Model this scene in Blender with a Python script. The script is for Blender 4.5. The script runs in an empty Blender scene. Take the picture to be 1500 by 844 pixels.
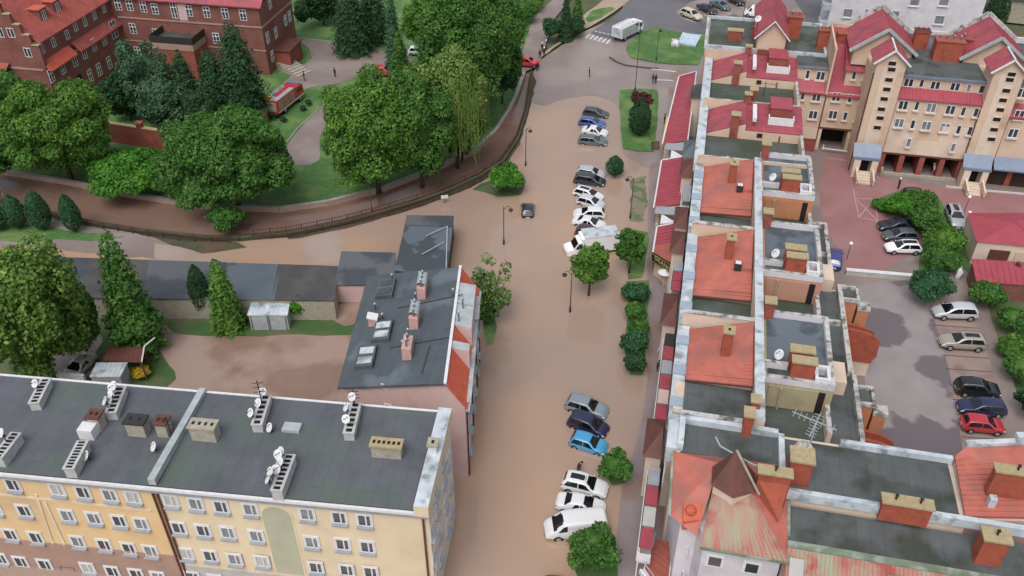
import bpy, bmesh, math, random
import numpy as np
from mathutils import Vector, Matrix
R = math.radians
rnd = random.Random(7)
S = bpy.context.scene
COL = S.collection
# ------------------------------------------------------------------ camera, world, sun, exposure
PITCH, CAMH, FPX = R(37.1), 64.0, 1300.0
cd = bpy.data.cameras.new('camera'); cam = bpy.data.objects.new('camera', cd); COL.objects.link(cam)
cam.location = (0, 0, CAMH); cam.rotation_euler = (R(90) - PITCH, 0, 0)
cd.sensor_width = 36; cd.lens = 36 * FPX / 1500; cd.clip_end = 6000; cd.clip_start = 1
S.camera = cam
W = bpy.data.worlds.new('World'); S.world = W; W.use_nodes = True
nt = W.node_tree; bg = nt.nodes['Background']
sky = nt.nodes.new('ShaderNodeTexSky'); sky.sky_type = 'NISHITA'; sky.sun_disc = False
SUN_EL, SUN_AZ = 58, 200          # high and veiled by cloud
sky.sun_elevation = R(SUN_EL); sky.sun_rotation = R(SUN_AZ); sky.air_density = 1.0; sky.dust_density = 4.0; sky.ozone_density = 1.0
hs = nt.nodes.new('ShaderNodeHueSaturation'); hs.inputs['Saturation'].default_value = 0.34
nt.links.new(sky.outputs[0], hs.inputs['Color']); nt.links.new(hs.outputs[0], bg.inputs[0]); bg.inputs[1].default_value = 0.15
sd = bpy.data.lights.new('sun', 'SUN'); sd.energy = 1.1; sd.angle = R(35); sd.color = (1, .95, .88)
so = bpy.data.objects.new('sun', sd); COL.objects.link(so)
az = R(SUN_AZ); so.rotation_euler = Vector((math.sin(az) * math.cos(R(SUN_EL)), math.cos(az) * math.cos(R(SUN_EL)), math.sin(R(SUN_EL)))).to_track_quat('Z', 'Y').to_euler()
S.view_settings.view_transform = 'Standard'; S.view_settings.look = 'None'
S.view_settings.exposure = 0.38; S.view_settings.gamma = 1; S.view_settings.use_curve_mapping = False
S.cycles.max_bounces = 5; S.cycles.diffuse_bounces = 3; S.cycles.glossy_bounces = 2; S.cycles.transparent_max_bounces = 4
# ------------------------------------------------------------------ placement helpers
CP, SP = math.cos(PITCH), math.sin(PITCH)
def ray(px, py):
    u = (px - 750) / FPX; v = (422 - py) / FPX
    return Vector((u, CP + v * SP, -SP + v * CP))
def g(px, py, z=0.0):
    """world point at height z seen at photo position px, py"""
    d = ray(px, py); t = (z - CAMH) / d.z
    return Vector((d.x * t, d.y * t, z))
def onwall(px, py, p0, n):
    d = ray(px, py); n = Vector((n[0], n[1], 0)); o = Vector((0, 0, CAMH))
    t = (Vector((p0[0], p0[1], 0)) - Vector((0, 0, 0))).dot(n) - 0
    t = t / d.dot(n)
    return o + d * t
class Fr:
    def __init__(s, O, v):
        L = math.hypot(*v); s.O = Vector((O[0], O[1], 0)); s.v = Vector((v[0] / L, v[1] / L, 0)); s.u = Vector((s.v.y, -s.v.x, 0))
        s.ang = math.atan2(s.u.y, s.u.x)
    def p(s, u, v, z=0.0): return s.O + s.u * u + s.v * v + Vector((0, 0, z))
    def inv(s, w): d = Vector((w.x, w.y, 0)) - s.O; return d.dot(s.u), d.dot(s.v)
    def px(s, px, py, z): return s.inv(g(px, py, z))
WF = Fr((0, 0), (0, 1))
TF = Fr((12.3, 46.3), (0.212, 0.9773))     # the red roofed complex
AF = Fr((-5.05, 50.8), (0.1153, 0.9933))        # the long block in front left
BF = Fr((-69.2, 151.4), (0.19, 0.98))      # brick house
# ------------------------------------------------------------------ materials
def lin(h):
    h = h.lstrip('#'); c = [int(h[i:i + 2], 16) / 255 for i in (0, 2, 4)]
    c = [x / 12.92 if x <= .04045 else ((x + .055) / 1.055) ** 2.4 for x in c]; m = .3 * c[0] + .59 * c[1] + .11 * c[2]
    return tuple((x + (m - x) * .13) * .93 for x in c) + (1,)
MATS = {}
def sat(h): c = lin(h); m = (c[0] + c[1] + c[2]) / 3; return tuple(max(0, x + (x - m) * .14) for x in c[:3]) + (1,)
def mat(name, a, b=None, rough=.85, scale=.5, detail=5, bump=0, c=None, cscale=.12, cw=(.5, .62), spec=.3, metal=0, stretch=None, bscale=None, coat=0):
    """colour a, mottled towards b at noise scale, patches of c"""
    if name in MATS: return MATS[name]
    m = bpy.data.materials.new(name); m.use_nodes = True; n = m.node_tree.nodes; L = m.node_tree.links
    bs = n['Principled BSDF']; bs.inputs['Roughness'].default_value = rough; bs.inputs['Specular IOR Level'].default_value = spec
    bs.inputs['Metallic'].default_value = metal; bs.inputs['Coat Weight'].default_value = coat
    if isinstance(a, str): a = lin(a)
    if isinstance(b, str): b = lin(b)
    if isinstance(c, str): c = lin(c)
    gm = n.new('ShaderNodeNewGeometry'); vec = gm.outputs['Position']
    if stretch:
        mp = n.new('ShaderNodeMapping'); mp.inputs['Scale'].default_value = stretch; L.new(vec, mp.inputs[0]); vec = mp.outputs[0]
    out = None
    if b is None: bs.inputs['Base Color'].default_value = a
    else:
        t = n.new('ShaderNodeTexNoise'); t.inputs['Scale'].default_value = scale; t.inputs['Detail'].default_value = detail; t.inputs['Roughness'].default_value = .65
        L.new(vec, t.inputs['Vector'])
        r = n.new('ShaderNodeMapRange'); r.inputs[1].default_value = .3; r.inputs[2].default_value = .7; L.new(t.outputs[0], r.inputs[0])
        mx = n.new('ShaderNodeMix'); mx.data_type = 'RGBA'; mx.inputs[6].default_value = a; mx.inputs[7].default_value = b
        L.new(r.outputs[0], mx.inputs[0]); out = mx.outputs[2]
        if c is not None:
            t2 = n.new('ShaderNodeTexNoise'); t2.inputs['Scale'].default_value = cscale; t2.inputs['Detail'].default_value = 6; L.new(gm.outputs['Position'], t2.inputs['Vector'])
            r2 = n.new('ShaderNodeMapRange'); r2.inputs[1].default_value = cw[0]; r2.inputs[2].default_value = cw[1]; L.new(t2.outputs[0], r2.inputs[0])
            m2 = n.new('ShaderNodeMix'); m2.data_type = 'RGBA'; m2.inputs[7].default_value = c
            L.new(r2.outputs[0], m2.inputs[0]); L.new(out, m2.inputs[6]); out = m2.outputs[2]
        L.new(out, bs.inputs['Base Color'])
    if bump:
        tb = n.new('ShaderNodeTexNoise'); tb.inputs['Scale'].default_value = bscale or 3; tb.inputs['Detail'].default_value = 4; L.new(vec, tb.inputs['Vector'])
        bp = n.new('ShaderNodeBump'); bp.inputs['Strength'].default_value = bump; bp.inputs['Distance'].default_value = .1
        L.new(tb.outputs[0], bp.inputs['Height']); L.new(bp.outputs[0], bs.inputs['Normal'])
    MATS[name] = m; return m
def brickmat(name, a, b, mortar, sc=2.2, c=None):
    m = mat(name, a, b, scale=.5, c=c, cscale=.25, cw=(.5, .7)); n = m.node_tree.nodes; L = m.node_tree.links
    bs = n['Principled BSDF']; src = bs.inputs['Base Color'].links[0].from_socket
    tc = n.new('ShaderNodeNewGeometry'); sx = n.new('ShaderNodeSeparateXYZ'); L.new(tc.outputs['Position'], sx.inputs[0])
    ad = n.new('ShaderNodeMath'); L.new(sx.outputs[0], ad.inputs[0]); L.new(sx.outputs[1], ad.inputs[1]); cb = n.new('ShaderNodeCombineXYZ')
    L.new(ad.outputs[0], cb.inputs[0]); L.new(sx.outputs[2], cb.inputs[1])
    bt = n.new('ShaderNodeTexBrick'); bt.inputs['Scale'].default_value = sc; bt.inputs['Color1'].default_value = (1, 1, 1, 1); bt.inputs['Color2'].default_value = (.72, .72, .72, 1); bt.inputs['Mortar'].default_value = lin(mortar)
    bt.inputs['Mortar Size'].default_value = .012
    L.new(cb.outputs[0], bt.inputs[0]); mx = n.new('ShaderNodeMix'); mx.data_type = 'RGBA'; mx.blend_type = 'MULTIPLY'; mx.inputs[0].default_value = .8
    L.new(src, mx.inputs[6]); L.new(bt.outputs[0], mx.inputs[7]); L.new(mx.outputs[2], bs.inputs['Base Color'])
    return m
def sheets(m, ang, wd, ln, lo=.95, seam=.8):
    """overlapping felt sheets: per-sheet tone and thin dark laps"""
    n = m.node_tree.nodes; L = m.node_tree.links; bs = n['Principled BSDF']; src = bs.inputs['Base Color'].links[0].from_socket
    gm = n.new('ShaderNodeNewGeometry'); mp = n.new('ShaderNodeMapping'); mp.vector_type = 'TEXTURE'; mp.inputs['Rotation'].default_value = (0, 0, ang); L.new(gm.outputs['Position'], mp.inputs[0])
    bt = n.new('ShaderNodeTexBrick'); bt.inputs['Scale'].default_value = 1; bt.inputs['Brick Width'].default_value = ln; bt.inputs['Row Height'].default_value = wd; bt.inputs['Mortar Size'].default_value = .035; bt.inputs['Mortar Smooth'].default_value = .3
    bt.inputs['Color1'].default_value = (1, 1, 1, 1); bt.inputs['Color2'].default_value = (lo, lo, lo, 1); bt.inputs['Mortar'].default_value = (seam, seam, seam, 1); L.new(mp.outputs[0], bt.inputs[0])
    mx = n.new('ShaderNodeMix'); mx.data_type = 'RGBA'; mx.blend_type = 'MULTIPLY'; mx.inputs[0].default_value = 1; L.new(src, mx.inputs[6]); L.new(bt.outputs[0], mx.inputs[7]); L.new(mx.outputs[2], bs.inputs['Base Color'])
    t = n.new('ShaderNodeTexNoise'); t.inputs['Scale'].default_value = .3; t.inputs['Detail'].default_value = 3; L.new(gm.outputs['Position'], t.inputs['Vector']); r = n.new('ShaderNodeMapRange'); r.inputs[1].default_value = .5; r.inputs[2].default_value = .6; r.inputs[3].default_value = .75; r.inputs[4].default_value = .3; L.new(t.outputs[0], r.inputs[0]); L.new(r.outputs[0], bs.inputs['Roughness'])
def leafmat(name, a, b, c=None):
    if name in MATS: return MATS[name]
    m = bpy.data.materials.new(name); m.use_nodes = True; n = m.node_tree.nodes; L = m.node_tree.links; bs = n['Principled BSDF']
    gm = n.new('ShaderNodeNewGeometry'); t = n.new('ShaderNodeTexNoise'); t.inputs['Scale'].default_value = .55; t.inputs['Detail'].default_value = 4; L.new(gm.outputs['Position'], t.inputs['Vector'])
    ad = n.new('ShaderNodeMath'); ad.operation = 'MULTIPLY_ADD'; L.new(gm.outputs['Random Per Island'], ad.inputs[0]); ad.inputs[1].default_value = .55
    sb = n.new('ShaderNodeMapRange'); sb.inputs[1].default_value = .35; sb.inputs[2].default_value = .68; sb.inputs[3].default_value = 0; sb.inputs[4].default_value = .6; L.new(t.outputs[0], sb.inputs[0]); L.new(sb.outputs[0], ad.inputs[2])
    cr = n.new('ShaderNodeValToRGB'); e = cr.color_ramp.elements; e[0].color = sat(a); e[1].color = sat(b)
    if c: x = cr.color_ramp.elements.new(.93); x.color = sat(b); e[-1].color = sat(c)
    L.new(ad.outputs[0], cr.inputs[0]); L.new(cr.outputs[0], bs.inputs['Base Color']); bs.inputs['Roughness'].default_value = .55; bs.inputs['Specular IOR Level'].default_value = .25
    tr = n.new('ShaderNodeBsdfTranslucent'); L.new(cr.outputs[0], tr.inputs[0]); ms = n.new('ShaderNodeMixShader'); ms.inputs[0].default_value = .42
    L.new(bs.outputs[0], ms.inputs[1]); L.new(tr.outputs[0], ms.inputs[2]); L.new(ms.outputs[0], n['Material Output'].inputs[0])
    MATS[name] = m; return m
M = {}
def MM(k, *a, **kw): M[k] = mat(k, *a, **kw)
MM('white_plaster', '#c9c7cd', '#b9b6bf', scale=.6, c='#a9a5ab', cscale=.3, cw=(.55, .8))
MM('white_paint', '#d6d6d8', '#c2c4c8', rough=.6, scale=2)
MM('metal_coping', '#c3ccd3', '#9fabb5', rough=.45, scale=.8, c='#7a8286', cscale=.9, cw=(.5, .68), spec=.5)
MM('old_coping', '#c0bfbd', '#999a98', scale=1.5, c='#5f5f59', cscale=1.3, cw=(.48, .66))
MM('bitumen', '#5b5f62', '#4a4f50', scale=.35, c='#3b4039', cscale=.25, cw=(.5, .62), rough=.62, bump=.1)
MM('bitumen_blue', '#636d77', '#55606b', scale=.3, c='#474f56', cscale=.4, cw=(.5, .6), rough=.5)
MM('coping_blue', '#97a5b3', '#8697a8', scale=1.2, rough=.45)
MM('bitumen_moss', '#575d5b', '#4b514f', scale=.5, c='#3d4839', cscale=.18, cw=(.42, .62), rough=.8)
MM('roof_felt', '#5c6068', '#4e5259', scale=.35, c='#53605a', cscale=.13, cw=(.45, .58), rough=.55, bump=.08)
MM('roof_felt_pink', '#505a62', '#464e55', scale=.4, rough=.6, c='#5d6870', cscale=.3, cw=(.55, .65))
MM('orange_roof', '#b96453', '#a75545', scale=.9, rough=.55, c='#985a50', cscale=.5, cw=(.46, .66), spec=.4)
MM('orange_tile', '#c3583b', '#ad4c34', scale=1.2, rough=.7)
MM('red_roof', '#ac4856', '#993d4a', scale=.9, rough=.5, c='#86434c', cscale=.6, cw=(.46, .66), spec=.4)
MM('deep_red_roof', '#a5414f', '#923745', scale=.7, rough=.5)
MM('brown_roof', '#6d4038', '#57352f', scale=.8, rough=.6)
MM('moss_roof', '#a9625a', '#8f957c', scale=1.0, stretch=(1.3, .22, .22), detail=3, c='#9c4a42', cscale=.5, cw=(.5, .66))
MM('tan_plaster', '#ccb39c', '#c1a58e', scale=.5, c='#a98565', cscale=.3, cw=(.55, .8))
MM('pale_plaster', '#d3c0ae', '#c6b09d', scale=.5, c='#b09b8a', cscale=.3, cw=(.55, .8))
MM('pink_plaster', '#c9a9a6', '#bb9b99', scale=.4, c='#a98b88', cscale=.25, cw=(.55, .8))
MM('yellow_plaster', '#d8b987', '#cead7b', scale=.4, c='#bea37b', cscale=.3, cw=(.55, .8))
MM('glass_blind', '#b4b5b0', '#9c9e9b', scale=3, rough=.3, spec=.6)
MM('vent_white', '#b4b6b6', '#9fa1a0', scale=2)
MM('cream_plaster', '#d9c7a6', '#cdba99', scale=.35, c='#bfad90', cscale=.25, cw=(.55, .8))
MM('mauve_plaster', '#a58676', '#977a6c', scale=.5)
MM('stucco_grey', '#b5b3b0', '#9d9b97', scale=.8)
MM('sill_grey', '#9a9ea6', '#8b8f98', scale=1, rough=.5)
MM('green_panel', '#adae96', '#a2a38b', scale=.6)
MM('glass_dark', '#23282e', '#3a424b', scale=.6, rough=.12, spec=.8)
MM('glass_curtain', '#7d858c', '#5b646c', scale=1.2, rough=.2, spec=.7)
MM('opening_dark', '#171616', '#24201e', scale=1)
MM('brick_orange', '#a64f35', '#93452f', scale=2, c='#80402e', cscale=1.2, cw=(.5, .75))
MM('cap_tan', '#ab9a72', '#8f8262', scale=2.5, rough=.9)
MM('cap_concrete', '#a8a290', '#8b8678', scale=2)
MM('pink_chimney', '#c59a92', '#b08880', scale=2)
MM('zinc', '#aab4b8', '#8d979b', scale=1.5, rough=.35, spec=.6)
MM('blue_zinc', '#6d7f97', '#61718a', scale=1, rough=.4, spec=.5)
MM('iron', '#2b2a2b', '#3a3634', scale=3, rough=.6)
MM('rusty_iron', '#3f332d', '#564034', scale=2, rough=.8)
MM('timber', '#6b4d38', '#523b2c', scale=2)
MM('bark', '#4a3d31', '#352c24', scale=3, bump=.5)
MM('tyre', '#17181a', rough=.8); MM('rim', '#a6a8ab', rough=.35, metal=.6, spec=.5)
MM('car_glass', '#10151a', rough=.07, spec=.9); MM('plastic', '#202225', rough=.6)
MM('lamp_clear', '#d8dcdf', rough=.15, spec=.8); MM('lamp_red', '#a01418', rough=.25, spec=.6)
MM('plate_white', '#d9dadb', rough=.5)
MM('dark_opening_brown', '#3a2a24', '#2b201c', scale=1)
sheets(M['roof_felt'], AF.ang + math.pi / 2, 1.0, 5.2); sheets(M['roof_felt_pink'], R(80), 1.0, 6, .96, .75); sheets(M['bitumen'], TF.ang + math.pi / 2, 1.0, 4.5); sheets(M['bitumen_blue'], TF.ang, 1.0, 5, .97, .86); sheets(M['bitumen_moss'], TF.ang, 1.0, 5)
M['brick_wall'] = brickmat('brick_wall', '#905b51', '#7f4d45', '#8d7468', c='#7c4741')
M['brick_red'] = brickmat('brick_red', '#a8584a', '#8f473b', '#9a8074', c='#7e4a42')
MM('brick_roof', '#a85248', '#98473e', scale=.8, c='#8c453e', cscale=.4, cw=(.5, .7))
# ------------------------------------------------------------------ mesh collector
class MB:
    def __init__(s): s.v = []; s.f = []; s.m = []
    def add(s, vs, fs, mi=0):
        o = len(s.v); s.v += [Vector(x) for x in vs]; s.f += [[i + o for i in f] for f in fs]; s.m += [mi] * len(fs); return s
    def box(s, F, u0, u1, v0, v1, z0, z1, mi=0, top=None):
        c = [F.p(a, b, z) for z in (z0, z1) for a, b in ((u0, v0), (u1, v0), (u1, v1), (u0, v1))]
        s.add(c, [(3, 2, 1, 0), (0, 1, 5, 4), (1, 2, 6, 5), (2, 3, 7, 6), (3, 0, 4, 7)], mi); s.add(c[4:], [(0, 1, 2, 3)], mi if top is None else top); return s
    def prism(s, pts, z0, z1, mi=0, top=None, bottom=True):
        """pts: world xy ring (counter-clockwise); z0/z1 numbers or lists"""
        n = len(pts); zz0 = z0 if isinstance(z0, (list, tuple)) else [z0] * n; zz1 = z1 if isinstance(z1, (list, tuple)) else [z1] * n
        A = sum(pts[i][0] * pts[(i + 1) % n][1] - pts[(i + 1) % n][0] * pts[i][1] for i in range(n))
        if A < 0: pts = list(pts)[::-1]; zz0 = list(zz0)[::-1]; zz1 = list(zz1)[::-1]
        lo = [Vector((p[0], p[1], z)) for p, z in zip(pts, zz0)]; hi = [Vector((p[0], p[1], z)) for p, z in zip(pts, zz1)]
        s.add(lo + hi, [(i, (i + 1) % n, n + (i + 1) % n, n + i) for i in range(n)] + ([tuple(range(n))[::-1]] if bottom else []), mi)
        s.add(hi, [tuple(range(n))], mi if top is None else top); return s
    def beam(s, a, b, w, h=None, mi=0):
        a = Vector(a); b = Vector(b); d = b - a
        if d.length < 1e-6: return s
        h = h or w; d.normalize(); up = Vector((0, 0, 1)) if abs(d.z) < .95 else Vector((0, 1, 0))
        x = d.cross(up).normalized() * w / 2; y = x.normalized().cross(d).normalized() * h / 2
        c = [p + i + j for p in (a, b) for i, j in ((-x, -y), (x, -y), (x, y), (-x, y))]
        s.add(c, [(0, 1, 2, 3), (7, 6, 5, 4), (0, 4, 5, 1), (1, 5, 6, 2), (2, 6, 7, 3), (3, 7, 4, 0)], mi); return s
    def tube(s, pts, rs, n=8, mi=0, cap=True):
        pts = [Vector(p) for p in pts]; rs = rs if isinstance(rs, (list, tuple)) else [rs] * len(pts); o = len(s.v)
        for i, p in enumerate(pts):
            d = (pts[min(i + 1, len(pts) - 1)] - pts[max(i - 1, 0)]).normalized(); a = d.orthogonal().normalized()
            if abs(d.z) < .99: a = d.cross(Vector((0, 0, 1))).normalized()
            b = d.cross(a)
            for k in range(n):
                t = 2 * math.pi * k / n; s.v.append(p + (a * math.cos(t) + b * math.sin(t)) * rs[i])
        for i in range(len(pts) - 1):
            for k in range(n):
                s.f.append([o + i * n + k, o + i * n + (k + 1) % n, o + (i + 1) * n + (k + 1) % n, o + (i + 1) * n + k]); s.m.append(mi)
        if cap:
            s.f.append([o + k for k in range(n)][::-1]); s.f.append([o + (len(pts) - 1) * n + k for k in range(n)]); s.m += [mi, mi]
        return s
    def ball(s, c, r, n=8, mi=0, sz=1.0):
        c = Vector(c); P = [(math.sin(math.pi * i / n), -math.cos(math.pi * i / n)) for i in range(n + 1)]
        return s.tube([c + Vector((0, 0, z * r * sz)) for _, z in P], [max(q * r, .002) for q, _ in P], n=n * 2 if n < 8 else 12, mi=mi)
    def dish(s, c, r, az, mi=0, arm=1):
        """satellite dish, facing azimuth az, on a short mast"""
        c = Vector(c); d = Vector((math.cos(az) * .8, math.sin(az) * .8, .6)).normalized(); a = d.orthogonal().normalized(); b = d.cross(a); o = len(s.v)
        for k, (q, h) in enumerate(((.01, 0), (.5, .06), (1, .22), (.97, .26), (.5, .1), (.01, .04))):
            for t in range(14):
                w = 2 * math.pi * t / 14; s.v.append(c + (a * math.cos(w) + b * math.sin(w)) * r * q + d * h * r)
        for k in range(5):
            for t in range(14): s.f.append([o + k * 14 + t, o + k * 14 + (t + 1) % 14, o + (k + 1) * 14 + (t + 1) % 14, o + (k + 1) * 14 + t]); s.m.append(mi)
        s.beam(c, c - d * .15 - Vector((0, 0, r * 1.1)), .07, mi=arm); s.beam(c - a * r * .8, c + d * r * .9, .03, mi=arm); s.ball(c + d * r * .9, .06, 5, arm); return s
    def build(s, name, mats, parent=None, smooth=False, org=None):
        me = bpy.data.meshes.new(name); o = bpy.data.objects.new(name, me); COL.objects.link(o)
        if parent is not None: o.parent = parent; off = ORG.get(parent.name, Vector((0, 0, 0))); ORG[o.name] = off
        else:
            off = Vector(org) if org is not None else Vector((0, 0, 0)); o.location = off; ORG[o.name] = off
        me.from_pydata([tuple(v - off) for v in s.v], [], s.f)
        for m_ in (mats if isinstance(mats, (list, tuple)) else [mats]): me.materials.append(M[m_] if isinstance(m_, str) else m_)
        me.polygons.foreach_set('material_index', s.m)
        if smooth: me.polygons.foreach_set('use_smooth', [True] * len(s.f))
        me.update(); return o
ORG = {}
def tag(o, label=None, cat=None, group=None, kind=None):
    for k, v in (('label', label), ('category', cat), ('group', group), ('kind', kind)):
        if v: o[k] = v
    return o
def thing(name, label, cat, loc, group=None, rz=0):
    o = bpy.data.objects.new(name, None); COL.objects.link(o); o.location = loc; o.rotation_euler = (0, 0, rz); o.empty_display_size = .3
    ORG[o.name] = Vector(loc); return tag(o, label, cat, group)
def local(o): ORG[o.name] = Vector((0, 0, 0)); return o
def copy_tree(src, loc, rz=0, label=None, group=None, parent=None):
    c = src.copy(); COL.objects.link(c)
    if parent is None:
        c.location = loc; c.rotation_euler = (0, 0, rz)
        if label: c['label'] = label
        if group: c['group'] = group
    else: c.parent = parent
    for ch in src.children: copy_tree(ch, None, parent=c)
    return c
def proto_part(name, mb, mats, parent, smooth=False):
    """part built in the thing's own coordinates"""
    ORG[parent.name] = Vector((0, 0, 0)); return mb.build(name, mats, parent, smooth)
# ================================================================== THE GROUND
def ring(pts, z, jit=0.0, sub=1.6, seed=1, frame=None):
    """closed outline with softened corners and a wavering edge"""
    P = [g(x, y, z) if frame is None else frame.p(x, y, z) for x, y in pts]
    if not jit: return P
    r = random.Random(seed); out = []
    n = len(P)
    for i in range(n):
        p0, p1, p2, p3 = P[i - 1], P[i], P[(i + 1) % n], P[(i + 2) % n]; L = (p2 - p1).length; k = max(1, min(60, int(L / sub)))
        for j in range(k):
            t = j / k; a = .5 * ((2 * p1) + (-p0 + p2) * t + (2 * p0 - 5 * p1 + 4 * p2 - p3) * t * t + (-p0 + 3 * p1 - 3 * p2 + p3) * t ** 3)
            b = p1.lerp(p2, t); q = a.lerp(b, .5); q.x += r.uniform(-jit, jit); q.y += r.uniform(-jit, jit); q.z = z; out.append(q)
    return out
def sheet(name, pts, z, m, jit=0, seed=1, frame=None, depth=None, kind='structure', sub=1.6):
    P = ring(pts, z, jit, frame=frame, seed=seed, sub=sub); bm = bmesh.new()
    f = bm.faces.new([bm.verts.new(p) for p in P]); f.normal_update()
    if f.normal.z < 0: f.normal_flip()
    bmesh.ops.triangulate(bm, faces=[f])
    if depth:
        r = bmesh.ops.extrude_face_region(bm, geom=list(bm.faces)); 
        for v in r['geom']:
            if isinstance(v, bmesh.types.BMVert): v.co.z -= depth
    me = bpy.data.meshes.new(name); bm.to_mesh(me); bm.free(); o = bpy.data.objects.new(name, me); COL.objects.link(o); me.materials.append(M[m]); tag(o, kind=kind); return o
MM('soil', '#54603f', '#4a4a35', scale=.2, c='#5d5040', cscale=.1)
MM('grass', '#4b7535', '#3b602c', scale=1.3, c='#5f7c3f', cscale=.3, cw=(.48, .62), bump=.6, bscale=4)
MM('rough_grass', '#4f5b3a', '#625d48', scale=.5, c='#3b5a2a', cscale=.25, cw=(.42, .56), bump=.6, bscale=3)
MM('wet_road', '#92857f', '#8a7b75', scale=.12, c='#80736f', cscale=.06, cw=(.45, .6), rough=.33, spec=.5)
MM('asphalt', '#6a686e', '#605e65', scale=.2, rough=.6, c='#555459', cscale=.06, cw=(.5, .6))
MM('pavement', '#8b7d7e', '#807376', scale=.5, rough=.4, c='#82695c', cscale=.16, cw=(.5, .62), spec=.5)
MM('light_pavement', '#a5917c', '#98846f', scale=.4, rough=.7)
MM('kerbstone', '#9c968f', '#88827c', scale=2)
MM('mud', '#8c7163', '#7d6353', scale=.3, c='#988073', cscale=.12, cw=(.45, .55), rough=.45, bump=.3, bscale=1, spec=.4)
MM('pink_paving', '#966a6c', '#8c605f', scale=.3, c='#9c7778', cscale=.1, cw=(.5, .7), rough=.6)
MM('lot_asphalt', '#928a8b', '#857d7f', scale=.3, c='#685f65', cscale=.08, cw=(.5, .52), rough=.5)
MM('bay_concrete', '#947f78', '#87716b', scale=.4, rough=.6, c='#7b6862', cscale=.3)
MM('path_grey', '#857673', '#776a66', scale=.3, rough=.5, c='#8d807c', cscale=.15)
MM('marking', '#c9c4c4', '#b5aeb0', scale=3)
MM('pink_marking', '#b99a9d', '#a58486', scale=2)
MM('moss_bank', '#4f5138', '#3f4530', scale=.6, c='#5e4a3c', cscale=.4, bump=.5)
MM('earth_bank', '#57473a', '#483d32', scale=.6, c='#45482f', cscale=.4, cw=(.5, .6), bump=.5)
def water(name, a, b, c, rough=.085, spec=.9):
    m = mat(name, a, b, scale=.045, detail=3, rough=rough, spec=spec, c=c, cscale=.03, cw=(.45, .62), bump=.03, bscale=.5); m.node_tree.nodes['Principled BSDF'].inputs['IOR'].default_value = 1.38; M[name] = m
    n = m.node_tree.nodes; t = n.new('ShaderNodeTexNoise'); t.inputs['Scale'].default_value = .12; t.inputs['Detail'].default_value = 5; r = n.new('ShaderNodeMapRange'); r.inputs[1].default_value = .4; r.inputs[2].default_value = .62; r.inputs[3].default_value = rough * .35; r.inputs[4].default_value = rough * 1.6; gm = n.new('ShaderNodeNewGeometry'); m.node_tree.links.new(gm.outputs['Position'], t.inputs['Vector']); m.node_tree.links.new(t.outputs[0], r.inputs[0]); m.node_tree.links.new(r.outputs[0], n['Principled BSDF'].inputs['Roughness'])
water('flood_water', '#9d8576', '#967e70', '#aa8a70')
water('river_water', '#755a4c', '#6c5246', '#7c6154', rough=.22)
sheet('ground', [(-900, -900), (900, -900), (900, 1500), (-900, 1500)], -.42, 'soil', frame=WF)
sheet('flood_water', [(-95, 20), (16, 20), (16, 45), (26, 80), (27, 128), (10, 150), (-5, 135), (-95, 120)], 0, 'flood_water', frame=WF)
river_near = [(-90, 268), (0, 292), (100, 322), (200, 338), (300, 349), (350, 350), (420, 344), (500, 328), (560, 312), (600, 300), (650, 283), (700, 260), (735, 238), (757, 205), (770, 165), (779, 108)]
river_far = [(768, 108), (757, 140), (745, 165), (725, 195), (695, 222), (640, 247), (560, 278), (480, 298), (410, 308), (300, 303), (200, 288), (100, 268), (0, 252), (-90, 235)]
sheet('river', river_near + river_far, .015, 'river_water')
# land left of the river: park, and the mud yard
sheet('park_ground', river_far[::-1] + [(790, 60), (800, -60), (300, -80), (-200, -60), (-200, 230)], .06, 'grass')
sheet('embankment', [(-90, 272), (0, 296), (100, 326), (200, 341), (300, 353), (350, 354), (360, 362), (290, 372), (235, 352), (150, 328), (60, 312), (-90, 296)], .05, 'moss_bank', jit=.2)
near_bank = river_near[6:] ; nb2 = [(x + 3, y + 7) for x, y in river_near[6:-1]] + [(785, 120)]
sheet('river_bank', near_bank + nb2[::-1], .05, 'earth_bank', jit=.15, seed=4)
sheet('back_lot', [(60, 315), (150, 330), (240, 353), (275, 368), (262, 385), (160, 372), (-60, 352), (-60, 320)], .04, 'path_grey', jit=.4, seed=3)
sheet('bank_lawn', [(-80, 310), (0, 322), (40, 330), (130, 340), (180, 348), (150, 354), (80, 352), (-80, 350)], .07, 'grass', jit=.3, seed=5)
sheet('yard_ground', [(-120, 376), (0, 380), (100, 400), (490, 395), (600, 395), (690, 470), (620, 640), (-120, 620)], .05, 'rough_grass')
sheet('mud_yard', [(232, 470), (255, 487), (300, 494), (380, 493), (440, 490), (500, 492), (540, 490), (560, 640), (430, 640), (225, 600), (262, 555), (232, 520), (205, 470), (212, 452)], .07, 'mud', jit=.3, seed=6)
sheet('dirt_path', [(495, 450), (525, 437), (550, 437), (540, 470), (505, 478), (480, 465)], .08, 'mud', jit=.3, seed=8)
MM('sky_sheen_paint', '#a18c80', '#988377', scale=.3, rough=.18, spec=.7)  # pale tone paints the sky's reflection on still shallow water
sheet('painted_sky_sheen', [(228, 357), (262, 362), (300, 372), (345, 380), (342, 387), (235, 387), (224, 374)], .06, 'sky_sheen_paint', jit=.2, seed=21)  # this sheet and the next draw mirrored sky as flat colour
sheet('painted_sky_sheen', [(470, 341), (498, 337), (507, 360), (492, 386), (446, 390), (440, 372), (449, 352)], .03, 'sky_sheen_paint', jit=.25, seed=22)
sheet('back_path', [(92, 470), (130, 462), (150, 500), (120, 560), (75, 560)], .07, 'path_grey', jit=.3, seed=9)
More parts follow.
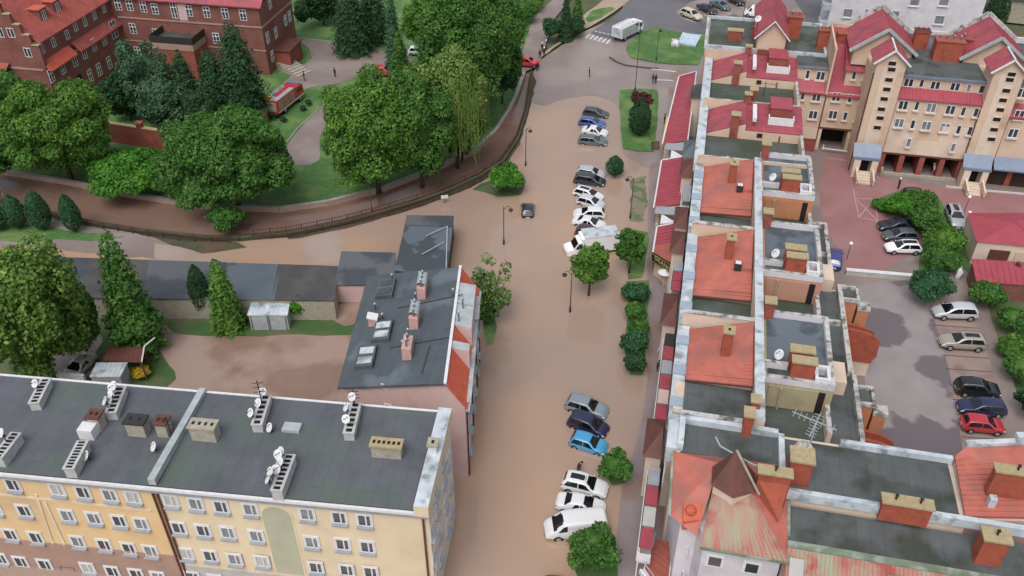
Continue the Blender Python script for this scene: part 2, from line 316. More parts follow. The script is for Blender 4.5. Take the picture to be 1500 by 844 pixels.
# park paths
sheet('park_path', [(436, 56), (470, 58), (545, 68), (560, 75), (600, 80), (600, 100), (540, 105), (497, 122), (455, 128), (430, 140), (395, 165), (380, 190), (355, 190), (400, 140), (428, 108), (445, 95), (458, 85), (452, 70)], .08, 'path_grey', jit=.15, seed=2)
sheet('park_path', [(492, 143), (500, 150), (484, 170), (470, 200), (468, 235), (455, 241), (420, 243), (418, 220), (430, 200), (455, 170)], .085, 'path_grey', jit=.12, seed=12)
k = MB(); P = [g(x, y, .1) for x, y in ((488, 143), (460, 166), (437, 187), (421, 208))]
for a, b in zip(P, P[1:]): k.beam(a, b, .18, .2)
k.build('kerb', ['kerbstone'])['kind'] = 'structure'
k = MB(); P = [g(x, y, .1) for x, y in ((437, 56), (470, 60), (541, 66))]
for a, b in zip(P, P[1:]): k.beam(a, b, .2, .2)
k.build('kerb', ['kerbstone'])['kind'] = 'structure'
# bridge end, side street, square in front
sheet('side_street', [(762, 90), (776, 40), (790, 18), (830, -20), (850, -20), (812, 28), (800, 62), (796, 78), (790, 96), (762, 108)], .075, 'path_grey')
sheet('square', [(779, 112), (790, 92), (800, 82), (830, 62), (868, 40), (905, 30), (1000, 60), (1060, 90), (1010, 130), (985, 165), (975, 215), (967, 235), (945, 245), (912, 222), (906, 165), (900, 150), (872, 140), (840, 142), (815, 148), (800, 155), (782, 152)], .03, 'wet_road', jit=.15, seed=14)
sheet('upper_road', [(866, 48), (905, 20), (950, -30), (1200, -60), (1200, 70), (1050, 90), (1015, 60), (960, 42), (930, 55), (900, 62)], .05, 'asphalt', jit=.05, seed=4)
sheet('parking_area', [(990, 18), (1010, 4), (1060, -12), (1150, -20), (1180, 25), (1100, 32), (1075, 20), (1050, 30), (1030, 32), (1000, 30)], .065, 'path_grey')
sheet('light_pavement', [(790, 86), (812, 70), (838, 52), (866, 38), (905, 14), (950, -24), (980, -50), (945, -50), (905, -15), (880, 3), (855, 22), (842, 32), (852, 44), (830, 55), (800, 74)], .1, 'light_pavement', jit=.1, seed=3)
sheet('verge', [(858, 28), (868, 15), (895, 10), (900, 13), (880, 26), (862, 33)], .13, 'grass', jit=.1)
sheet('roundabout_lawn', [(918, 74), (921, 62), (940, 48), (962, 40), (992, 47), (1030, 50), (1040, 55), (1028, 85), (1022, 95), (985, 94), (950, 90), (925, 84)], .14, 'grass', jit=.12, seed=8)
MM('dark_kerb', '#57504c', '#463f3c', scale=2)
k = MB(); P = [g(x, y, .08) for x, y in ((893, 84), (903, 91), (917, 96), (940, 99), (965, 101))]
for a, b in zip(P, P[1:]): k.beam(a, b, .3, .25)
k.build('kerb', ['dark_kerb'])['kind'] = 'structure'
k = MB()
for a, b in (((954, 101), (990, 105)), ((962, 117), (986, 118))):
    k.beam(g(*a, .06), g(*b, .06), .35, .03)
for i in range(6): k.beam(g(858 + i * 6, 56 + i * 1.6, .065), g(864 + i * 6, 50 + i * 1.6, .065), .5, .02)
for i in range(4): k.beam(g(871 + i * 6, 45.5 + i * 1.4, .075), g(875 + i * 6, 46.4 + i * 1.4, .075), .4, .02)
for i in range(4): k.beam(g(1005 + i * 26, 28 - i * 6, .08), g(1020 + i * 26, 33 - i * 6, .08), .15, .02)
k.build('road_marking', ['marking'])['kind'] = 'structure'
# pavement along the long red roofed house and the green strips
sheet('pavement', [(985, 100), (1060, 100), (1060, 860), (895, 860), (903, 790), (912, 715), (935, 640), (948, 560), (948, 400), (950, 300), (952, 245), (967, 225), (976, 200)], .045, 'pavement', jit=.06, seed=5)
sheet('green_strip', [(908, 132), (932, 130), (963, 132), (964, 160), (957, 222), (935, 222), (913, 218), (909, 180)], .12, 'grass', jit=.08, seed=6)
MM('flooded_grass', '#757a60', '#847362', scale=.9, c='#566a41', cscale=.5, cw=(.48, .56), bump=.3, rough=.5)
sheet('flooded_verge', [(926, 262), (947, 258), (946, 300), (943, 322), (925, 322), (923, 300)], .055, 'flooded_grass', jit=.3, seed=7, sub=.8)
sheet('green_strip', [(905, 342), (925, 336), (950, 340), (947, 375), (940, 405), (921, 408), (918, 385)], .1, 'grass', jit=.1, seed=9)
sheet('green_strip', [(917, 412), (950, 410), (947, 480), (942, 550), (921, 550), (916, 500), (921, 450)], .1, 'grass', jit=.12, seed=10)
sheet('green_strip', [(884, 680), (897, 668), (915, 668), (927, 684), (926, 700), (915, 710), (895, 709), (885, 700)], .09, 'rough_grass', jit=.2, seed=11, sub=.7)
sheet('green_strip', [(838, 800), (850, 780), (880, 774), (903, 785), (906, 820), (903, 850), (860, 860), (845, 835)], .09, 'rough_grass', jit=.2, seed=12, sub=.7)
sheet('green_strip', [(708, 470), (722, 462), (729, 478), (724, 500), (713, 505)], .09, 'grass', jit=.12, seed=13)
sheet('green_strip', [(690, 276), (720, 262), (768, 268), (765, 284), (730, 287)], .09, 'rough_grass', jit=.25, seed=15)
# courtyards on the right
sheet('court_ground', [(5, 6), (60, 6), (60, 120), (5, 120)], .045, 'path_grey', frame=TF)
sheet('court_paving', [(1212, 224), (1262, 232), (1300, 262), (1385, 276), (1560, 292), (1560, 318), (1425, 330), (1400, 330), (1290, 400), (1243, 400), (1232, 375), (1205, 330), (1200, 270)], .07, 'pink_paving')
sheet('hedge_bed', [(1284, 292), (1330, 276), (1372, 286), (1395, 330), (1412, 400), (1375, 395), (1345, 405), (1350, 345), (1330, 318), (1290, 312)], .11, 'grass', jit=.1)
sheet('lot_road', [(1258, 421), (1345, 410), (1372, 438), (1394, 560), (1418, 700), (1285, 700), (1270, 590), (1262, 480)], .07, 'lot_asphalt', jit=.05)
sheet('lot_bays', [(1360, 440), (1430, 445), (1455, 540), (1500, 700), (1417, 700), (1390, 540)], .08, 'bay_concrete')
sheet('lot_verge', [(1350, 405), (1412, 395), (1440, 425), (1465, 520), (1520, 650), (1560, 650), (1560, 360), (1420, 340), (1400, 380)], .06, 'rough_grass', jit=.2)
sheet('lot_path', [(1420, 430), (1442, 435), (1462, 500), (1500, 600), (1520, 690), (1490, 690), (1448, 520)], .09, 'path_grey', jit=.1)
k = MB()
for a, b in (((1293, 268), (1297, 292)), ((1293, 268), (1318, 292)), ((1318, 267), (1297, 292)), ((1297, 292), (1288, 268))): pass
X = [(1252, 290), (1281, 292), (1286, 324), (1258, 318)]
for i in range(4): k.beam(g(*X[i], .09), g(*X[(i + 1) % 4], .09), .14, .02)
k.beam(g(1252, 290, .09), g(1286, 324, .09), .14, .02); k.beam(g(1281, 292, .092), g(1258, 318, .092), .14, .02)
k.beam(g(1252, 290, .09), g(1250, 278, .09), .14, .02); k.beam(g(1284, 322, .095), g(1289, 338, .095), .14, .02)
k.build('bay_marking', ['pink_marking'])['kind'] = 'structure'
k = MB()
for y0, x0, x1 in ((476, 1367, 1436), (520, 1381, 1449), (540, 1385, 1455), (585, 1396, 1465), (607, 1401, 1470), (640, 1409, 1480)): k.beam(g(x0, y0, .1), g(x1, y0 + 5, .1), .1, .02)
k.build('bay_marking', ['dark_kerb'])['kind'] = 'structure'
k = MB(); P = [g(x, y, .15) for x, y in ((1385, 273), (1430, 278), (1500, 284), (1560, 289))]
for a, b in zip(P, P[1:]): k.beam(a, b, .2, .2)
k.build('kerb', ['marking'])['kind'] = 'structure'
k = MB(); P = [g(x, y, .1) for x, y in ((1210, 231), (1243, 236), (1258, 245), (1290, 262))]
for a, b in zip(P, P[1:]): k.beam(a, b, .15, .15)
k.build('kerb', ['kerbstone'])['kind'] = 'structure'
# retaining wall and railing between the two courts
t = thing('retaining_wall', 'low pale retaining wall between the pink paved court and the grey car park', 'wall', g(1290, 408, 0))
mb = MB(); a = g(1238, 402, 0); b = g(1352, 412, 0); mb.beam(a + Vector((0, 0, .35)), b + Vector((0, 0, .35)), .5, .7); mb.build('wall', ['stucco_grey'], t)
mb = MB(); mb.beam(a + Vector((0, 0, .75)), b + Vector((0, 0, .75)), .6, .08); mb.build('coping', ['white_paint'], t)
# river wall on the park side
t = thing('river_wall', 'low stone wall edging the park side of the brown river', 'wall', g(*river_far[5], 0))
mb = MB(); P = [g(x, y, .3) for x, y in river_far]
for a, b in zip(P, P[1:]): mb.beam(a, b, .45, .75)
mb.build('wall', ['mauve_plaster'], t)
mb = MB()
for a, b in zip(P, P[1:]): mb.beam(a + Vector((0, 0, .42)), b + Vector((0, 0, .42)), .55, .09)
mb.build('coping', ['kerbstone'], t)
# railing between river and street
def railing(name, label, pts, z, h, step, m='rusty_iron', rails=(.15, .55, 1.0), w=.07):
    P = [g(x, y, z) for x, y in pts]; t = thing(name, label, 'railing', P[0])
    L = [(b - a).length for a, b in zip(P, P[1:])]; tot = sum(L); n = max(2, int(tot / step))
    for q in rails:
        mb = MB()
        for a, b in zip(P, P[1:]): mb.beam(a + Vector((0, 0, h * q)), b + Vector((0, 0, h * q)), w * .8, w)
        mb.build('rail', [m], t)
    bars = MB()
    for i in range(n + 1):
        d = tot * i / n; j = 0
        while j < len(L) - 1 and d > L[j]: d -= L[j]; j += 1
        p = P[j].lerp(P[j + 1], min(1, d / L[j])); MB().beam(p, p + Vector((0, 0, h * 1.04)), w * 1.7).build('post', [m], t)
        nx = (P[j + 1] - P[j]).normalized()
        for q in range(1, 6): bars.beam(p + nx * step * q / 6 + Vector((0, 0, .15 * h)), p + nx * step * q / 6 + Vector((0, 0, h)), .035)
    bars.build('bars', [m], t); return t
t = thing('embankment_wall', 'dark brown low wall under the long iron railing at the flooded street', 'wall', g(*river_near[8], 0)); mb = MB(); P = [g(x, y, .2) for x, y in river_near]
for a, b in zip(P, P[1:]): mb.beam(a, b, .6, .5)
mb.build('wall', ['earth_bank'], t); mb = MB()
for a, b in zip(P, P[1:]): mb.beam(a + Vector((0, 0, .28)), b + Vector((0, 0, .28)), .7, .08)
mb.build('coping', ['moss_bank'], t)
railing('railing', 'long dark iron railing curving between the brown river and the flooded street', river_near[5:], .05, 1.15, 2.0)
railing('railing', 'second iron railing on the water side of the embankment below the lamp', [(372, 352), (430, 349), (500, 333), (560, 320), (620, 302), (680, 280), (722, 258)], -.05, 1.0, 2.2, rails=(.5, 1.0))
railing('railing', 'low iron railing on the left river bank by the clipped conifers', [(-20, 294), (60, 315), (130, 331), (200, 343), (262, 353), (335, 356)], .05, 1.0, 2.2, rails=(.5, 1.0))
# ================================================================== WINDOWS
WM = {}
def win_meshes(w, h, style, frame, glass, sill, trim):
    key = (w, h, style, frame, glass, sill, trim)
    if key in WM: return WM[key]
    f = MB(); e = .09
    def fb(x0, x1, z0, z1, d=.07): f.add([(x, y, z) for y in (-d, .01) for x, z in ((x0, z0), (x1, z0), (x1, z1), (x0, z1))], [(0, 1, 2, 3), (4, 7, 6, 5), (0, 4, 5, 1), (1, 5, 6, 2), (2, 6, 7, 3), (3, 7, 4, 0)], 0)
    fb(-w / 2, w / 2, h / 2 - e, h / 2); fb(-w / 2, w / 2, -h / 2, -h / 2 + e); fb(-w / 2, -w / 2 + e, -h / 2 + e, h / 2 - e); fb(w / 2 - e, w / 2, -h / 2 + e, h / 2 - e)
    if style in ('double', 'cross'): fb(-.06, .06, -h / 2 + e, h / 2 - e, .08)
    if style == 'uneven': fb(w * .12 - .06, w * .12 + .06, -h / 2 + e, h / 2 - e, .08)
    if style == 'cross':
        fb(-w / 2 + e, w / 2 - e, h * .18 - .07, h * .18 + .07, .085)
        for q in (-.22,): fb(-w / 2 + e, w / 2 - e, h * q - .025, h * q + .025, .05)
    fm = bpy.data.meshes.new('window'); fm.from_pydata([tuple(v) for v in f.v], [], f.f); fm.materials.append(M[frame])
    pm = bpy.data.meshes.new('pane'); pm.from_pydata([(-w / 2 + .05, -.03, -h / 2 + .05), (w / 2 - .05, -.03, -h / 2 + .05), (w / 2 - .05, -.03, h / 2 - .05), (-w / 2 + .05, -.03, h / 2 - .05)], [], [(0, 1, 2, 3)]); pm.materials.append(M[glass])
    sm = None
    if sill:
        q = MB(); q.add([(x, y, z) for z in (-h / 2 - .16, -h / 2 - .02) for x, y in ((-w / 2 - .1, -.3), (w / 2 + .1, -.3), (w / 2 + .1, .01), (-w / 2 - .1, .01))], [(3, 2, 1, 0), (4, 5, 6, 7), (0, 1, 5, 4), (1, 2, 6, 5), (2, 3, 7, 6), (3, 0, 4, 7)])
        sm = bpy.data.meshes.new('sill'); sm.from_pydata([tuple(v) for v in q.v], [], q.f); sm.materials.append(M[sill])
    tm = None
    if trim:
        q = MB(); e2 = .13
        def tb(x0, x1, z0, z1, d=.05): q.add([(x, y, z) for y in (-d, .01) for x, z in ((x0, z0), (x1, z0), (x1, z1), (x0, z1))], [(0, 1, 2, 3), (4, 7, 6, 5), (0, 4, 5, 1), (1, 5, 6, 2), (2, 6, 7, 3), (3, 7, 4, 0)], 0)
        tb(-w / 2 - e2, w / 2 + e2, h / 2, h / 2 + e2); tb(-w / 2 - e2, -w / 2, -h / 2, h / 2); tb(w / 2, w / 2 + e2, -h / 2, h / 2)
        tm = bpy.data.meshes.new('surround'); tm.from_pydata([tuple(v) for v in q.v], [], q.f); tm.materials.append(M[trim])
    WM[key] = (fm, pm, sm, tm); return WM[key]
def window(root, px, py, p0, n, w=1.1, h=1.4, style='double', frame='white_paint', glass='glass_dark', sill=None, trim=None, at=None):
    P = onwall(px, py, p0, n) if at is None else Vector(at)
    fm, pm, sm, tm = win_meshes(w, h, style, frame, glass, sill, trim)
    o = bpy.data.objects.new('window', fm); COL.objects.link(o); o.parent = root; o.location = P + Vector((n[0], n[1], 0)) * .012 - ORG[root.name]; o.rotation_euler = (0, 0, math.atan2(n[1], n[0]) + math.pi / 2)
    for nm, me in (('pane', pm), ('sill', sm), ('surround', tm)):
        if me: c = bpy.data.objects.new(nm, me); COL.objects.link(c); c.parent = o
    return P
nS = lambda F: (-F.v.x, -F.v.y)
nE = lambda F: (F.u.x, F.u.y)
nW = lambda F: (-F.u.x, -F.u.y)
def battens(mb, a, b, c, d, n, w=.05, h=.05, mi=0):
    """n ribs on the quad a-b-c-d, each from side ab to side dc"""
    for i in range(n + 1):
        t = i / n; mb.beam(Vector(a).lerp(b, t) + Vector((0, 0, h / 2)), Vector(d).lerp(c, t) + Vector((0, 0, h / 2)), w, h, mi)
def slab(mb, pts, th, mi=0):
    mb.prism([(p[0], p[1]) for p in pts], [p[2] - th for p in pts], [p[2] for p in pts], mi) if True else 0
def ringwall(mb, F, u0, u1, v0, v1, z0, z1, w=.4, sides='nsew', mi=0, top=None):
    if 's' in sides: mb.box(F, u0, u1, v0, v0 + w, z0, z1, mi, top)
    if 'n' in sides: mb.box(F, u0, u1, v1 - w, v1, z0, z1, mi, top)
    a = v0 + (w if 's' in sides else 0); b = v1 - (w if 'n' in sides else 0)
    if 'w' in sides: mb.box(F, u0, u0 + w, a, b, z0, z1, mi, top)
    if 'e' in sides: mb.box(F, u1 - w, u1, a, b, z0, z1, mi, top)
def chimney(root, F, u, v, z0, z1, w, d, m='brick_orange', cap='cap_tan', pots=0, capo=.12, potm='zinc', holes=0):
    mb = MB(); mb.box(F, u - w / 2, u + w / 2, v - d / 2, v + d / 2, z0, z1); c = mb.build('chimney', [m], root)
    mb = MB(); mb.box(F, u - w / 2 - capo, u + w / 2 + capo, v - d / 2 - capo, v + d / 2 + capo, z1, z1 + .16)
    for i in range(holes): q = u + (i - (holes - 1) / 2) * w / holes; mb.box(F, q - .11, q + .11, v - min(.16, d * .3), v + min(.16, d * .3), z1 + .16, z1 + .175, 1)
    mb.build('chimney_cap', [cap, 'opening_dark'], c)
    for i in range(pots): q = F.p(u + (i - (pots - 1) / 2) * w / max(1, pots), v, z1 + .16); MB().tube([q, q + Vector((0, 0, .4)), q + Vector((0, 0, .42)), q + Vector((0, 0, .6))], [.07, .07, .15, .04], 8).build('chimney_pot', [potm], c, True)
    return c
# ================================================================== LONG YELLOW AND CREAM BLOCK (front left)
EZ = 12.7
t = thing('apartment_building', 'long four storey block with yellow and cream walls under a flat dark roof', 'building', AF.p(-15, -5, 0)); A = t
W0 = -46
mb = MB(); mb.box(AF, -20.9, 0, -9.2, 0, 0, EZ - .4); mb.build('cream_wall', ['cream_plaster'], t)
mb = MB(); mb.box(AF, W0, -20.9, -9.2, 0, 0, EZ - .4); mb.build('yellow_wall', ['yellow_plaster'], t)
mb = MB(); mb.box(AF, W0, -20.9, -9.28, -9.2, 0, 3.6); mb.build('ground_floor_band', ['mauve_plaster'], t)
mb = MB(); mb.box(AF, -20.9, -.3, -9.27, -9.2, 0, 2.4); mb.build('ground_floor_band', ['stucco_grey'], t)
mb = MB()
a, b, c, d = AF.p(W0, -9.5, EZ - .25), AF.p(-.9, -9.5, EZ - .25), AF.p(-.9, .15, EZ + .1), AF.p(W0, .15, EZ + .1)
mb.prism([(q.x, q.y) for q in (a, b, c, d)], EZ - .5, [q.z for q in (a, b, c, d)]); roof = mb.build('roof', ['roof_felt'], t)
mb = MB(); mb.box(AF, W0, -.9, .16, .36, EZ - .5, EZ + .16); mb.box(AF, W0, -.9, -9.72, -9.5, EZ - .55, EZ - .3); mb.build('gutter', ['white_paint'], t)
mb = MB(); mb.box(AF, W0, -.9, -9.515, -9.505, EZ - .3, EZ - .22); mb.build('gutter', ['iron'], t)
mb = MB(); mb.box(AF, W0, 0, -9.5, -9.2, EZ - 1.1, EZ - .56); mb.build('cornice', ['sill_grey'], t)
mb = MB(); mb.box(AF, -.9, .18, -9.75, .3, EZ - .6, EZ + .55, 0, 1); mb.build('gable_parapet', ['cream_plaster', 'metal_coping'], t)
mb = MB(); mb.box(AF, -20.95, -20.4, -9.5, .3, EZ - .1, EZ + .5); mb.build('party_wall', ['zinc'], t)
mb = MB()
for u in (-21.1, -20.75): mb.tube([AF.p(u, -9.32, EZ - .8), AF.p(u, -9.32, .1)], .09, 6)
mb.build('downpipe', ['brown_roof'], t)
MB().tube([AF.p(-.4, -9.32, EZ - .8), AF.p(-.4, -9.32, .1)], .09, 6).build('downpipe', ['brown_roof'], t)
mb = MB(); P0 = AF.p(0, -9.2); n = nS(AF)
q = [onwall(x, y, P0, n) for x, y in ((0, 724), (222, 748))]; mb.beam(q[0] + Vector((n[0], n[1], 0)) * .03, q[1] + Vector((n[0], n[1], 0)) * .03, .06, .22)
for aa, bb in (((53, 724), (80, 802)), ((66, 735), (97, 802)),): mb.beam(onwall(*aa, P0, n) + Vector((n[0], n[1], 0)) * .03, onwall(*bb, P0, n) + Vector((n[0], n[1], 0)) * .03, .22, .08)
mb.build('stucco_band', ['cream_plaster'], t)
# arched green panel on the cream front
c0 = onwall(416, 800, P0, n); mb = MB(); uu, vv = AF.inv(c0)
def archpanel(w, z0, z1, y, mi):
    pts = [(uu - w / 2, z0), (uu + w / 2, z0)] + [(uu + w / 2 * math.cos(math.pi * k / 10), z1 - w * .5 + w * .5 * math.sin(math.pi * k / 10)) for k in range(11)]
    fr = [AF.p(x, -9.2 - y, z) for x, z in pts]; bk = [AF.p(x, -9.19, z) for x, z in pts]; N = len(pts)
    mb.add(fr + bk, [tuple(range(N))] + [(i, i + N, (i + 1) % N + N, (i + 1) % N) for i in range(N)], mi)
archpanel(2.6, 2.6, 11.2, .03, 1); archpanel(2.25, 2.7, 11.0, .05, 0); mb.build('arched_panel', ['green_panel', 'cream_plaster'], t)
AW = [(19, 710), (84, 717), (122, 721), (161, 725), (195, 728), (250, 733), (287, 738), (324, 742), (367, 746), (450, 753), (497, 758), (534, 762),
      (-8, 745), (36, 748), (99, 755), (138, 759), (175, 763), (207, 767), (262, 773), (298, 777), (334, 780), (376, 785), (457, 794), (502, 797), (538, 801),
      (16, 783), (53, 787), (114, 793), (153, 798), (189, 803), (221, 807), (273, 811), (308, 814), (344, 819), (384, 822), (463, 831), (508, 835), (543, 838),
      (1, 818), (31, 823), (66, 827), (129, 832), (165, 837), (200, 841), (232, 845), (283, 845), (316, 849)]
for x, y in AW:
    cur = rnd.random() < .3; y += 0
    window(t, x, y, P0 if y < 815 else AF.p(0, -9.29), n, 1.05, 1.3, 'uneven', glass='glass_curtain' if cur else ('glass_blind' if rnd.random() < .15 else 'glass_dark'), sill='sill_grey', trim='white_paint')
for x, y in ((104, 838),): window(t, x, y + 3, P0, n, 1.3, 2.2, 'single', frame='brown_roof', glass='dark_opening_brown')
mb = MB(); mb.box(AF, 0, .03, -9.2, 0, 0, EZ - .6); mb.build('gable_wall', [mat('gable_pale', '#cfc6b8', '#bfb6a8', scale=.5)], t); M['gable_pale'] = MATS['gable_pale']
# gable windows (seen at a slant) and lamps
nE_ = nE(AF); PE = AF.p(.03, 0)
for vv in (-1.6, -3.6, -6.6, -8.6):
    for z in (3.2, 6.2, 9.2, 11.3)[:4 if vv in (-3.6, -6.6) else 3]: window(t, 0, 0, PE, nE_, 1.0, 1.3, 'double', sill='sill_grey', trim='white_paint', at=AF.p(0, vv, z))
# ventilation stacks: long white with rows of openings
def ventstack(px0, py0, px1, py1, dishes=0, w=.8, cap=0, nh=6, zb=EZ):
    a = g(px0, py0, zb + 1.0); b = g(px1, py1, zb + 1.0); d = (b - a).normalized(); F = Fr((a.x, a.y), (d.x, d.y)); L = (b - a).length
    mb = MB(); mb.box(F, -w / 2, w / 2, 0, L, EZ - .3, zb + .75); c = mb.build('chimney', ['vent_white'], A)
    mb = MB(); mb.box(F, -w / 2 - .06, w / 2 + .06, -.06, L + .06, zb + .75, zb + .85)
    for i in range(nh): v = L * (i + .5) / nh; mb.box(F, -w * .3, w * .3, v - L / nh * .3, v + L / nh * .3, zb + .85, zb + .87, 1)
    mb.build('chimney_cap', ['vent_white', 'opening_dark'], c)
    r = random.Random(px0)
    for i in range(dishes):
        p = F.p(r.uniform(-.3, .3) - .3, L * (i + .6) / dishes, zb + 1.3 + r.random() * .7); mb = MB(); mb.dish(p, .38, R(r.uniform(190, 260))); mb.beam(p, (p.x, p.y, zb + .9), .05, mi=1); mb.build('satellite_dish', ['white_paint', 'iron'], c, True)
    return c
ventstack(48, 588, 66, 553, 1, nh=7); ventstack(161, 602, 176, 565, 4); ventstack(99, 684, 120, 644, 0, nh=9); ventstack(-6, 668, 22, 632, 1, nh=7)
ventstack(375, 620, 389, 577, 3); ventstack(510, 632, 521, 588, 3); ventstack(404, 716, 424, 664, 6, nh=8)
for x, y, w, m, cp in ((142, 617, .9, 'cap_concrete', 'brown_roof'), (202, 625, 1.5, 'cap_concrete', 'iron'), (240, 626, .9, 'cap_concrete', 'brown_roof'), (300, 632, 2.0, 'cap_concrete', 'cap_concrete')):
    u, v = AF.px(x, y, EZ + .6); chimney(t, AF, u, v, EZ - .2, EZ + 1.3, w, .9, m, cp, holes=2 if w < 1.8 else 4)
u, v = AF.px(567, 657, EZ + .6); chimney(t, AF, u, v, EZ - .2, EZ + 1.1, 2.3, .8, 'cap_concrete', 'cap_tan', holes=6)
u, v = AF.px(635, 660, EZ + .6); chimney(t, AF, u, v, EZ - .2, EZ + 1.4, .6, .7, 'white_paint', 'cap_concrete', holes=1)
u, v = AF.px(428, 628, EZ); mb = MB(); mb.box(AF, u - .7, u + .7, v - .45, v + .45, EZ - .1, EZ + .25); mb.build('roof_hatch', ['zinc'], t)
u, v = AF.px(129, 630, EZ + .5); mb = MB(); mb.box(AF, u - .6, u + .6, v - .5, v + .5, EZ - .1, EZ + .9); mb.build('roof_hatch', ['white_paint'], t)
for x, y in ((397, 633), (130, 674), (228, 661)): u, v = AF.px(x, y, EZ); mb = MB(); mb.dish(AF.p(u, v, EZ + .5), .4, R(215)); mb.build('satellite_dish', ['white_paint', 'iron'], t, True)
for x, y, h in ((252, 640, 2.2), (386, 600, 3.2), (521, 603, 2.4)):
    p = g(x, y, EZ); mb = MB(); mb.beam(p, p + Vector((0, 0, h)), .07)
    for q in (.6, .75, .9): mb.beam(p + Vector((-.45, 0, h * q)), p + Vector((.45, .1, h * q)), .04)
    mb.build('aerial', ['iron'], t)
# ================================================================== PINK BUILDING
# street front from (686,700) northwards; single-pitch roof falling to the yard
PO = g(686, 700, 0); PV = (g(709, 470, 0) - PO); PF = Fr((PO.x, PO.y), (PV.x * .8, PV.y)); PLn = 16.6
PF.u = Vector((.955, -.296, 0)); PF.inv = lambda w, F=PF: ((lambda d: ((d.x * F.v.y - d.y * F.v.x) / (F.u.x * F.v.y - F.u.y * F.v.x), (F.u.x * d.y - F.u.y * d.x) / (F.u.x * F.v.y - F.u.y * F.v.x)))(Vector((w.x, w.y, 0)) - F.O))
t = thing('pink_building', 'pale pink house with sloping dark grey roof, orange tiled edge and roof lights', 'building', PF.p(-6, 8, 0)); PB = t
ze, zr, zo = 8.3, 11.6, 9.2   # yard eave, ridge, street eave
mb = MB(); ur, ul, uf = -1.7, -12.0, 0.0
sec = [(uf, 0), (uf, zo), (ur, zr - .05), (ul + .3, ze - .1), (ul + .3, 0)]
for v in (0.0,): pass
f = [PF.p(u, 0, z) for u, z in sec]; b = [PF.p(u, PLn, z) for u, z in sec]
mb.add(f + b, [(4, 3, 2, 1, 0), (5, 6, 7, 8, 9)] + [(i, i + 1, i + 6, i + 5) for i in range(4)]); mb.build('wall', ['pink_plaster'], t)
mb = MB(); a, b_, c, d = PF.p(ul - .3, -.25, ze), PF.p(ur, -.25, zr + .15), PF.p(ur, PLn + .25, zr + .15), PF.p(ul - .3, PLn + .25, ze)
mb.prism([(q.x, q.y) for q in (a, b_, c, d)], [q.z - .22 for q in (a, b_, c, d)], [q.z for q in (a, b_, c, d)]); rf = mb.build('roof', ['roof_felt_pink'], t)
mb = MB()
def onroof(px, py):
    d = ray(px, py); nrm = (b_ - a).cross(d_ - a); tt = (a - Vector((0, 0, CAMH))).dot(nrm) / d.dot(nrm); return Vector((0, 0, CAMH)) + d * tt
d_ = d
for p1, p2 in (((583, 452), (678, 432)), ((572, 510), (662, 494)), ((630, 507), (618, 548))): MB().beam(onroof(*p1) + Vector((0, 0, .03)), onroof(*p2) + Vector((0, 0, .03)), .09, .05).build('roof_seam', ['iron'], rf)
mb = MB(); seg = [(-.2, 4.6), (5.6, 7.8), (14.4, PLn + .2)]
for k0, (v0, v1) in enumerate(seg):
    mb = MB(); A4 = [PF.p(ur + .02, v0, zr + .12), PF.p(.25, v0, zo), PF.p(.25, v1, zo), PF.p(ur + .02, v1, zr + .12)]
    mb.prism([(q.x, q.y) for q in A4], [q.z - .2 for q in A4], [q.z for q in A4]); battens(mb, A4[0], A4[3], A4[2], A4[1], int((v1 - v0) / .35), .06, .05); mb.build('tiled_slope', ['orange_tile'], t)
mb = MB(); mb.box(PF, ur - .15, ur + .12, -.3, PLn + .3, zr + .1, zr + .3); mb.build('ridge_coping', ['white_paint'], t)
for v0, v1, nm in ((4.6, 5.6, 0), (7.8, 11.0, 1), (11.15, 14.4, 1)):
    mb = MB(); mb.box(PF, ur, .1, v0, v1, 8.5, zr + .05, 0, 1); mb.build('dormer', ['pink_plaster', 'zinc'], t)
# triangular orange gablet
A3 = [PF.p(-1.6, 4.0, zr + .2), PF.p(-.1, 5.6, zo + 1.6), PF.p(-.2, 3.2, zo + .9)]
mb = MB(); mb.box(PF, .1, .45, -.3, PLn + .2, zo - .25, zo - .05); mb.box(PF, -.3, .5, .5, 7.6, zo + .02, zo + .2); mb.box(PF, -.3, .5, 11.6, 15.2, zo + .35, zo + .5); mb.build('gutter', ['zinc'], t)
mb = MB()
for v in (.3, 6.2, 12.0, 16.2): mb.tube([PF.p(.12, v, zo - .2), PF.p(.12, v, .1)], .07, 6)
mb.build('downpipe', ['iron'], t)
for v in (2.0, 4.6, 7.4, 10.0, 12.8, 15.6):
    for z in (2.2, 5.2, 7.7): window(t, 0, 0, PF.p(0, 0), (PF.v.y, -PF.v.x), 1.0, 1.4, 'double', sill='sill_grey', trim='white_paint', at=PF.p(0, v, z))
for x, y in ((564, 566), (569, 595)): window(t, x, y, PF.p(0, 0), (PF.u.y, -PF.u.x), .7, .55, 'double')
for x, y in ((566, 425), (561, 487), (537, 525)):   # pairs of roof lights on wedge-shaped frames
    p = onroof(x, y); u, v = PF.inv(p); z = p.z; mb = MB()
    mb.prism([tuple(PF.p(q, w_)[:2]) for q, w_ in ((u - 1.0, v - 1.5), (u + .9, v - 1.5), (u + .9, v + 1.5), (u - 1.0, v + 1.5))], z - .7, [z + .05, z + .75, z + .75, z + .05]); sk = mb.build('roof_light', ['bitumen'], t)
    for s_ in (-.75, .6):
        mb = MB(); mb.prism([tuple(PF.p(q, w_)[:2]) for q, w_ in ((u - .8, v + s_ - .4), (u + .7, v + s_ - .4), (u + .7, v + s_ + .5), (u - .8, v + s_ + .5))], z - .5, [z + .17, z + .72, z + .72, z + .17]); mb.build('pane', ['glass_dark' if y < 450 else 'metal_coping'], sk)
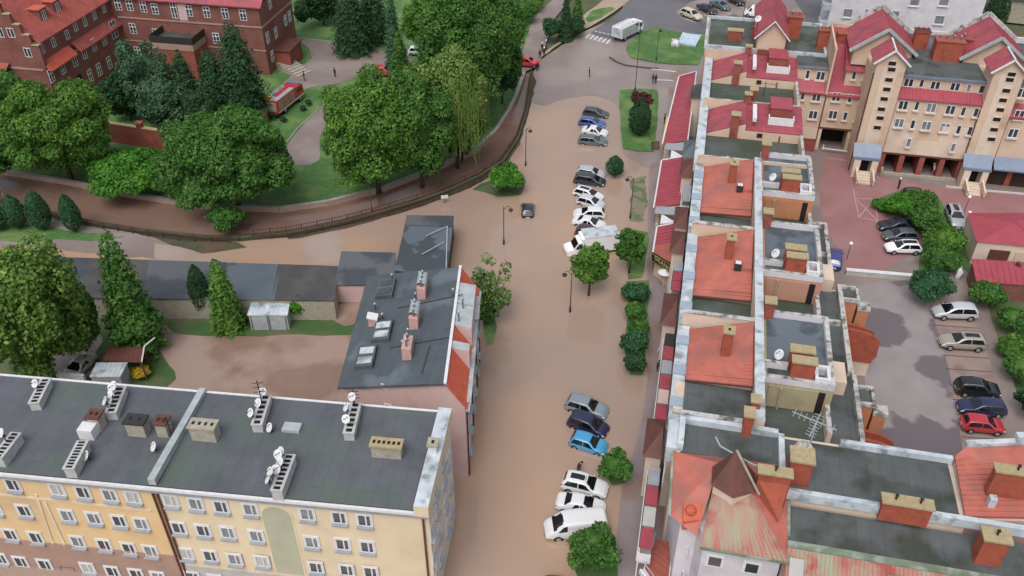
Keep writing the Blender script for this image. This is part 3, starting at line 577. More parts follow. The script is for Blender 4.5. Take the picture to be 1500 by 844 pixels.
for x, y, big in ((619, 425, 1), (608, 468, 1), (598, 512, 0)):
    p = onroof(x, y + 5); u, v = PF.inv(p); z = p.z; mb = MB(); mb.box(PF, u - .45, u + .45, v - 1.0, v + 1.0, z - .3, z + 1.3); c = mb.build('chimney', ['pink_chimney'], t); mb = MB()
    if big:
        for k in range(7):
            a0 = math.pi * k / 7; a1 = math.pi * (k + 1) / 7; mb.add([PF.p(u - .5 * math.cos(q), w_, z + 1.4 + .45 * math.sin(q)) for q in (a0, a1) for w_ in (v - .7, v + 1.2)], [(0, 1, 3, 2)])
        mb.box(PF, u - .5, u + .5, v + 1.1, v + 1.2, z + 1.3, z + 1.75)
    for s_ in (-.6, .1, .8): mb.tube([PF.p(u, v + s_, z + 1.2), PF.p(u, v + s_, z + 2.1), PF.p(u, v + s_, z + 2.12), PF.p(u, v + s_, z + 2.3)], [.09, .09, .17, .05], 8)
    mb.build('chimney_cowl', ['zinc'], c, True)
for x, y in ((575, 412), (550, 455), (561, 470), (618, 410), (664, 434), (672, 468), (678, 448), (590, 510), (609, 440)):
    p = onroof(x, y); MB().tube([p - Vector((0, 0, .2)), p + Vector((0, 0, .8)), p + Vector((0, 0, .82)), p + Vector((0, 0, 1))], [.09, .09, .17, .05], 8).build('vent_pipe', ['zinc'], t, True)
p = onroof(547, 475); u, v = PF.inv(p); chimney(t, PF, u, v, p.z - .3, p.z + .9, .9, .7, 'pink_chimney', 'white_paint')
# ================================================================== GARAGE ROWS
def garage(pts, z0, zs, roofm, label, wall='pink_plaster', cat='garage', doors=None, group=None, name='garage_row'):
    P = [g(x, y, z) for (x, y), z in zip(pts, zs)]; c = sum(P, Vector()) / len(P); t = thing(name, label, cat, (c.x, c.y, 0), group)
    q = [c + (p - c) * .97 for p in P]; mb = MB(); mb.prism([(p.x, p.y) for p in q], 0, [z - .12 for z in zs]); mb.build('wall', [wall], t)
    mb = MB(); mb.prism([(p.x, p.y) for p in P], [z - .14 for z in zs], [z for z in zs]); r = mb.build('roof', [roofm], t); return t, P, r
MM('roof_slate', '#444a52', '#3a4047', scale=.4, rough=.6, c='#565a60', cscale=.15, cw=(.5, .56), spec=.4)
MM('roof_slate_light', '#5c6671', '#515a64', scale=.3, rough=.45, c='#3f464d', cscale=.22, cw=(.5, .53), spec=.5)
MM('roof_slate_brown', '#4c4c4e', '#424244', scale=.4, rough=.7, c='#545150', cscale=.3)
for i, (xa, xb, m, lab) in enumerate(((50, 132, 'roof_slate', 'dark garage roof section partly behind the big light green tree at left'), (132, 222, 'roof_slate_brown', 'brownish garage roof section behind the tall conifer'), (222, 333, 'roof_slate', 'grey garage roof section between the tall conifer and the bright green one'),
                                      (333, 415, 'roof_slate_light', 'paler blue grey garage roof section above the metal shed'), (411, 497, 'roof_slate_brown', 'dark brown grey garage roof section at the bend of the garages'))):
    ya, yb = 373 + (xa - 50) * .033, 373 + (xb - 50) * .033; dx = -13
    garage([(xa + dx * .3, ya + 2), (xb - 4 if i < 4 else xb, yb + 2), (xb + dx if i < 4 else xb - 7, 440 + (xb - 490) * .01), (xa + dx, 440 + (xa - 490) * .01)], 0, [2.4, 2.4, 3.0, 3.0], m, lab, wall='cap_concrete', group='joined garage sections behind the yard')
garage([(500, 368), (580, 370), (578, 417), (490, 418)], 0, [3.0, 3.0, 2.6, 2.6], 'roof_slate', 'grey flat roofed garage with pink wall at the inner corner of the garages')
tg, P, r = garage([(596, 316), (665, 317), (654, 404), (578, 396)], 0, [3.2, 3.2, 2.9, 2.9], 'roof_slate_light', 'long wet blue grey garage roof standing in the flood beside the street', wall='timber')
mb = MB(); mb.beam(P[1] + Vector((-.7, -2.5, .1)), P[2] + Vector((-.1, 1, .1)), .12); mb.beam(P[1] + Vector((-.7, -2.5, .1)), P[1] + Vector((-3.2, -4.6, .1)), .1); mb.beam(P[1] + Vector((-.9, -6, .1)), P[1] + Vector((-3.4, -8.6, .1)), .1); mb.build('roof_edge_trim', ['zinc'], r)
mb = MB(); mb.prism([(p.x, p.y) for p in (P[0], P[1], P[1].lerp(P[2], .2), P[0].lerp(P[3], .2))], 3.1, 3.3); mb.build('raised_roof', ['roof_slate'], tg)
# sheds
def shed(pts, z0, z1, label, wall, roof, open_=False):
    P = [g(x, y, z) for (x, y), z in zip(pts, z1)]; c = sum(P, Vector()) / 4; t = thing('shed', label, 'shed', (c.x, c.y, 0)); mb = MB()
    q = [c + (p - c) * .95 for p in P]
    if open_:
        for p in q: MB().beam((p.x, p.y, 0), (p.x, p.y, p.z - .1), .14).build('post', ['timber'], t)
    else: mb.prism([(p.x, p.y) for p in q], 0, [z - .1 for z in z1]); mb.build('wall', [wall], t)
    mb = MB(); mb.prism([(p.x, p.y) for p in P], [z - .08 for z in z1], z1); ra = mb.build('roof', [roof], t); mb = MB(); battens(mb, P[0], P[1], P[2], P[3], 8, .04, .04); mb.build('roof_ribs', [roof], ra)
    return t, P
t, P = shed([(371, 437), (426, 437), (421, 462), (362, 462)], 0, [2.5, 2.5, 2.2, 2.2], 'pale grey metal shed with flat roof beside a light green bush', 'zinc', 'metal_coping')
a, b = P[3], P[2]; mb = MB()
for q in (.05, .48, .52, .95): p = a.lerp(b, q); p = p + (sum(P, Vector()) / 4 - p) * .045 - Vector((0, .04, 0)); mb.beam((p.x, p.y, .1), (p.x, p.y, 2.0), .05)
mb.build('door_edge', ['iron'], t)
shed([(142, 531), (187, 531), (176, 552), (131, 552)], 0, [2.4, 2.4, 2.2, 2.2], 'small grey green shed with light metal roof below the brown roofed shelter', 'sill_grey', 'metal_coping')
t, P = shed([(158, 508), (212, 508), (208, 531), (150, 528)], 0, [2.3, 2.9, 2.7, 2.2], 'open timber shelter with sloping brown roof under the tall conifer', 'timber', 'brown_roof', True)
mb = MB(); mb.beam(P[1] + Vector((0, 0, .1)), P[2] + Vector((0, 0, .1)), .12); mb.beam(P[1] + Vector((0, 0, .1)), P[1] + Vector((.9, .9, .5)), .12); mb.build('verge_board', ['white_paint'], t)
t = thing('low_wall', 'white rendered garden wall with a red end behind the long block', 'wall', g(105, 575, 0)); mb = MB(); mb.beam(g(70, 553, .8), g(126, 558, .8), .35, 1.6); mb.build('wall', ['white_paint'], t)
# ================================================================== RED ROOFED COMPLEX: stepped street houses
def roofpl(F, u0, u1, v0, v1, z00, z10, z11, z01):
    return [F.p(u0, v0, z00), F.p(u1, v0, z10), F.p(u1, v1, z11), F.p(u0, v1, z01)]
def flatroof(t, F, u0, u1, v0, v1, z, m): mb = MB(); mb.box(F, u0, u1, v0, v1, z - .15, z); return mb.build('flat_roof', [m], t)
def unit(Vn, label, tall, wallm='tan_plaster', eastwall='orange_wall', skylight=True, per=15.7, rl=10.3, zw=10.1, zsw=10.52, zse=10.72):
    t = thing('terraced_house', label, 'house', TF.p(6, Vn - 7, 0), 'stepped houses of the red roofed terrace'); V = Vn; e = V - per
    mb = MB(); mb.box(TF, -.3, 6.2, e + .02, V - rl, 0, zw - .2); mb.box(TF, -.3, 6.2, V - rl, V - .02, 0, 10.1); mb.build('wall', [wallm], t)
    # roof: low at the street (west), high at the middle coping
    A4 = roofpl(TF, .55, 6.1, V - rl, V - .3, zsw - .02, zse - .02, 12.35, 10.55)
    mb = MB(); mb.prism([(q.x, q.y) for q in A4], 9.9, [q.z - .12 for q in A4]); mb.build('gable_wall', [wallm], t)
    A5 = [q + Vector((0, 0, 0)) for q in roofpl(TF, .5, 6.1, V - rl - .3, V - .3, zsw, zse, 12.37, 10.57)]
    mb = MB(); mb.prism([(q.x, q.y) for q in A5], [q.z - .1 for q in A5], [q.z for q in A5])
    battens(mb, A5[0], A5[3], A5[2], A5[1], 19, .05, .06)
    mb.beam(A5[0] + (A5[3] - A5[0]) * .09 + Vector((0, 0, .12)), A5[1] + (A5[2] - A5[1]) * .09 + Vector((0, 0, .12)), .06, .06)
    rf = mb.build('orange_roof', ['orange_roof'], t)
    mb = MB(); mb.beam(A5[0] + Vector((0, 0, -.1)), A5[1] + Vector((0, 0, -.1)), .16, .14); mb.build('gutter', ['brown_roof'], rf)
    # white street-side parapet in steps
    mb = MB(); mb.box(TF, -.6, .48, e, V, 9.7, 10.75, 0, 0)
    for q in (.18, .5, .82): mb.box(TF, -.65, .53, V - per * q - .6, V - per * q + .6, 10.75, 10.95, 1)
    mb.build('street_parapet', ['metal_coping', 'coping_blue'], t)
    # sunk terrace and its south parapet
    flatroof(t, TF, .5, 6.2, e + .4, V - rl - .1, zw, 'bitumen_moss' if rl > 9 else 'bitumen')
    mb = MB(); mb.box(TF, -.3, 6.2, e, e + .4, 9.9, 12.2 if rl > 9 else 11.75, 0); mb.box(TF, -.35, 6.2, e - .06, e + .46, 12.2 if rl > 9 else 11.75, 12.3 if rl > 9 else 11.87, 1); mb.build('terrace_parapet', [wallm, 'old_coping'], t)
    # middle parapet
    mb = MB(); mb.box(TF, 6.2, 7.0, e, V, 9.5, 12.5, 0, 1); mb.box(TF, 6.15, 7.05, V - 8, V - 7, 12.5, 12.62, 1); mb.build('middle_parapet', [wallm, 'metal_coping'], t)
    # chimney with cap on the orange roof
    chimney(t, TF, 3.7, V - 4.6, 11, 13.9 + (.6 if tall else 0), .8, 1.1 if not tall else .9, 'brick_orange', 'cap_tan', holes=1)
    if skylight:
        mb = MB(); mb.box(TF, 4.3, 5.0, V - 6.7, V - 6.0, 11.3, 12.15); mb.box(TF, 4.36, 4.94, V - 6.64, V - 6.06, 12.15, 12.17, 1); mb.build('skylight', ['iron', 'white_paint'], rf)
        mb = MB(); a = roofpl(TF, 4.1, 6.0, V - 6.6, V - 3.4, 11.5, 11.75, 12.1, 11.7); mb.prism([(q.x, q.y) for q in a], 11.2, [q.z for q in a]); mb.build('roof_step', ['orange_roof'], rf)
    # east half
    n0, s0, s1 = V + 2.3, V - 5.4, V - 7.2; ew = 12.9
    mb = MB(); mb.box(TF, 7.0, ew, s1, n0, 0, 11.5); mb.box(TF, 7.0, ew, e + 2.3, s1, 0, 8.6); mb.build('wall', [eastwall], t)
    flatroof(t, TF, 7.4, ew - .45, s0 + .4, n0 - .4, 11.62, 'bitumen_blue'); flatroof(t, TF, 7.4, ew - .45, s1 + .4, s0, 11.6, 'bitumen')
    mb = MB(); ringwall(mb, TF, 7.0, ew, s0, n0, 11.5, 12.2, .42, 'nse', 0, 1); ringwall(mb, TF, 7.0, ew, s1, s0, 11.5, 12.16, .42, 'se', 0, 1); mb.build('parapet', ['white_plaster', 'old_coping'], t)
    flatroof(t, TF, 7.0, ew - .4, e + 2.3, s1, 8.75, 'bitumen_moss')
    mb = MB(); mb.box(TF, ew - .4, ew, e + 2.3, s1, 8.6, 9.9, 0, 1); mb.build('parapet', [wallm, 'old_coping'], t)
    mb = MB(); mb.box(TF, 7.6, 11.7, s1 - .12, s1 - .02, 8.9, 11.3); mb.build('wall_panel', [eastwall], t)
    mb = MB(); mb.tube([TF.p(8.6, s1 - .25, 11.3), TF.p(8.6, s1 - .25, 8.8)], .09, 6); mb.build('downpipe', ['cap_concrete'], t)
    mb = MB(); mb.box(TF, 11.75, 12.3, s1 - .1, s1 - .015, 8.8, 11.2); mb.build('balcony_door', ['opening_dark'], t)
    # pair of orange stacks
    chimney(t, TF, 10.0, s0 + .4, 11.6, 13.8, 1.9, .8, 'brick_orange', 'cap_tan'); chimney(t, TF, 10.1, s1 + .75, 11.6, 13.8, 1.9, .8, 'brick_orange', 'cap_tan')
    chimney(t, TF, 7.5, V + 2.0, 11, 13.4, .9, .9, 'brick_red', 'cap_tan')
    mb = MB(); ringwall(mb, TF, 11.2, 12.5, s1 + .2, s0 + .3, 11.6, 12.5, .28, 'nsew'); mb.build('light_well', ['white_paint'], t)
    mb = MB(); mb.dish(TF.p(8.3, s0 + .9, 12.5), .5, R(200)); mb.build('satellite_dish', ['white_paint', 'iron'], t, True)
    # windows and balconies towards the street
    for q in (2.5, 5.5, 8.5, 11.5, 14):
        for z in (5.4, 8.4): window(t, 0, 0, TF.p(-.3, 0), nW(TF), 1.0, 1.5, 'double', trim='white_paint', at=TF.p(-.3, V - q, z))
    return t
MM('orange_wall', '#bd7d55', '#ad6f49', scale=.6, c='#9c7a60', cscale=.3, cw=(.55, .75))
MM('olive_wall', '#a39a78', '#948a6c', scale=.6, c='#8c7c64', cscale=.4, cw=(.5, .7))
unit(50.2, 'stepped house with orange roof, fourth of the terrace from the front, below the red roofs', False)
unit(34.5, 'stepped house with orange roof and skylight in the middle of the terrace', False, wallm='pale_plaster', eastwall='pink_wall') if MM('pink_wall', '#b98a72', '#a97b65', scale=.6) or True else 0
unit(18.7, 'stepped house with larger orange roof and a tall orange chimney, nearest of its kind', True, wallm='pale_plaster', eastwall='olive_wall', skylight=False, per=12.9, rl=8.0, zw=11.1, zsw=11.5, zse=11.8)
# the nearest unit also has a lower overhanging roof edge and long white flashing at the street
# northern houses with crimson roofs over their full width
def redunit(Vn, Vs, wl, label, far=False):
    t = thing('terraced_house', label, 'house', TF.p(6, (Vn + Vs) / 2, 0), 'red roofed houses at the far end of the terrace'); V = Vn; UE = 12.4
    mb = MB(); mb.box(TF, -.4, UE, Vs + .02, V - .02, 0, 10.0); mb.build('wall', ['tan_plaster'], t)
    s = V - 7.2
    for u0, u1, z0, z1, sk in ((.4, 5.2, 10.5, 12.3, 0), (5.2, UE, 12.0, 12.0, 1)):
        A5 = roofpl(TF, u0, u1, s, V - .3, z0 - (.6 if sk else 0), (z1 if not sk else z0 - .6), z1, z0)
        mb = MB(); mb.prism([(q.x, q.y) for q in A5], 10, [q.z - .1 for q in A5]); mb.build('gable_wall', ['tan_plaster'], t)
        mb = MB(); mb.prism([(q.x, q.y) for q in A5], [q.z - .1 for q in A5], [q.z + .01 for q in A5]); battens(mb, A5[0], A5[3], A5[2], A5[1], 13, .05, .05); mb.build('red_roof', ['red_roof'], t)
    mb = MB(); mb.box(TF, -.8, .35, Vs, V, 9.7, 10.9); mb.build('street_parapet', ['metal_coping'], t)
    flatroof(t, TF, .4, UE - .4, Vs + .3, s, 10.1, 'bitumen_moss')
    mb = MB(); mb.box(TF, -.4, UE, Vs, Vs + .3, 10, 12.0, 0, 1); mb.box(TF, UE - .35, UE, Vs + .3, s, 10, 11.4, 0, 1); mb.build('terrace_parapet', ['tan_plaster', 'old_coping'], t)
    chimney(t, TF, 3.8, s + .3, 9.5, 13.3, 1.0, 1.0, 'brick_red', 'cap_tan'); chimney(t, TF, 5.3, V - .6, 10, 13.4, .8, .8, 'brick_red', 'cap_tan')
    mb = MB(); mb.beam(TF.p(6.2, s + .6, 12.6), TF.p(6.2, V - 2.6, 12.75), .5, .5); mb.build('ventilation_duct', ['white_paint'], t)
    mb = MB(); mb.box(TF, 8.2, 10.8, V - 4.4, V - 1.0, 11.2, 13.4); mb.box(TF, 8.1, 10.9, V - 4.5, V - .9, 13.4, 13.5, 1); c = mb.build('chimney', ['brick_red', 'deep_red_roof'], t)
    mb = MB(); ringwall(mb, TF, 8.0, 11.2, V - 5.4, V - 4.4, 11.5, 12.6, .14, 'sew'); mb.build('balustrade', ['white_paint'], t)
    mb = MB()
    for q in (3, 9): mb.tube([TF.p(q + .6, s - .12, 11), TF.p(q + .6, s - .12, 10)], .08, 6)
    mb.build('downpipe', ['brown_roof'], t)
    window(t, 0, 0, TF.p(0, s), nS(TF), .7, .6, 'single', frame='brown_roof', glass='opening_dark', at=TF.p(7.1, s, 10.8))
    for q in (2.0, 5, 8, 11, 14):
        for z in (5.4, 8.4): window(t, 0, 0, TF.p(-.4, 0), nW(TF), 1.0, 1.5, 'double', trim='white_paint', at=TF.p(-.4, V - q, z))
    return t
t = redunit(66.6, 50.2, 0, 'house with crimson roof and walled dark terrace just above the orange roofs')
mb = MB(); mb.dish(TF.p(3.2, 51.8, 10.9), .45, R(210)); mb.build('satellite_dish', ['white_paint', 'iron'], t, True)
t = redunit(83.4, 66.6, 0, 'farther house with crimson roof and three satellite dishes on its dark terrace')
for u in (1.2, 2.3, 4.3): mb = MB(); mb.dish(TF.p(u, 68.0, 10.9), .48, R(205)); mb.build('satellite_dish', ['white_paint', 'iron'], t, True)
mb = MB(); p = TF.p(7.4, 67.8, 12.4); mb.beam(p, p + Vector((0, 0, 2.2)), .08); mb.beam(p + Vector((-1, 0, 2)), p + Vector((1.2, -.6, 2)), .05); mb.build('aerial', ['iron'], t)
chimney(t, TF, 6.0, 67.2, 10, 13.6, .9, .9, 'brick_red', 'cap_tan')
# far end block with dark flat roofs and the gabled stair tower
t = thing('corner_house', 'far corner house with dark flat roofs around a crimson gabled stair tower', 'house', TF.p(7, 90, 0))
mb = MB(); mb.box(TF, -1.0, 16.6, 83.42, 96.2, 0, 12.3); mb.build('wall', ['tan_plaster'], t)
flatroof(t, TF, -.6, 6.4, 83.9, 95.8, 12.42, 'bitumen_moss'); flatroof(t, TF, 10.4, 16.2, 83.9, 95.8, 12.42, 'bitumen_moss')
mb = MB(); ringwall(mb, TF, -1.2, 16.6, 83.42, 96.2, 12.3, 12.85, .38, 'nsew'); mb.build('parapet', ['metal_coping'], t)
mb = MB(); mb.box(TF, 6.4, 10.4, 83.3, 92, 12.3, 15.0); mb.add([TF.p(6.4, 83.3, 15), TF.p(10.4, 83.3, 15), TF.p(8.4, 83.3, 17.2), TF.p(6.4, 96.5, 15), TF.p(10.4, 96.5, 15), TF.p(8.4, 96.5, 17.2)], [(0, 1, 2), (5, 4, 3)]); mb.build('gable_wall', ['tan_plaster'], t)
mb = MB()
for s_ in (-1, 1):
    a = [TF.p(8.4, 82.9, 17.3), TF.p(8.4 + s_ * 2.5, 82.9, 14.6), TF.p(8.4 + s_ * 2.5, 96.8, 14.6), TF.p(8.4, 96.8, 17.3)]
    mb.prism([(q.x, q.y) for q in a], [q.z - .15 for q in a], [q.z for q in a]); battens(mb, a[0], a[3], a[2], a[1], 22, .05, .05)
mb.build('red_roof', ['red_roof'], t)
mb = MB()
for s_ in (-1, 1): MB().beam(TF.p(8.4, 82.8, 17.35), TF.p(8.4 + s_ * 2.55, 82.8, 14.6), .25, .12).build('barge_board', ['white_paint'], t)
mb = MB(); mb.box(TF, 6.6, 10.2, 83.15, 83.28, 11.0, 12.9); mb.build('brick_panel', ['brick_red'], t)
chimney(t, TF, 3.2, 87.5, 12.4, 13.9, 2.2, .9, 'brick_red', 'cap_tan'); chimney(t, TF, 5.9, 88.5, 12.4, 14.2, .6, .6, 'brick_red', 'brown_roof')
chimney(t, TF, 11.9, 91, 12.4, 15.6, 2.0, 2.2, 'brick_orange', 'brick_red', 2); chimney(t, TF, 16.0, 87, 12.4, 15.2, 1.6, 1.4, 'brick_orange', 'brick_red', 3); chimney(t, TF, 18.6, 86.3, 12.4, 15.2, 1.6, 1.4, 'brick_orange', 'brick_red', 0)
p = g(1111, 28, 17.5); mb = MB(); mb.dish(p, .5, R(220)); mb.beam(p, p + Vector((0, 0, -2.0)), .08, mi=1); mb.build('satellite_dish', ['white_paint', 'iron'], t, True)
# ------------------------------------------------------------------ shop wing along the street
def shops(V0, V1, uo0, uo1, ui, label, m='deep_red_roof', m2=None, split=None, dv=0):
    t = thing('shop_pavilion', label, 'shop', TF.p((uo0 + ui) / 2, (V0 + V1) / 2, 0), 'low shops in front of the terrace')
    pts = [TF.p(uo0, V0 + dv), TF.p(ui, V0), TF.p(ui, V1), TF.p(uo1, V1)]
    mb = MB(); mb.prism([(q.x, q.y) for q in pts], 0, [2.9, 3.7, 3.7, 2.9]); mb.build('wall', ['tan_plaster'], t)
    secs = [(V0, V1, m)] if split is None else [(V0, split, m2), (split, V1, m)]
    for a, b, mm in secs:
        f = lambda v: uo0 + (uo1 - uo0) * (v - V0) / (V1 - V0)
        A5 = [TF.p(f(a) - .25, a + (dv if a == V0 else 0), 2.95), TF.p(ui, a, 3.95), TF.p(ui, b, 3.95), TF.p(f(b) - .25, b, 2.95)]; mb = MB(); mb.prism([(q.x, q.y) for q in A5], [q.z - .12 for q in A5], [q.z for q in A5]); battens(mb, A5[0], A5[3], A5[2], A5[1], int((b - a) / .7), .05, .06); mb.build('red_roof', [mm], t)
    mb = MB(); mb.beam(TF.p(uo0 - .35, V0 + dv, 2.95), TF.p(uo1 - .35, V1, 2.95), .2, .15); mb.beam(TF.p(ui + .1, V0, 3.95), TF.p(ui + .1, V1, 3.95), .18, .35); mb.beam(TF.p(uo1 - .3, V1 + .1, 3.0), TF.p(ui, V1 + .1, 4.0), .2, .15); mb.build('gutter', ['white_paint'], t)
    for k in range(int((V1 - V0 - dv) / 2.4)):
        v = V0 + 1.4 + k * 2.4 + dv; f = uo0 + (uo1 - uo0) * (v - V0) / (V1 - V0); window(t, 0, 0, TF.p(f, 0), nW(TF), 1.8, 1.9, 'double', frame='iron', at=TF.p(f, v, 1.4))
    return t
t = shops(69.5, 94, -5.0, -4.2, -1.9, 'longest low shop wing with crimson ribbed roof and yellow fascia, nearest the square')
mb = MB(); mb.beam(TF.p(-5.35, 71, 2.6), TF.p(-5.3, 78.5, 2.6), .15, .8); mb.build('yellow_fascia', [mat('yellow_sign', '#d9b52e')], t); M['yellow_sign'] = MATS['yellow_sign']
shops(51.8, 64.5, -4.7, -4.7, -1.7, 'middle low shop wing with crimson ribbed roof between two glass canopies')
t = shops(38.2, 47.2, -3.9, -3.9, -1.5, 'nearest low shop wing with red roof ending in a black sign fascia', m2='orange_roof', split=43.2, dv=3.0)
# black fascia with gold lettering on the slanting end
FA, FB = TF.p(-4.25, 40.95, 2.75), TF.p(-1.5, 37.9, 3.3); d = (FB - FA).normalized(); nn = Vector((-d.y, d.x, 0)) * -1
MM('sign_black', '#1d1a18', '#2a2622', scale=2); MM('sign_gold', '#a39a5a', rough=.5)
if nn.y > 0: nn = -nn
mb = MB(); mb.beam(FA, FB, .14, 1.25); sg = mb.build('sign_board', ['sign_black'], t)
for dz in (-.5, .5): MB().beam(FA + nn * .09 + Vector((0, 0, dz)), FB + nn * .09 + Vector((0, 0, dz)), .03, .05).build('sign_border', ['sign_gold'], sg)
cu = bpy.data.curves.new('sign_lettering', 'FONT'); cu.body = 'GRAND'; cu.size = .82; cu.extrude = .02; cu.align_x = 'CENTER'; cu.align_y = 'CENTER'; cu.space_character = 1.1; cu.offset = .012
tx = bpy.data.objects.new('lettering_source', cu); COL.objects.link(tx); bpy.context.view_layer.update()
me = bpy.data.meshes.new_from_object(tx.evaluated_get(bpy.context.evaluated_depsgraph_get())); bpy.data.objects.remove(tx); me.materials.clear(); me.materials.append(M['sign_gold'])
o = bpy.data.objects.new('sign_lettering', me); COL.objects.link(o); o.parent = sg; mid = (FA + FB) / 2 + nn * .1
xa = Vector((0, 0, 1)).cross(-nn) if False else d; o.matrix_local = Matrix.Translation(mid - ORG[sg.name]) @ Matrix(((d.x, 0, nn.x, 0), (d.y, 0, nn.y, 0), (0, 1, 0, 0), (0, 0, 0, 1)))
# glass canopies between the wings
for va, vb, lab in ((64.7, 69.2, 'grey and white pointed glass canopy between the first two shop wings'), (47.5, 51.6, 'grey and white pointed glass canopy by the flower stall gap')):
    t = thing('entrance_canopy', lab, 'canopy', TF.p(-3.2, (va + vb) / 2, 0)); mb = MB()
    for u in (-4.3, -2.2):
        for v in (va + .2, vb - .2): MB().beam(TF.p(u, v, 0), TF.p(u, v, 3.2), .14).build('post', ['white_paint'], t)
    mb = MB(); a = [TF.p(-4.8, (va + vb) / 2 + .2, 3.4), TF.p(-1.9, va + 1.2, 4.2), TF.p(-1.9, vb - 1.0, 4.2), TF.p(-4.8, vb, 3.3)]; mb.prism([(q.x, q.y) for q in a], [q.z - .1 for q in a], [q.z for q in a]); mb.build('canopy_roof', ['sill_grey'], t)
    mb = MB(); a = [TF.p(-3.9, va + .1, 3.3), TF.p(-2.0, va + .2, 3.7), TF.p(-3.9, (va + vb) / 2 + .1, 3.5)]; mb.prism([(q.x, q.y) for q in a], [q.z - .1 for q in a], [q.z for q in a]); mb.build('canopy_roof', ['white_paint'], t)
# pyramid roofed bays, balconies and awnings against the terrace
def bay(v, z, m, lab, half=1.6, uo=-2.3, name='bay_roof'):
    t = thing('bay_window', lab, 'bay', TF.p(-1.2, v, 0), 'pyramid roofed bays on the street side'); mb = MB(); mb.box(TF, uo + .3, -.7, v - half + .3, v + half - .3, 0, z); mb.build('wall', ['pale_plaster'], t)
    c = [TF.p(uo, v - half, z), TF.p(-.65, v - half, z), TF.p(-.65, v + half, z), TF.p(uo, v + half, z)]; ap = TF.p(-.8, v, z + 1.5); mb = MB(); mb.add(c + [ap], [(0, 1, 4), (1, 2, 4), (2, 3, 4), (3, 0, 4), (3, 2, 1, 0)]); mb.build('pyramid_roof', [m], t); return t
bay(80.5, 6.5, 'bitumen', 'grey pyramid roofed bay beside the far shop wing', 2.2); bay(62.0, 6.5, 'bitumen_blue', 'blue grey roofed bay above the middle shop wing', 2.4)
bay(56.6, 6.5, 'brown_roof', 'brown pyramid roofed bay north of the striped balcony', 2.4); bay(45.0, 6.2, 'brown_roof', 'brown pyramid roofed bay behind the nearest shop wing', 2.3); bay(39.5, 6.2, 'brown_roof', 'brown pyramid roofed bay just above the black sign', 2.4)
bay(28.0, 5.2, 'brown_roof', 'brown pyramid roofed bay over the shadowed passage', 2.8); bay(8.7, 5.5, 'brown_roof', 'brown pyramid roofed bay close to the front corner house', 2.4)
def balcony(v0, v1, z, cols, lab):
    t = thing('balcony', lab, 'balcony', TF.p(-1, (v0 + v1) / 2, 0), 'balconies on the street side'); mb = MB(); mb.box(TF, -1.7, -.62, v0, v1, z - .2, z); mb.build('floor_slab', ['stucco_grey'], t)
    n = len(cols); mb = MB(); mb.box(TF, -1.75, -1.68, v0, v1, z, z + 1.0); mb.box(TF, -1.68, -.62, v0, v0 + .06, z, z + 1.0); mb.build('railing', ['white_paint'], t)
    for i, c in enumerate(cols): a = v0 + (v1 - v0) * i / n; mb = MB(); mb.box(TF, -1.6, -.62, a + .1, a + (v1 - v0) / n - .1, z + 1.6, z + 1.68); mb.build('awning', [c], t)
    mb = MB()
    for q in (v0 + .1, v1 - .1): MB().beam(TF.p(-1.6, q, 0), TF.p(-1.6, q, z + 1.6), .1).build('post', ['white_paint'], t)
    return t
balcony(48.0, 52.0, 5, ['sill_grey'], 'white railed balcony with pale striped floor between two brown bays'); balcony(30.8, 36.4, 4, ['deep_red_roof', 'deep_red_roof', 'sill_grey'], 'balcony under two red awnings and a grey one below the black sign')
balcony(11.3, 24.0, 3.6, ['deep_red_roof', 'pink_plaster', 'deep_red_roof', 'sill_grey', 'deep_red_roof', 'iron'], 'long balcony with red and grey awnings above the pavement walkers'); balcony(-3.0, 5.8, 3.4, ['deep_red_roof', 'stucco_grey', 'deep_red_roof', 'sill_grey'], 'balcony with red and grey awnings beside the front corner house')
# ------------------------------------------------------------------ garden side: low terraces with white copings and orange curved walls
t = thing('low_terrace', 'lower flat roofed wing with white copings and curved orange fin walls towards the car park', 'building', TF.p(15, 25, 0)); LT = t
mb = MB(); mb.box(TF, 12.92, 15.8, 5.5, 31, 0, 8.2); mb.box(TF, 12.92, 14.8, 31, 43, 0, 8.2); mb.build('wall', ['pale_plaster'], t)
flatroof(t, TF, 12.95, 15.4, 5.9, 30.6, 8.3, 'bitumen'); flatroof(t, TF, 12.95, 14.4, 31.4, 42.6, 8.3, 'bitumen')
mb = MB(); mb.box(TF, 15.4, 15.8, 5.5, 17.5, 8.2, 8.95); mb.box(TF, 15.1, 15.5, 17.5, 31, 8.2, 8.95); mb.box(TF, 14.4, 14.8, 31, 43, 8.2, 8.95); mb.box(TF, 12.92, 15.1, 24.8, 25.2, 8.2, 8.8); mb.box(TF, 12.92, 14.4, 42.6, 43, 8.2, 8.9); mb.box(TF, 12.92, 17.6, 5.5, 5.9, 8.2, 8.9); mb.box(TF, 12.92, 14.4, 36.9, 37.2, 8.2, 8.7); mb.build('parapet', ['old_coping'], t)
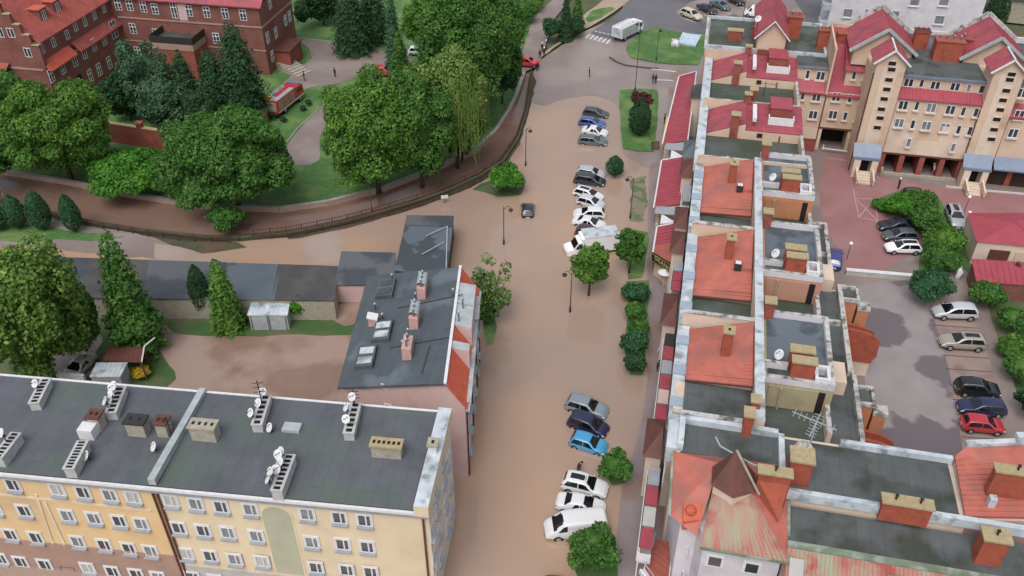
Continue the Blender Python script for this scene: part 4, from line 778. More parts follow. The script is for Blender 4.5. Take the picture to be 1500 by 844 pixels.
for v in (29.6, 14.0):
    mb = MB(); mb.box(TF, 12.95, 14.6, v + .8, v + 3.6, 8.3, 9.8); mb.build('roof_box', ['pale_plaster'], t)
    mb = MB(); mb.box(TF, 15.5, 17.4, v + .9, v + 3.2, 0, 7.3); mb.build('wall', ['orange_wall'], t)
    mb = MB(); ringwall(mb, TF, 15.5, 17.6, v + .8, v + 3.3, 7.3, 7.7, .28); mb.build('parapet', ['old_coping'], t); flatroof(t, TF, 15.78, 17.3, v + 1.1, v + 3.0, 7.35, 'bitumen')
    mb = MB(); mb.box(TF, 17.6, 18.9, v + .9, v + 2.1, 6.3, 6.65); mb.build('canopy_slab', ['old_coping'], t); mb = MB(); mb.box(TF, 17.65, 18.8, v + .95, v + 2.05, 0, 6.28); mb.build('wall', ['orange_wall'], t)
    for vv, r in ((v + .2, .8), (v - 2.0, 1.25)):
        pts = [(15.8, 2.0), (19.6, 2.0), (20.0, 3.0)] + [(15.8 + 4.2 * math.cos(q * math.pi / 16), (4.3 if r > 1 else 3.4) + (1.8 if r > 1 else 1.7) * math.sin(q * math.pi / 16) ** .75) for q in range(1, 9)]
        mb = MB(); fr = [TF.p(u, vv - .15, z) for u, z in pts]; bk = [TF.p(u, vv + .15, z) for u, z in pts]; N = len(pts)
        mb.add(fr + bk, [tuple(range(N)), tuple(range(N, 2 * N))[::-1]] + [(i, i + N, (i + 1) % N + N, (i + 1) % N) for i in range(N)]); mb.build('fin_wall', ['brick_orange'], t)
    mb = MB(); mb.box(TF, 15.8, 19.6, v - 2.0, v + .2, 0, 3.2); mb.build('wall', ['pale_plaster'], t)
# front cross wing: flat roofs, copings, orange stacks
t = thing('cross_wing', 'wide dark flat roofed wing in the right foreground with white copings and orange chimneys', 'building', TF.p(14, 0, 0)); FW = t
mb = MB(); mb.box(TF, .3, 8.6, 2.0, 5.5, 0, 11.3); mb.box(TF, 8.6, 21.4, -.6, 5.5, 0, 11.3); mb.box(TF, 8.9, 34, -10.6, -.6, 0, 5.0); mb.box(TF, 8.9, 34, -4.2, -.6, 5.0, 9.75); mb.build('wall', ['pale_plaster'], t)
flatroof(t, TF, 8.6, 21.0, -.2, 5.1, 11.45, 'bitumen'); flatroof(t, TF, .6, 8.1, 2.0, 5.1, 11.42, 'bitumen'); 
mb = MB(); a = roofpl(TF, 8.9, 34, -4.3, -.9, 10.0, 10.0, 10.5, 10.5); mb.prism([(q.x, q.y) for q in a], [q.z - .2 for q in a], [q.z for q in a]); mb.build('flat_roof', ['bitumen'], t)
MM('moss_strip', '#77866f', '#5c6b58', scale=.8, c='#8d948c', cscale=.7, cw=(.5, .6))
mb = MB(); mb.beam(TF.p(8.9, -4.1, 10.06), TF.p(34, -4.1, 10.06), .6, .1); mb.build('mossy_edge', ['moss_strip'], t)
mb = MB(); mb.box(TF, 8.1, 25.5, -.9, -.45, 11.2, 12.0); mb.box(TF, 8.1, 8.55, -.45, 5.1, 11.2, 12.0); mb.box(TF, .3, 8.1, 5.1, 5.55, 11.2, 12.0); mb.box(TF, 12.9, 21.3, 5.1, 5.5, 11.2, 12.0); mb.box(TF, .3, .75, 2.1, 5.1, 11.2, 12.2); mb.box(TF, -.55, .3, 2.1, 5.9, 10, 11.6); mb.build('parapet', ['metal_coping'], t)
chimney(t, TF, 9.4, 1.0, 11.3, 14.0, 1.6, 1.4, 'brick_orange', 'cap_tan'); chimney(t, TF, 5.6, 5.2, 11.3, 13.6, .7, 1.0, 'brick_orange', 'cap_tan'); chimney(t, TF, 6.2, 7.3, 10.3, 13.2, .7, .8, 'brick_orange', 'cap_tan')
chimney(t, TF, 16.9, -.9, 11, 12.9, 3.4, .8, 'brick_orange', 'cap_tan', 2, potm='iron'); chimney(t, TF, 22.6, -2.6, 10, 12.8, 1.7, 1.1, 'brick_orange', 'cap_tan', 1, potm='iron')
mb = MB(); mb.dish(TF.p(9.7, 2.6, 13.0), .8, R(250)); mb.build('satellite_dish', ['old_coping', 'iron'], t, True)
mb = MB(); p = TF.p(10.6, 4.8, 11.4); mb.beam(p, p + Vector((0, 0, 3)), .09); q = p + Vector((0, 0, 2.7)); dd = Vector((.8, -.55, 0)); ee = Vector((.5, .8, 0))
mb.beam(q - dd * 2, q + dd * 1.6, .06); mb.beam(q - ee * 2, q + ee * 1.2, .06)
for i in range(8): mb.beam(q + dd * (-1.8 + i * .45) - ee * .5, q + dd * (-1.8 + i * .45) + ee * .5, .035); mb.beam(q + ee * (-1.8 + i * .38) - dd * .4, q + ee * (-1.8 + i * .38) + dd * .4, .035)
mb.build('aerial', ['zinc'], t)
mb = MB(); mb.tube([TF.p(3.1, 2.6, 13.0), TF.p(3.5, 1.9, 12.8), TF.p(6.0, .1, 13.2), TF.p(8.3, -.8, 14.1)], .06, 6); mb.build('cable', ['zinc'], t)
# ribbed red roof along the bottom edge
a = roofpl(TF, 8.9, 34, -11.5, -4.35, 4.8, 4.8, 9.98, 9.98); mb = MB(); mb.prism([(q.x, q.y) for q in a], [q.z - .2 for q in a], [q.z for q in a]); battens(mb, a[0], a[1], a[2], a[3], 84, .05, .07); rr = mb.build('red_roof', ['moss_roof'], t)
for u in (9.6, 16.3): mb = MB(); mb.prism([tuple(TF.p(x, y)[:2]) for x, y in ((u - .5, -6.3), (u + .5, -6.3), (u + .5, -5.0), (u - .5, -5.0))], 8, [8.75, 8.75, 9.7, 9.7]); mb.build('roof_window', ['glass_dark'], rr)
# right-hand orange roof with walled chimney
t = thing('corner_house', 'house with broad salmon roof, white edges and tan capped chimney at the right frame edge', 'house', TF.p(26, 4, 0))
mb = MB(); mb.prism([tuple(TF.p(u, v)[:2]) for u, v in ((21.4, -.3), (34, 1.5), (34, 8.2), (22.4, 6.2), (21.4, 5.4))], 0, [11.4, 12.2, 13.2, 12.4, 12.0]); mb.build('wall', ['pink_plaster'], t)
a = [TF.p(21.3, -.2, 11.7), TF.p(34, 1.6, 12.4), TF.p(34, 8.0, 13.4), TF.p(22.2, 6.0, 12.7), TF.p(21.3, 5.2, 12.3)]; mb = MB(); mb.prism([(q.x, q.y) for q in a], [q.z - .15 for q in a], [q.z for q in a]); battens(mb, a[0], a[4], a[2], a[1], 12, .05, .05); mb.build('orange_roof', ['orange_roof'], t)
for p_, q_, w_, h_ in ((a[3] + Vector((0, .2, .1)), a[3].lerp(a[2], .35) + Vector((0, .2, .3)), .5, .3), (a[3].lerp(a[2], .3) + Vector((0, .3, .7)), a[2] + Vector((0, .3, .5)), .6, .5), (TF.p(25.4, -.7, 11.9), TF.p(34, 1.1, 12.5), .5, .3)): MB().beam(p_, q_, w_, h_).build('coping', ['metal_coping'], t)
chimney(t, TF, 24.4, 2.2, 11.5, 14.6, 2.9, .7, 'brick_orange', 'cap_tan', 1, potm='iron'); mb = MB(); mb.box(TF, 22.9, 23.4, .8, 1.3, 11.5, 12.8); mb.build('skylight', ['metal_coping'], t)
# ------------------------------------------------------------------ front corner house with the brown turret
t = thing('corner_house', 'lilac white corner house in the foreground with mossy red roof and brown turret', 'house', TF.p(4.5, -2, 0))
base = [(.5, 1.9), (8.6, 1.9), (8.6, -4.9), (3.0, -4.9), (2.5, -3.4), (1.2, -3.2)]; HB = [TF.p(u, v) for u, v in base]
mb = MB(); mb.prism([(q.x, q.y) for q in HB], 0, 9.6); mb.build('wall', ['white_plaster'], t)
E0 = TF.p(.1, 2.0, 11.3); E1 = TF.p(8.9, 2.0, 11.7); E2 = TF.p(9.0, -5.3, 9.5); E3 = TF.p(2.7, -5.3, 9.5); E4 = TF.p(.4, -3.0, 9.6); AP = TF.p(5.0, -.6, 13.0); AQ = TF.p(3.5, .2, 12.7)
mb = MB(); mb.add([E4, E3 + Vector((-.1, .9, 0)), AQ, E0, E1, AP], [(0, 1, 2), (0, 2, 3), (3, 2, 4), (2, 5, 4)]); mb.add([E4 + Vector((0, 0, -.15)), E0 + Vector((0, 0, -.15)), E0, E4], [(0, 1, 2, 3)]); mb.build('orange_roof', ['orange_roof'], t)
mb = MB(); mb.add([E3, E2, AP, AQ], [(0, 1, 2, 3)]); 
for i in range(19):
    q = i / 18; mb.beam(E3.lerp(E2, q) + Vector((0, 0, .05)), AQ.lerp(AP, q) + Vector((0, 0, .05)), .06, .07)
mb.add([E3, E2, E2 - Vector((0, 0, .2)), E3 - Vector((0, 0, .2))], [(0, 3, 2, 1)]); mb.build('mossy_roof', ['moss_roof'], t)
mb = MB(); mb.add([E2, E1, AP], [(0, 1, 2)]); mb.build('red_roof', ['orange_roof'], t)
mb = MB(); mb.beam(E3 - Vector((0, .08, .05)), E2 - Vector((0, .08, .05)), .15, .15); mb.beam(E2 - Vector((0, 0, .02)), E1 + Vector((0, 0, .02)), .2, .15); mb.beam(E4 + Vector((-.1, 0, -.05)), E0 + Vector((-.1, 0, -.05)), .18, .15); mb.build('gutter', ['moss_strip'], t)
mb = MB(); c = TF.p(4.6, -1.0, 0); rg = [c + Vector((1.85 * math.cos(k * math.pi / 3 + .3), 1.85 * math.sin(k * math.pi / 3 + .3), 12.5)) for k in range(6)]; apx = c + Vector((-.1, .4, 15.2)); mb.add(rg + [apx], [(k, (k + 1) % 6, 6) for k in range(6)]); tr = mb.build('turret_roof', ['brown_roof'], t)
mb = MB(); mb.prism([tuple((c + (q - c) * .88)[:2]) for q in rg], 10.5, 12.5); mb.build('turret_wall', ['pale_plaster'], t)
mb = MB(); mb.beam(apx + Vector((0, 0, .05)), rg[5] + Vector((.2, -.3, .1)), .16, .1); mb.build('ridge_flashing', ['cap_concrete'], tr)
chimney(t, TF, 7.35, -1.2, 10.2, 14.2, 2.3, .7, 'brick_orange', 'cap_tan', 1, potm='iron'); mb = MB(); mb.prism([tuple(TF.p(u, v)[:2]) for u, v in ((6.3, -1.55), (8.4, -1.55), (8.1, -2.9))], 10, [13.4, 13.4, 11]); mb.build('chimney_flank', ['brick_orange'], t)
mb = MB(); q = TF.p(1.9, -3.0, 9.6); mb.ball(q + Vector((-.1, .1, .9)), .45, 6); mb.prism([(q.x - .7, q.y - .5), (q.x + .6, q.y - .6), (q.x + .7, q.y + .5), (q.x - .6, q.y + .6)], 9, [10.0, 10.2, 10.9, 10.7]); mb.build('dormer_cap', ['orange_tile'], t)
for x, y in ((1047, 822), (1101, 832)): window(t, x, y, TF.p(3, -4.9), nS(TF), 1.1, 1.25, 'single', trim='white_paint')
dW = (HB[5] - HB[3]).normalized(); 
for x, y in ((1001, 803), (996, 838)):
    nw = (-TF.v.x * .6 - TF.u.x * .8, -TF.v.y * .6 - TF.u.y * .8); L_ = math.hypot(*nw); window(t, x, y, TF.p(2.45, -3.9), (nw[0] / L_, nw[1] / L_), 1.0, 1.25, 'single', trim='white_paint')
t = thing('low_terrace', 'low wing with a brick red terrace floor and white walled edge by the pavement', 'building', TF.p(-.6, -3, 0))
mb = MB(); mb.prism([tuple(TF.p(u, v)[:2]) for u, v in ((-1.1, -3.2), (1.1, -5.9), (1.1, 0), (-.4, 0))], 0, 2.6); mb.build('wall', ['white_paint'], t)
mb = MB(); mb.prism([tuple(TF.p(u, v)[:2]) for u, v in ((-.95, -3.0), (1.0, -5.5), (1.0, 0), (-.35, 0))], 2.6, 2.66); mb.build('floor', ['brick_red'], t)
mb = MB(); mb.beam(TF.p(-1.3, -3.6, 3.0), TF.p(1.2, -6.6, 3.0), .2, .5); mb.build('parapet', ['white_paint'], t)
mb = MB(); mb.beam(TF.p(-1.0, -3.3, 3.6), TF.p(1.1, -5.9, 3.6), .06); mb.beam(TF.p(-1.0, -3.3, 3.6), TF.p(-.4, 0, 3.6), .06); mb.build('railing', ['zinc'], t)
# ================================================================== TOWERED BUILDING behind the pink court
VF = 73.0
t = thing('apartment_building', 'tan apartment block with crimson roofs, twin gabled stair towers and open garages', 'building', TF.p(31, 80, 0)); CB = t
def sec(u0, u1, v, ze, zt, vb, m='tan_plaster', base=True):
    mb = MB(); mb.box(TF, u0, u1, v, vb, 0, ze); mb.build('wall', [m], t)
    mb = MB(); mb.box(TF, u0, u1, v + 1.3, vb, ze, zt); mb.build('upper_wall', [m], t)
    a = roofpl(TF, u0, u1, v - .25, v + 1.35, ze - .25, ze - .25, ze + 1.25, ze + 1.25); mb = MB(); mb.prism([(q.x, q.y) for q in a], [q.z - .15 for q in a], [q.z for q in a]); battens(mb, a[0], a[1], a[2], a[3], int((u1 - u0) / .5), .04, .05); mb.beam(a[0], a[1], .15, .15); mb.build('mansard_strip', ['deep_red_roof'], t)
    mb = MB(); mb.box(TF, u0, u1, v + 1.1, vb, zt, zt + .12); mb.build('flat_roof', ['bitumen'], t)
    mb = MB(); mb.box(TF, u0, u1, v + .95, v + 1.12, zt - .1, zt + .16); mb.build('gutter', ['blue_zinc'], t)
# main part with garages: wall above a recessed garage floor
u0, u1 = 25.3, 36.2
mb = MB(); mb.box(TF, u0, u1, VF, 90, 3.4, 11.9); mb.build('wall', ['tan_plaster'], t)
mb = MB(); mb.box(TF, u0 + .02, u0 + 3.6, VF - .06, VF, 3.4, 8.1); mb.box(TF, u0 + 3.6, u1 - 4.0, VF - .06, VF, 3.4, 5.6); mb.box(TF, u1 - 4.0, u1 - .02, VF - .06, VF, 3.4, 8.1); mb.build('pale_wall_panel', ['pale_plaster'], t)
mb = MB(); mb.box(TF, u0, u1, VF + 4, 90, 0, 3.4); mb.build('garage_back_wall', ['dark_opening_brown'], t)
mb = MB(); mb.box(TF, u0, u1, VF - .15, VF + .1, 3.2, 3.45); mb.build('string_course', ['brown_roof'], t)
for q in (0, 2.6, 5.3, 8.0, 10.5):
    mb = MB(); mb.box(TF, u0 + q, u0 + q + .7, VF - .05, VF + 4, 0, 3.2); mb.build('brick_pier', ['brick_red'], t)
mb = MB(); mb.box(TF, u0 + .7, u1 - .1, VF - .4, VF + .1, 0, .35); mb.build('plinth', ['cap_concrete'], t)
mb = MB(); mb.box(TF, u0, u1, VF + 1.3, 90, 11.9, 14.4); mb.build('upper_wall', ['tan_plaster'], t)
a = roofpl(TF, u0, u1, VF - .3, VF + 1.35, 11.75, 11.75, 12.75, 12.75); mb = MB(); mb.prism([(q.x, q.y) for q in a], [q.z - .15 for q in a], [q.z for q in a]); battens(mb, a[0], a[1], a[2], a[3], 22, .04, .05); mb.build('mansard_strip', ['deep_red_roof'], t)
mb = MB(); mb.box(TF, u0, u1, VF + 1.1, 90, 14.4, 14.55); mb.build('flat_roof', ['bitumen'], t)
mb = MB(); mb.box(TF, u0, u1, VF + .9, VF + 1.1, 14.3, 14.6); mb.build('gutter', ['blue_zinc'], t); mb = MB(); mb.box(TF, u0, 47, 90, 90.4, 13, 15.1); mb.build('back_parapet', ['white_plaster'], t)
# gate part (set back, lower), two bays
VG = 78.4
sec(12.42, 16.9, VG, 9.2, 12.3, 83.38)
# gate bay: wall with a real passage
mb = MB(); mb.box(TF, 16.9, 17.5, VG, 88, 0, 3.6); mb.box(TF, 21.2, 22.2, VG, 88, 0, 3.6); mb.box(TF, 16.9, 22.2, VG, 88, 3.6, 9.2); mb.build('wall', ['tan_plaster'], t)
mb = MB(); mb.box(TF, 17.5, 21.2, 81.6, 82, 0, 3.6); mb.build('passage_shade_wall', ['opening_dark'], t)  # near-black back wall, its colour standing in for the unlit depth
mb = MB(); mb.box(TF, 16.9, 21.9, VG - .1, VG + .02, 3.5, 3.75); mb.build('string_course', ['brown_roof'], t)
mb = MB(); mb.box(TF, 14.0, 17.45, VG - .05, VG, 0, 3.4); mb.build('pale_wall_panel', ['pale_plaster'], t)
mb = MB(); mb.box(TF, 14.4, 16.9, VG - 1.0, VG - .06, 0, 1.7); mb.build('brick_plinth', ['brick_red'], t)
a = roofpl(TF, 16.9, 22.2, VG - .3, 88, 8.9, 8.9, 15.4, 15.4); mb = MB(); mb.prism([(q.x, q.y) for q in a], [q.z - .2 for q in a], [q.z for q in a]); battens(mb, a[0], a[1], a[2], a[3], 12, .05, .05); mb.build('red_roof', ['deep_red_roof'], t)
mb = MB(); mb.box(TF, 16.75, 17.0, VG - .35, 88, 9, 15.9, 0); mb.box(TF, 16.9, 22.2, 88, 88.3, 9, 15.9); mb.build('party_wall', ['tan_plaster'], t)
mb = MB(); mb.box(TF, 19.2, 22.2, VG + 1.3, 84, 9.6, 12.3); mb.build('dormer', ['tan_plaster'], t)
a = roofpl(TF, 19.0, 22.3, VG + 1.0, 85, 12.3, 12.3, 14.4, 14.4); mb = MB(); mb.prism([(q.x, q.y) for q in a], [q.z - .15 for q in a], [q.z for q in a]); battens(mb, a[0], a[1], a[2], a[3], 8, .05, .05); mb.build('dormer_roof', ['red_roof'], t)
nC = nS(TF)
def rows(lst, v, ds=1.25, dz=0):
    for x, y, k in lst: window(t, x, y + dz, TF.p(0, v), nC, {'d': ds, 'n': .6, 's': 1.25}[k], 1.2 if dz else 1.35, {'d': 'double', 'n': 'single', 's': 'single'}[k], sill=None if dz else 'pale_plaster', glass='glass_dark' if rnd.random() < .75 else 'glass_curtain')
rows([(1331, 123, 'd'), (1350, 124, 'n'), (1370, 127, 'd'), (1399, 129, 'd'), (1419, 131, 'n'), (1441, 133, 's')], VF + 1.3, dz=-2)
rows([(1323, 154, 'd'), (1343, 155, 'n'), (1364, 158, 'd'), (1392, 161, 'd'), (1411, 163, 'n'), (1433, 165, 'd'), (1357, 184, 'd'), (1384, 187, 'd')], VF)
rows([(1317, 180, 'd'), (1337, 182, 'n'), (1404, 190, 'n'), (1424, 192, 'd'), (1331, 209, 'n'), (1396, 216, 'n')], VF - .06)
rows([(1183, 109, 'n'), (1202, 111, 'd')], VG + 1.3); rows([(1176, 140, 'n'), (1196, 142, 'd'), (1172, 165, 'n'), (1191, 168, 'd'), (1225, 142, 'd'), (1245, 144, 'n'), (1265, 146, 'd'), (1220, 168, 'd'), (1238, 170, 'n'), (1258, 172, 'd')], VG); rows([(1251, 110, 'n'), (1271, 111, 'd')], VG + 1.3)
def tower(u0, u1, lst, door):
    mb = MB(); v0, v1 = VF - .5, VF + 3.6; zt = 16.7; mb.box(TF, u0, u1, v0, v1, 0, zt); um = (u0 + u1) / 2; mb.add([TF.p(u0, v0, zt), TF.p(u1, v0, zt), TF.p(um, v0, zt + 1.6), TF.p(u0, v1, zt), TF.p(u1, v1, zt), TF.p(um, v1, zt + 1.6)], [(0, 1, 2), (5, 4, 3)]); mb.build('tower_wall', ['tan_plaster'], t)
    mb = MB(); mb.box(TF, um - .95, um + .95, v0 - .05, v0, 2.8, zt - .4); mb.build('pale_wall_panel', ['pale_plaster'], t)
    mb = MB()
    for s_ in (-1, 1):
        a = [TF.p(um, v0 - .35, zt + 1.75), TF.p(um + s_ * (u1 - um + .45), v0 - .35, zt - .2), TF.p(um + s_ * (u1 - um + .45), v1 + .4, zt - .2), TF.p(um, v1 + .4, zt + 1.75)]; mb.prism([(q.x, q.y) for q in a], [q.z - .12 for q in a], [q.z for q in a]); battens(mb, a[0], a[3], a[2], a[1], 8, .05, .05)
    mb.build('tower_roof', ['red_roof'], t)
    mb = MB()
    for s_ in (-1, 1): MB().beam(TF.p(um, v0 - .4, zt + 1.8), TF.p(um + s_ * (u1 - um + .5), v0 - .4, zt - .2), .2, .22).build('barge_board', ['white_paint'], t)
    MB().beam(TF.p(um, v0 - .4, zt + 1.85), TF.p(um, v1, zt + 1.85), .2, .15).build('ridge_cap', ['white_paint'], t)
    for x, y in lst: window(t, x, y, TF.p(0, v0 - .05), nC, 1.15, .75, 'single', frame='pale_plaster', glass='opening_dark', sill=None)
    # big gable behind the tower
    a0, a1, b0, b1, zg = um - 3.9, um + 3.9, VF + 7.2, 88.5, 15.4
    mb = MB(); mb.box(TF, a0, a1, b0, b1, 13, zg); mb.box(TF, u0, u1, v1, b0, 0, 14.4); mb.add([TF.p(a0, b0, zg), TF.p(a1, b0, zg), TF.p(um, b0, zg + 2.9), TF.p(a0, b1, zg), TF.p(a1, b1, zg), TF.p(um, b1, zg + 2.9)], [(0, 1, 2), (5, 4, 3)]); mb.build('gable_wall', ['tan_plaster'], t)
    mb = MB()
    for s_ in (-1, 1):
        a = [TF.p(um, b0 - .5, zg + 3.1), TF.p(um + s_ * 4.5, b0 - .5, zg - .25), TF.p(um + s_ * 4.5, b1, zg - .25), TF.p(um, b1, zg + 3.1)]; mb.prism([(q.x, q.y) for q in a], [q.z - .15 for q in a], [q.z for q in a]); battens(mb, a[0], a[3], a[2], a[1], 16, .05, .05)
    mb.build('gable_roof', ['red_roof'], t)
    mb = MB()
    for s_ in (-1, 1):
        MB().beam(TF.p(um, b0 - .55, zg + 3.15), TF.p(um + s_ * 4.55, b0 - .55, zg - .25), .25, .4).build('barge_board', ['zinc'], t); MB().beam(TF.p(um, b1 + .1, zg + 3.4), TF.p(um + s_ * 4.55, b1 + .1, zg), .5, .6).build('gable_coping', ['old_coping'], t)
    # zinc canopy and steps
    mb = MB(); a = roofpl(TF, u0 - .3, u1 - .3, v0 - 1.6, v0 - .06, 3.1, 3.1, 4.7, 4.7); mb.prism([(q.x, q.y) for q in a], [q.z - .25 for q in a], [q.z for q in a]); mb.beam(a[0], a[1], .3, .35); mb.build('entrance_canopy', ['blue_zinc'], t)
    mb = MB(); mb.box(TF, u0, u1 - .4, v0 - .2, v0 - .06, 0, 3.0); mb.box(TF, u0, u0 + .9, v0 - 1.7, v0 - .2, 0, 3.0); mb.box(TF, u1 - 1.3, u1 - .5, v0 - 1.7, v0 - .2, 0, 3.0); mb.build('porch', ['pale_plaster'], t)
    mb = MB(); mb.box(TF, um - .9, um + .45, v0 - .26, v0 - .2, .5, 2.6); mb.build('door', ['opening_dark'], t)
    mb = MB()
    for k in range(5): mb.box(TF, um - 1.1, um + .7, v0 - 1.7 - k * .45, v0 - 1.25 - k * .45 , 0, 1.0 - k * .19)
    mb.build('steps', ['pale_plaster'], t)
    mb = MB(); mb.beam(TF.p(um - 1.3, v0 - 1.6, 1.2), TF.p(um - 1.3, v0 - 4.2, .7), .25, .9); mb.beam(TF.p(um + .9, v0 - 1.6, 1.2), TF.p(um + .9, v0 - 4.2, .7), .25, .9); mb.build('stair_wall', ['pale_plaster'], t)
tower(21.6, 25.3, [(1307, 93), (1306, 102), (1302, 117), (1299, 131), (1295, 145), (1291, 160), (1289, 173), (1285, 187)], 0)
tower(36.2, 39.9, [(1482, 109), (1479, 117), (1474, 133), (1469, 147), (1465, 161), (1460, 175), (1456, 190), (1452, 204)], 0)
sec(39.9, 50, VF, 10.6, 14.2, 90)
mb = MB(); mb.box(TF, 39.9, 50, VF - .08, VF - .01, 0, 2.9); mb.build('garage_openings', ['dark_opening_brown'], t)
for q in (42.4, 45.4): mb = MB(); mb.box(TF, q, q + .7, VF - .2, VF - .09, 0, 3.0); mb.build('brick_pier', ['brick_orange'], t)
mb = MB(); a = roofpl(TF, 40.0, 46, VF - 1.6, VF - .1, 3.2, 3.2, 4.4, 4.4); mb.prism([(q.x, q.y) for q in a], [q.z - .2 for q in a], [q.z for q in a]); mb.build('entrance_canopy', ['blue_zinc'], t)
rows([(1497, 136, 'd'), (1493, 168, 'd'), (1484, 195, 'd')], VF)
chimney(t, TF, 31.9, 81.0, 14.5, 17.3, 3.6, 2.2, 'brick_orange', 'brick_red', 4); chimney(t, TF, 28.9, 84.5, 14.5, 17.0, 1.9, 1.6, 'brick_orange', 'brick_red', 3); chimney(t, TF, 34.3, 83.5, 14.5, 16.8, 2.0, 1.6, 'brick_orange', 'brick_red', 1)
mb = MB()
for u, v, z0, z1 in ((25.35, VF - .2, 11, 0), (36.15, VF - .2, 11, 0), (16.95, VG - .15, 9, 0), (12.6, VG - .15, 9, 1), (21.5, VF - .2, 15, 0), (40, VF - .2, 10.5, 0)): mb.tube([TF.p(u, v, z1), TF.p(u, v, z0)], .08, 6)
mb.build('downpipe', ['brown_roof'], t)
# white block at the top
WFm = Fr(g(1190, 60, 0)[:2], (.2, .98)); t = thing('apartment_building', 'plain white apartment block cut off by the top edge of the picture', 'building', WFm.p(13, 5, 0))
PW = WFm.p(0, 0); mb = MB(); mb.box(WFm, 2.0, 28, 0, 12, 0, 15); mb.build('wall', ['white_plaster'], t); mb = MB(); mb.box(WFm, 1.6, 28.3, -.3, 12.3, 15, 15.4); mb.build('roof', ['bitumen'], t)
mb = MB(); mb.box(WFm, 2.0, 28, -.08, 0, 0, 1.0); mb.build('plinth', ['zinc'], t)
for x, y in ((1242, 19), (1273, 20), (1340, 2), (1383, 2), (1376, 29), (1237, 46), (1310, 22), (1300, 50)): window(t, x, y, PW, nS(WFm), 1.7, 1.6, 'single', glass='glass_curtain', sill='white_paint')
for z in (2.8, 6.0, 9.2): mb = MB(); mb.box(WFm, .5, 2.0, -.2, 2.4, z, z + 1.1); mb.build('balcony', ['zinc'], t)
t = thing('small_house', 'small dark roofed building at the top right corner of the picture', 'building', g(1470, 20, 0)); mb = MB(); a, b = g(1450, 30, 0), g(1540, 40, 0); mb.prism([tuple(a[:2]), tuple(b[:2]), (b.x + 3, b.y + 9), (a.x + 3, a.y + 9)], 0, 4.5); mb.build('wall', ['cap_concrete'], t); mb = MB(); mb.prism([(a.x - .4, a.y - .4), (b.x, b.y - .4), (b.x + 3, b.y + 9.3), (a.x + 2.6, a.y + 9.3)], 4.5, 4.9); mb.build('roof', ['bitumen'], t)
# right hand garages with red roofs
def redgarage(pts, zs, ridge, label, wallm, rm):
    P = [g(x, y, z) for (x, y), z in zip(pts, zs)]; c = sum(P, Vector()) / len(P); t = thing('garage', label, 'garage', (c.x, c.y, 0)); q = [c + (p - c) * .94 for p in P]
    mb = MB(); mb.prism([(p.x, p.y) for p in q], 0, min(zs) - .1); mb.build('wall', [wallm], t); mb = MB(); n = len(P)
    if ridge:
        ap = c + Vector((0, 0, ridge)); mb.add(P + [ap], [(i, (i + 1) % n, n) for i in range(n)] + [tuple(range(n))[::-1]])
        for i in range(n):
            mb.beam(P[i] + Vector((0, 0, .02)), ap + Vector((0, 0, .02)), .12, .06)
    else: mb.prism([(p.x, p.y) for p in P], [z - .12 for z in zs], zs); battens(mb, P[0], P[1], P[2], P[3], 12, .05, .05)
    mb.build('red_roof', [rm], t); return t, P, q
t, P, q = redgarage([(1418, 312), (1530, 312), (1545, 366), (1430, 354)], [3.4] * 4, 1.1, 'cream garage house with dark red hipped roof and brown doors beside the court', 'pale_plaster', 'deep_red_roof')
nn = (q[2] - q[3]); nn = Vector((nn.y, -nn.x, 0)).normalized()
for a, b in ((.2, .48), (.56, .96)): mb = MB(); A_, B_ = q[3].lerp(q[2], a), q[3].lerp(q[2], b); mb.beam((A_.x + nn.x * .05, A_.y + nn.y * .05, 1.25), (B_.x + nn.x * .05, B_.y + nn.y * .05, 1.25), .1, 2.3); mb.build('garage_door', ['brown_roof' if a < .5 else 'tan_plaster'], t)
t, P, q = redgarage([(1423, 379), (1530, 386), (1535, 420), (1430, 412)], [3.0, 3.0, 2.6, 2.6], 0, 'low brick garage with flat sloping red roof in front of the hipped one', 'brick_wall', 'deep_red_roof')
# ================================================================== BRICK HOUSE (top left)
t = thing('brick_building', 'large red brick hospital wing pair with crow stepped gable and white cross windows', 'building', BF.p(0, 0, 0)); EZB = 12.2
mb = MB(); mb.box(BF, -12.5, .85, -20.5, 0, 0, 7.6); mb.box(BF, -12.5, 0, -20.5, 0, 7.6, 11.8); mb.build('wall', ['brick_wall'], t)
mb = MB(); mb.box(BF, -12.5, 27.4, 0, 13, 0, EZB); mb.build('wall', ['brick_wall'], t)
def rp(a, m, n, nm='roof', th=.2, bt=True):
    mb = MB(); mb.prism([(q.x, q.y) for q in a], [q.z - th for q in a], [q.z for q in a])
    if bt: battens(mb, a[0], a[1], a[2], a[3], n, .05, .05)
    return mb.build(nm, [m], t)
rfm = rp([BF.p(.35, -20.2, 11.7), BF.p(.35, 1, 11.7), BF.p(-6.3, 1, 17.6), BF.p(-6.3, -20.2, 17.6)], 'brick_roof', 50); rp([BF.p(-12.9, -20.2, 11.7), BF.p(-12.9, 1, 11.7), BF.p(-6.3, 1, 17.6), BF.p(-6.3, -20.2, 17.6)], 'brick_roof', 50)
rp([BF.p(1.3, -20.6, 7.4), BF.p(1.3, -13.6, 7.4), BF.p(-.02, -13.6, 8.8), BF.p(-.02, -20.6, 8.8)], 'orange_tile', 18, 'skirt_roof'); rp([BF.p(1.3, -12.6, 7.4), BF.p(1.3, -.2, 7.4), BF.p(-.02, -.2, 8.8), BF.p(-.02, -12.6, 8.8)], 'brick_roof', 30, 'skirt_roof')
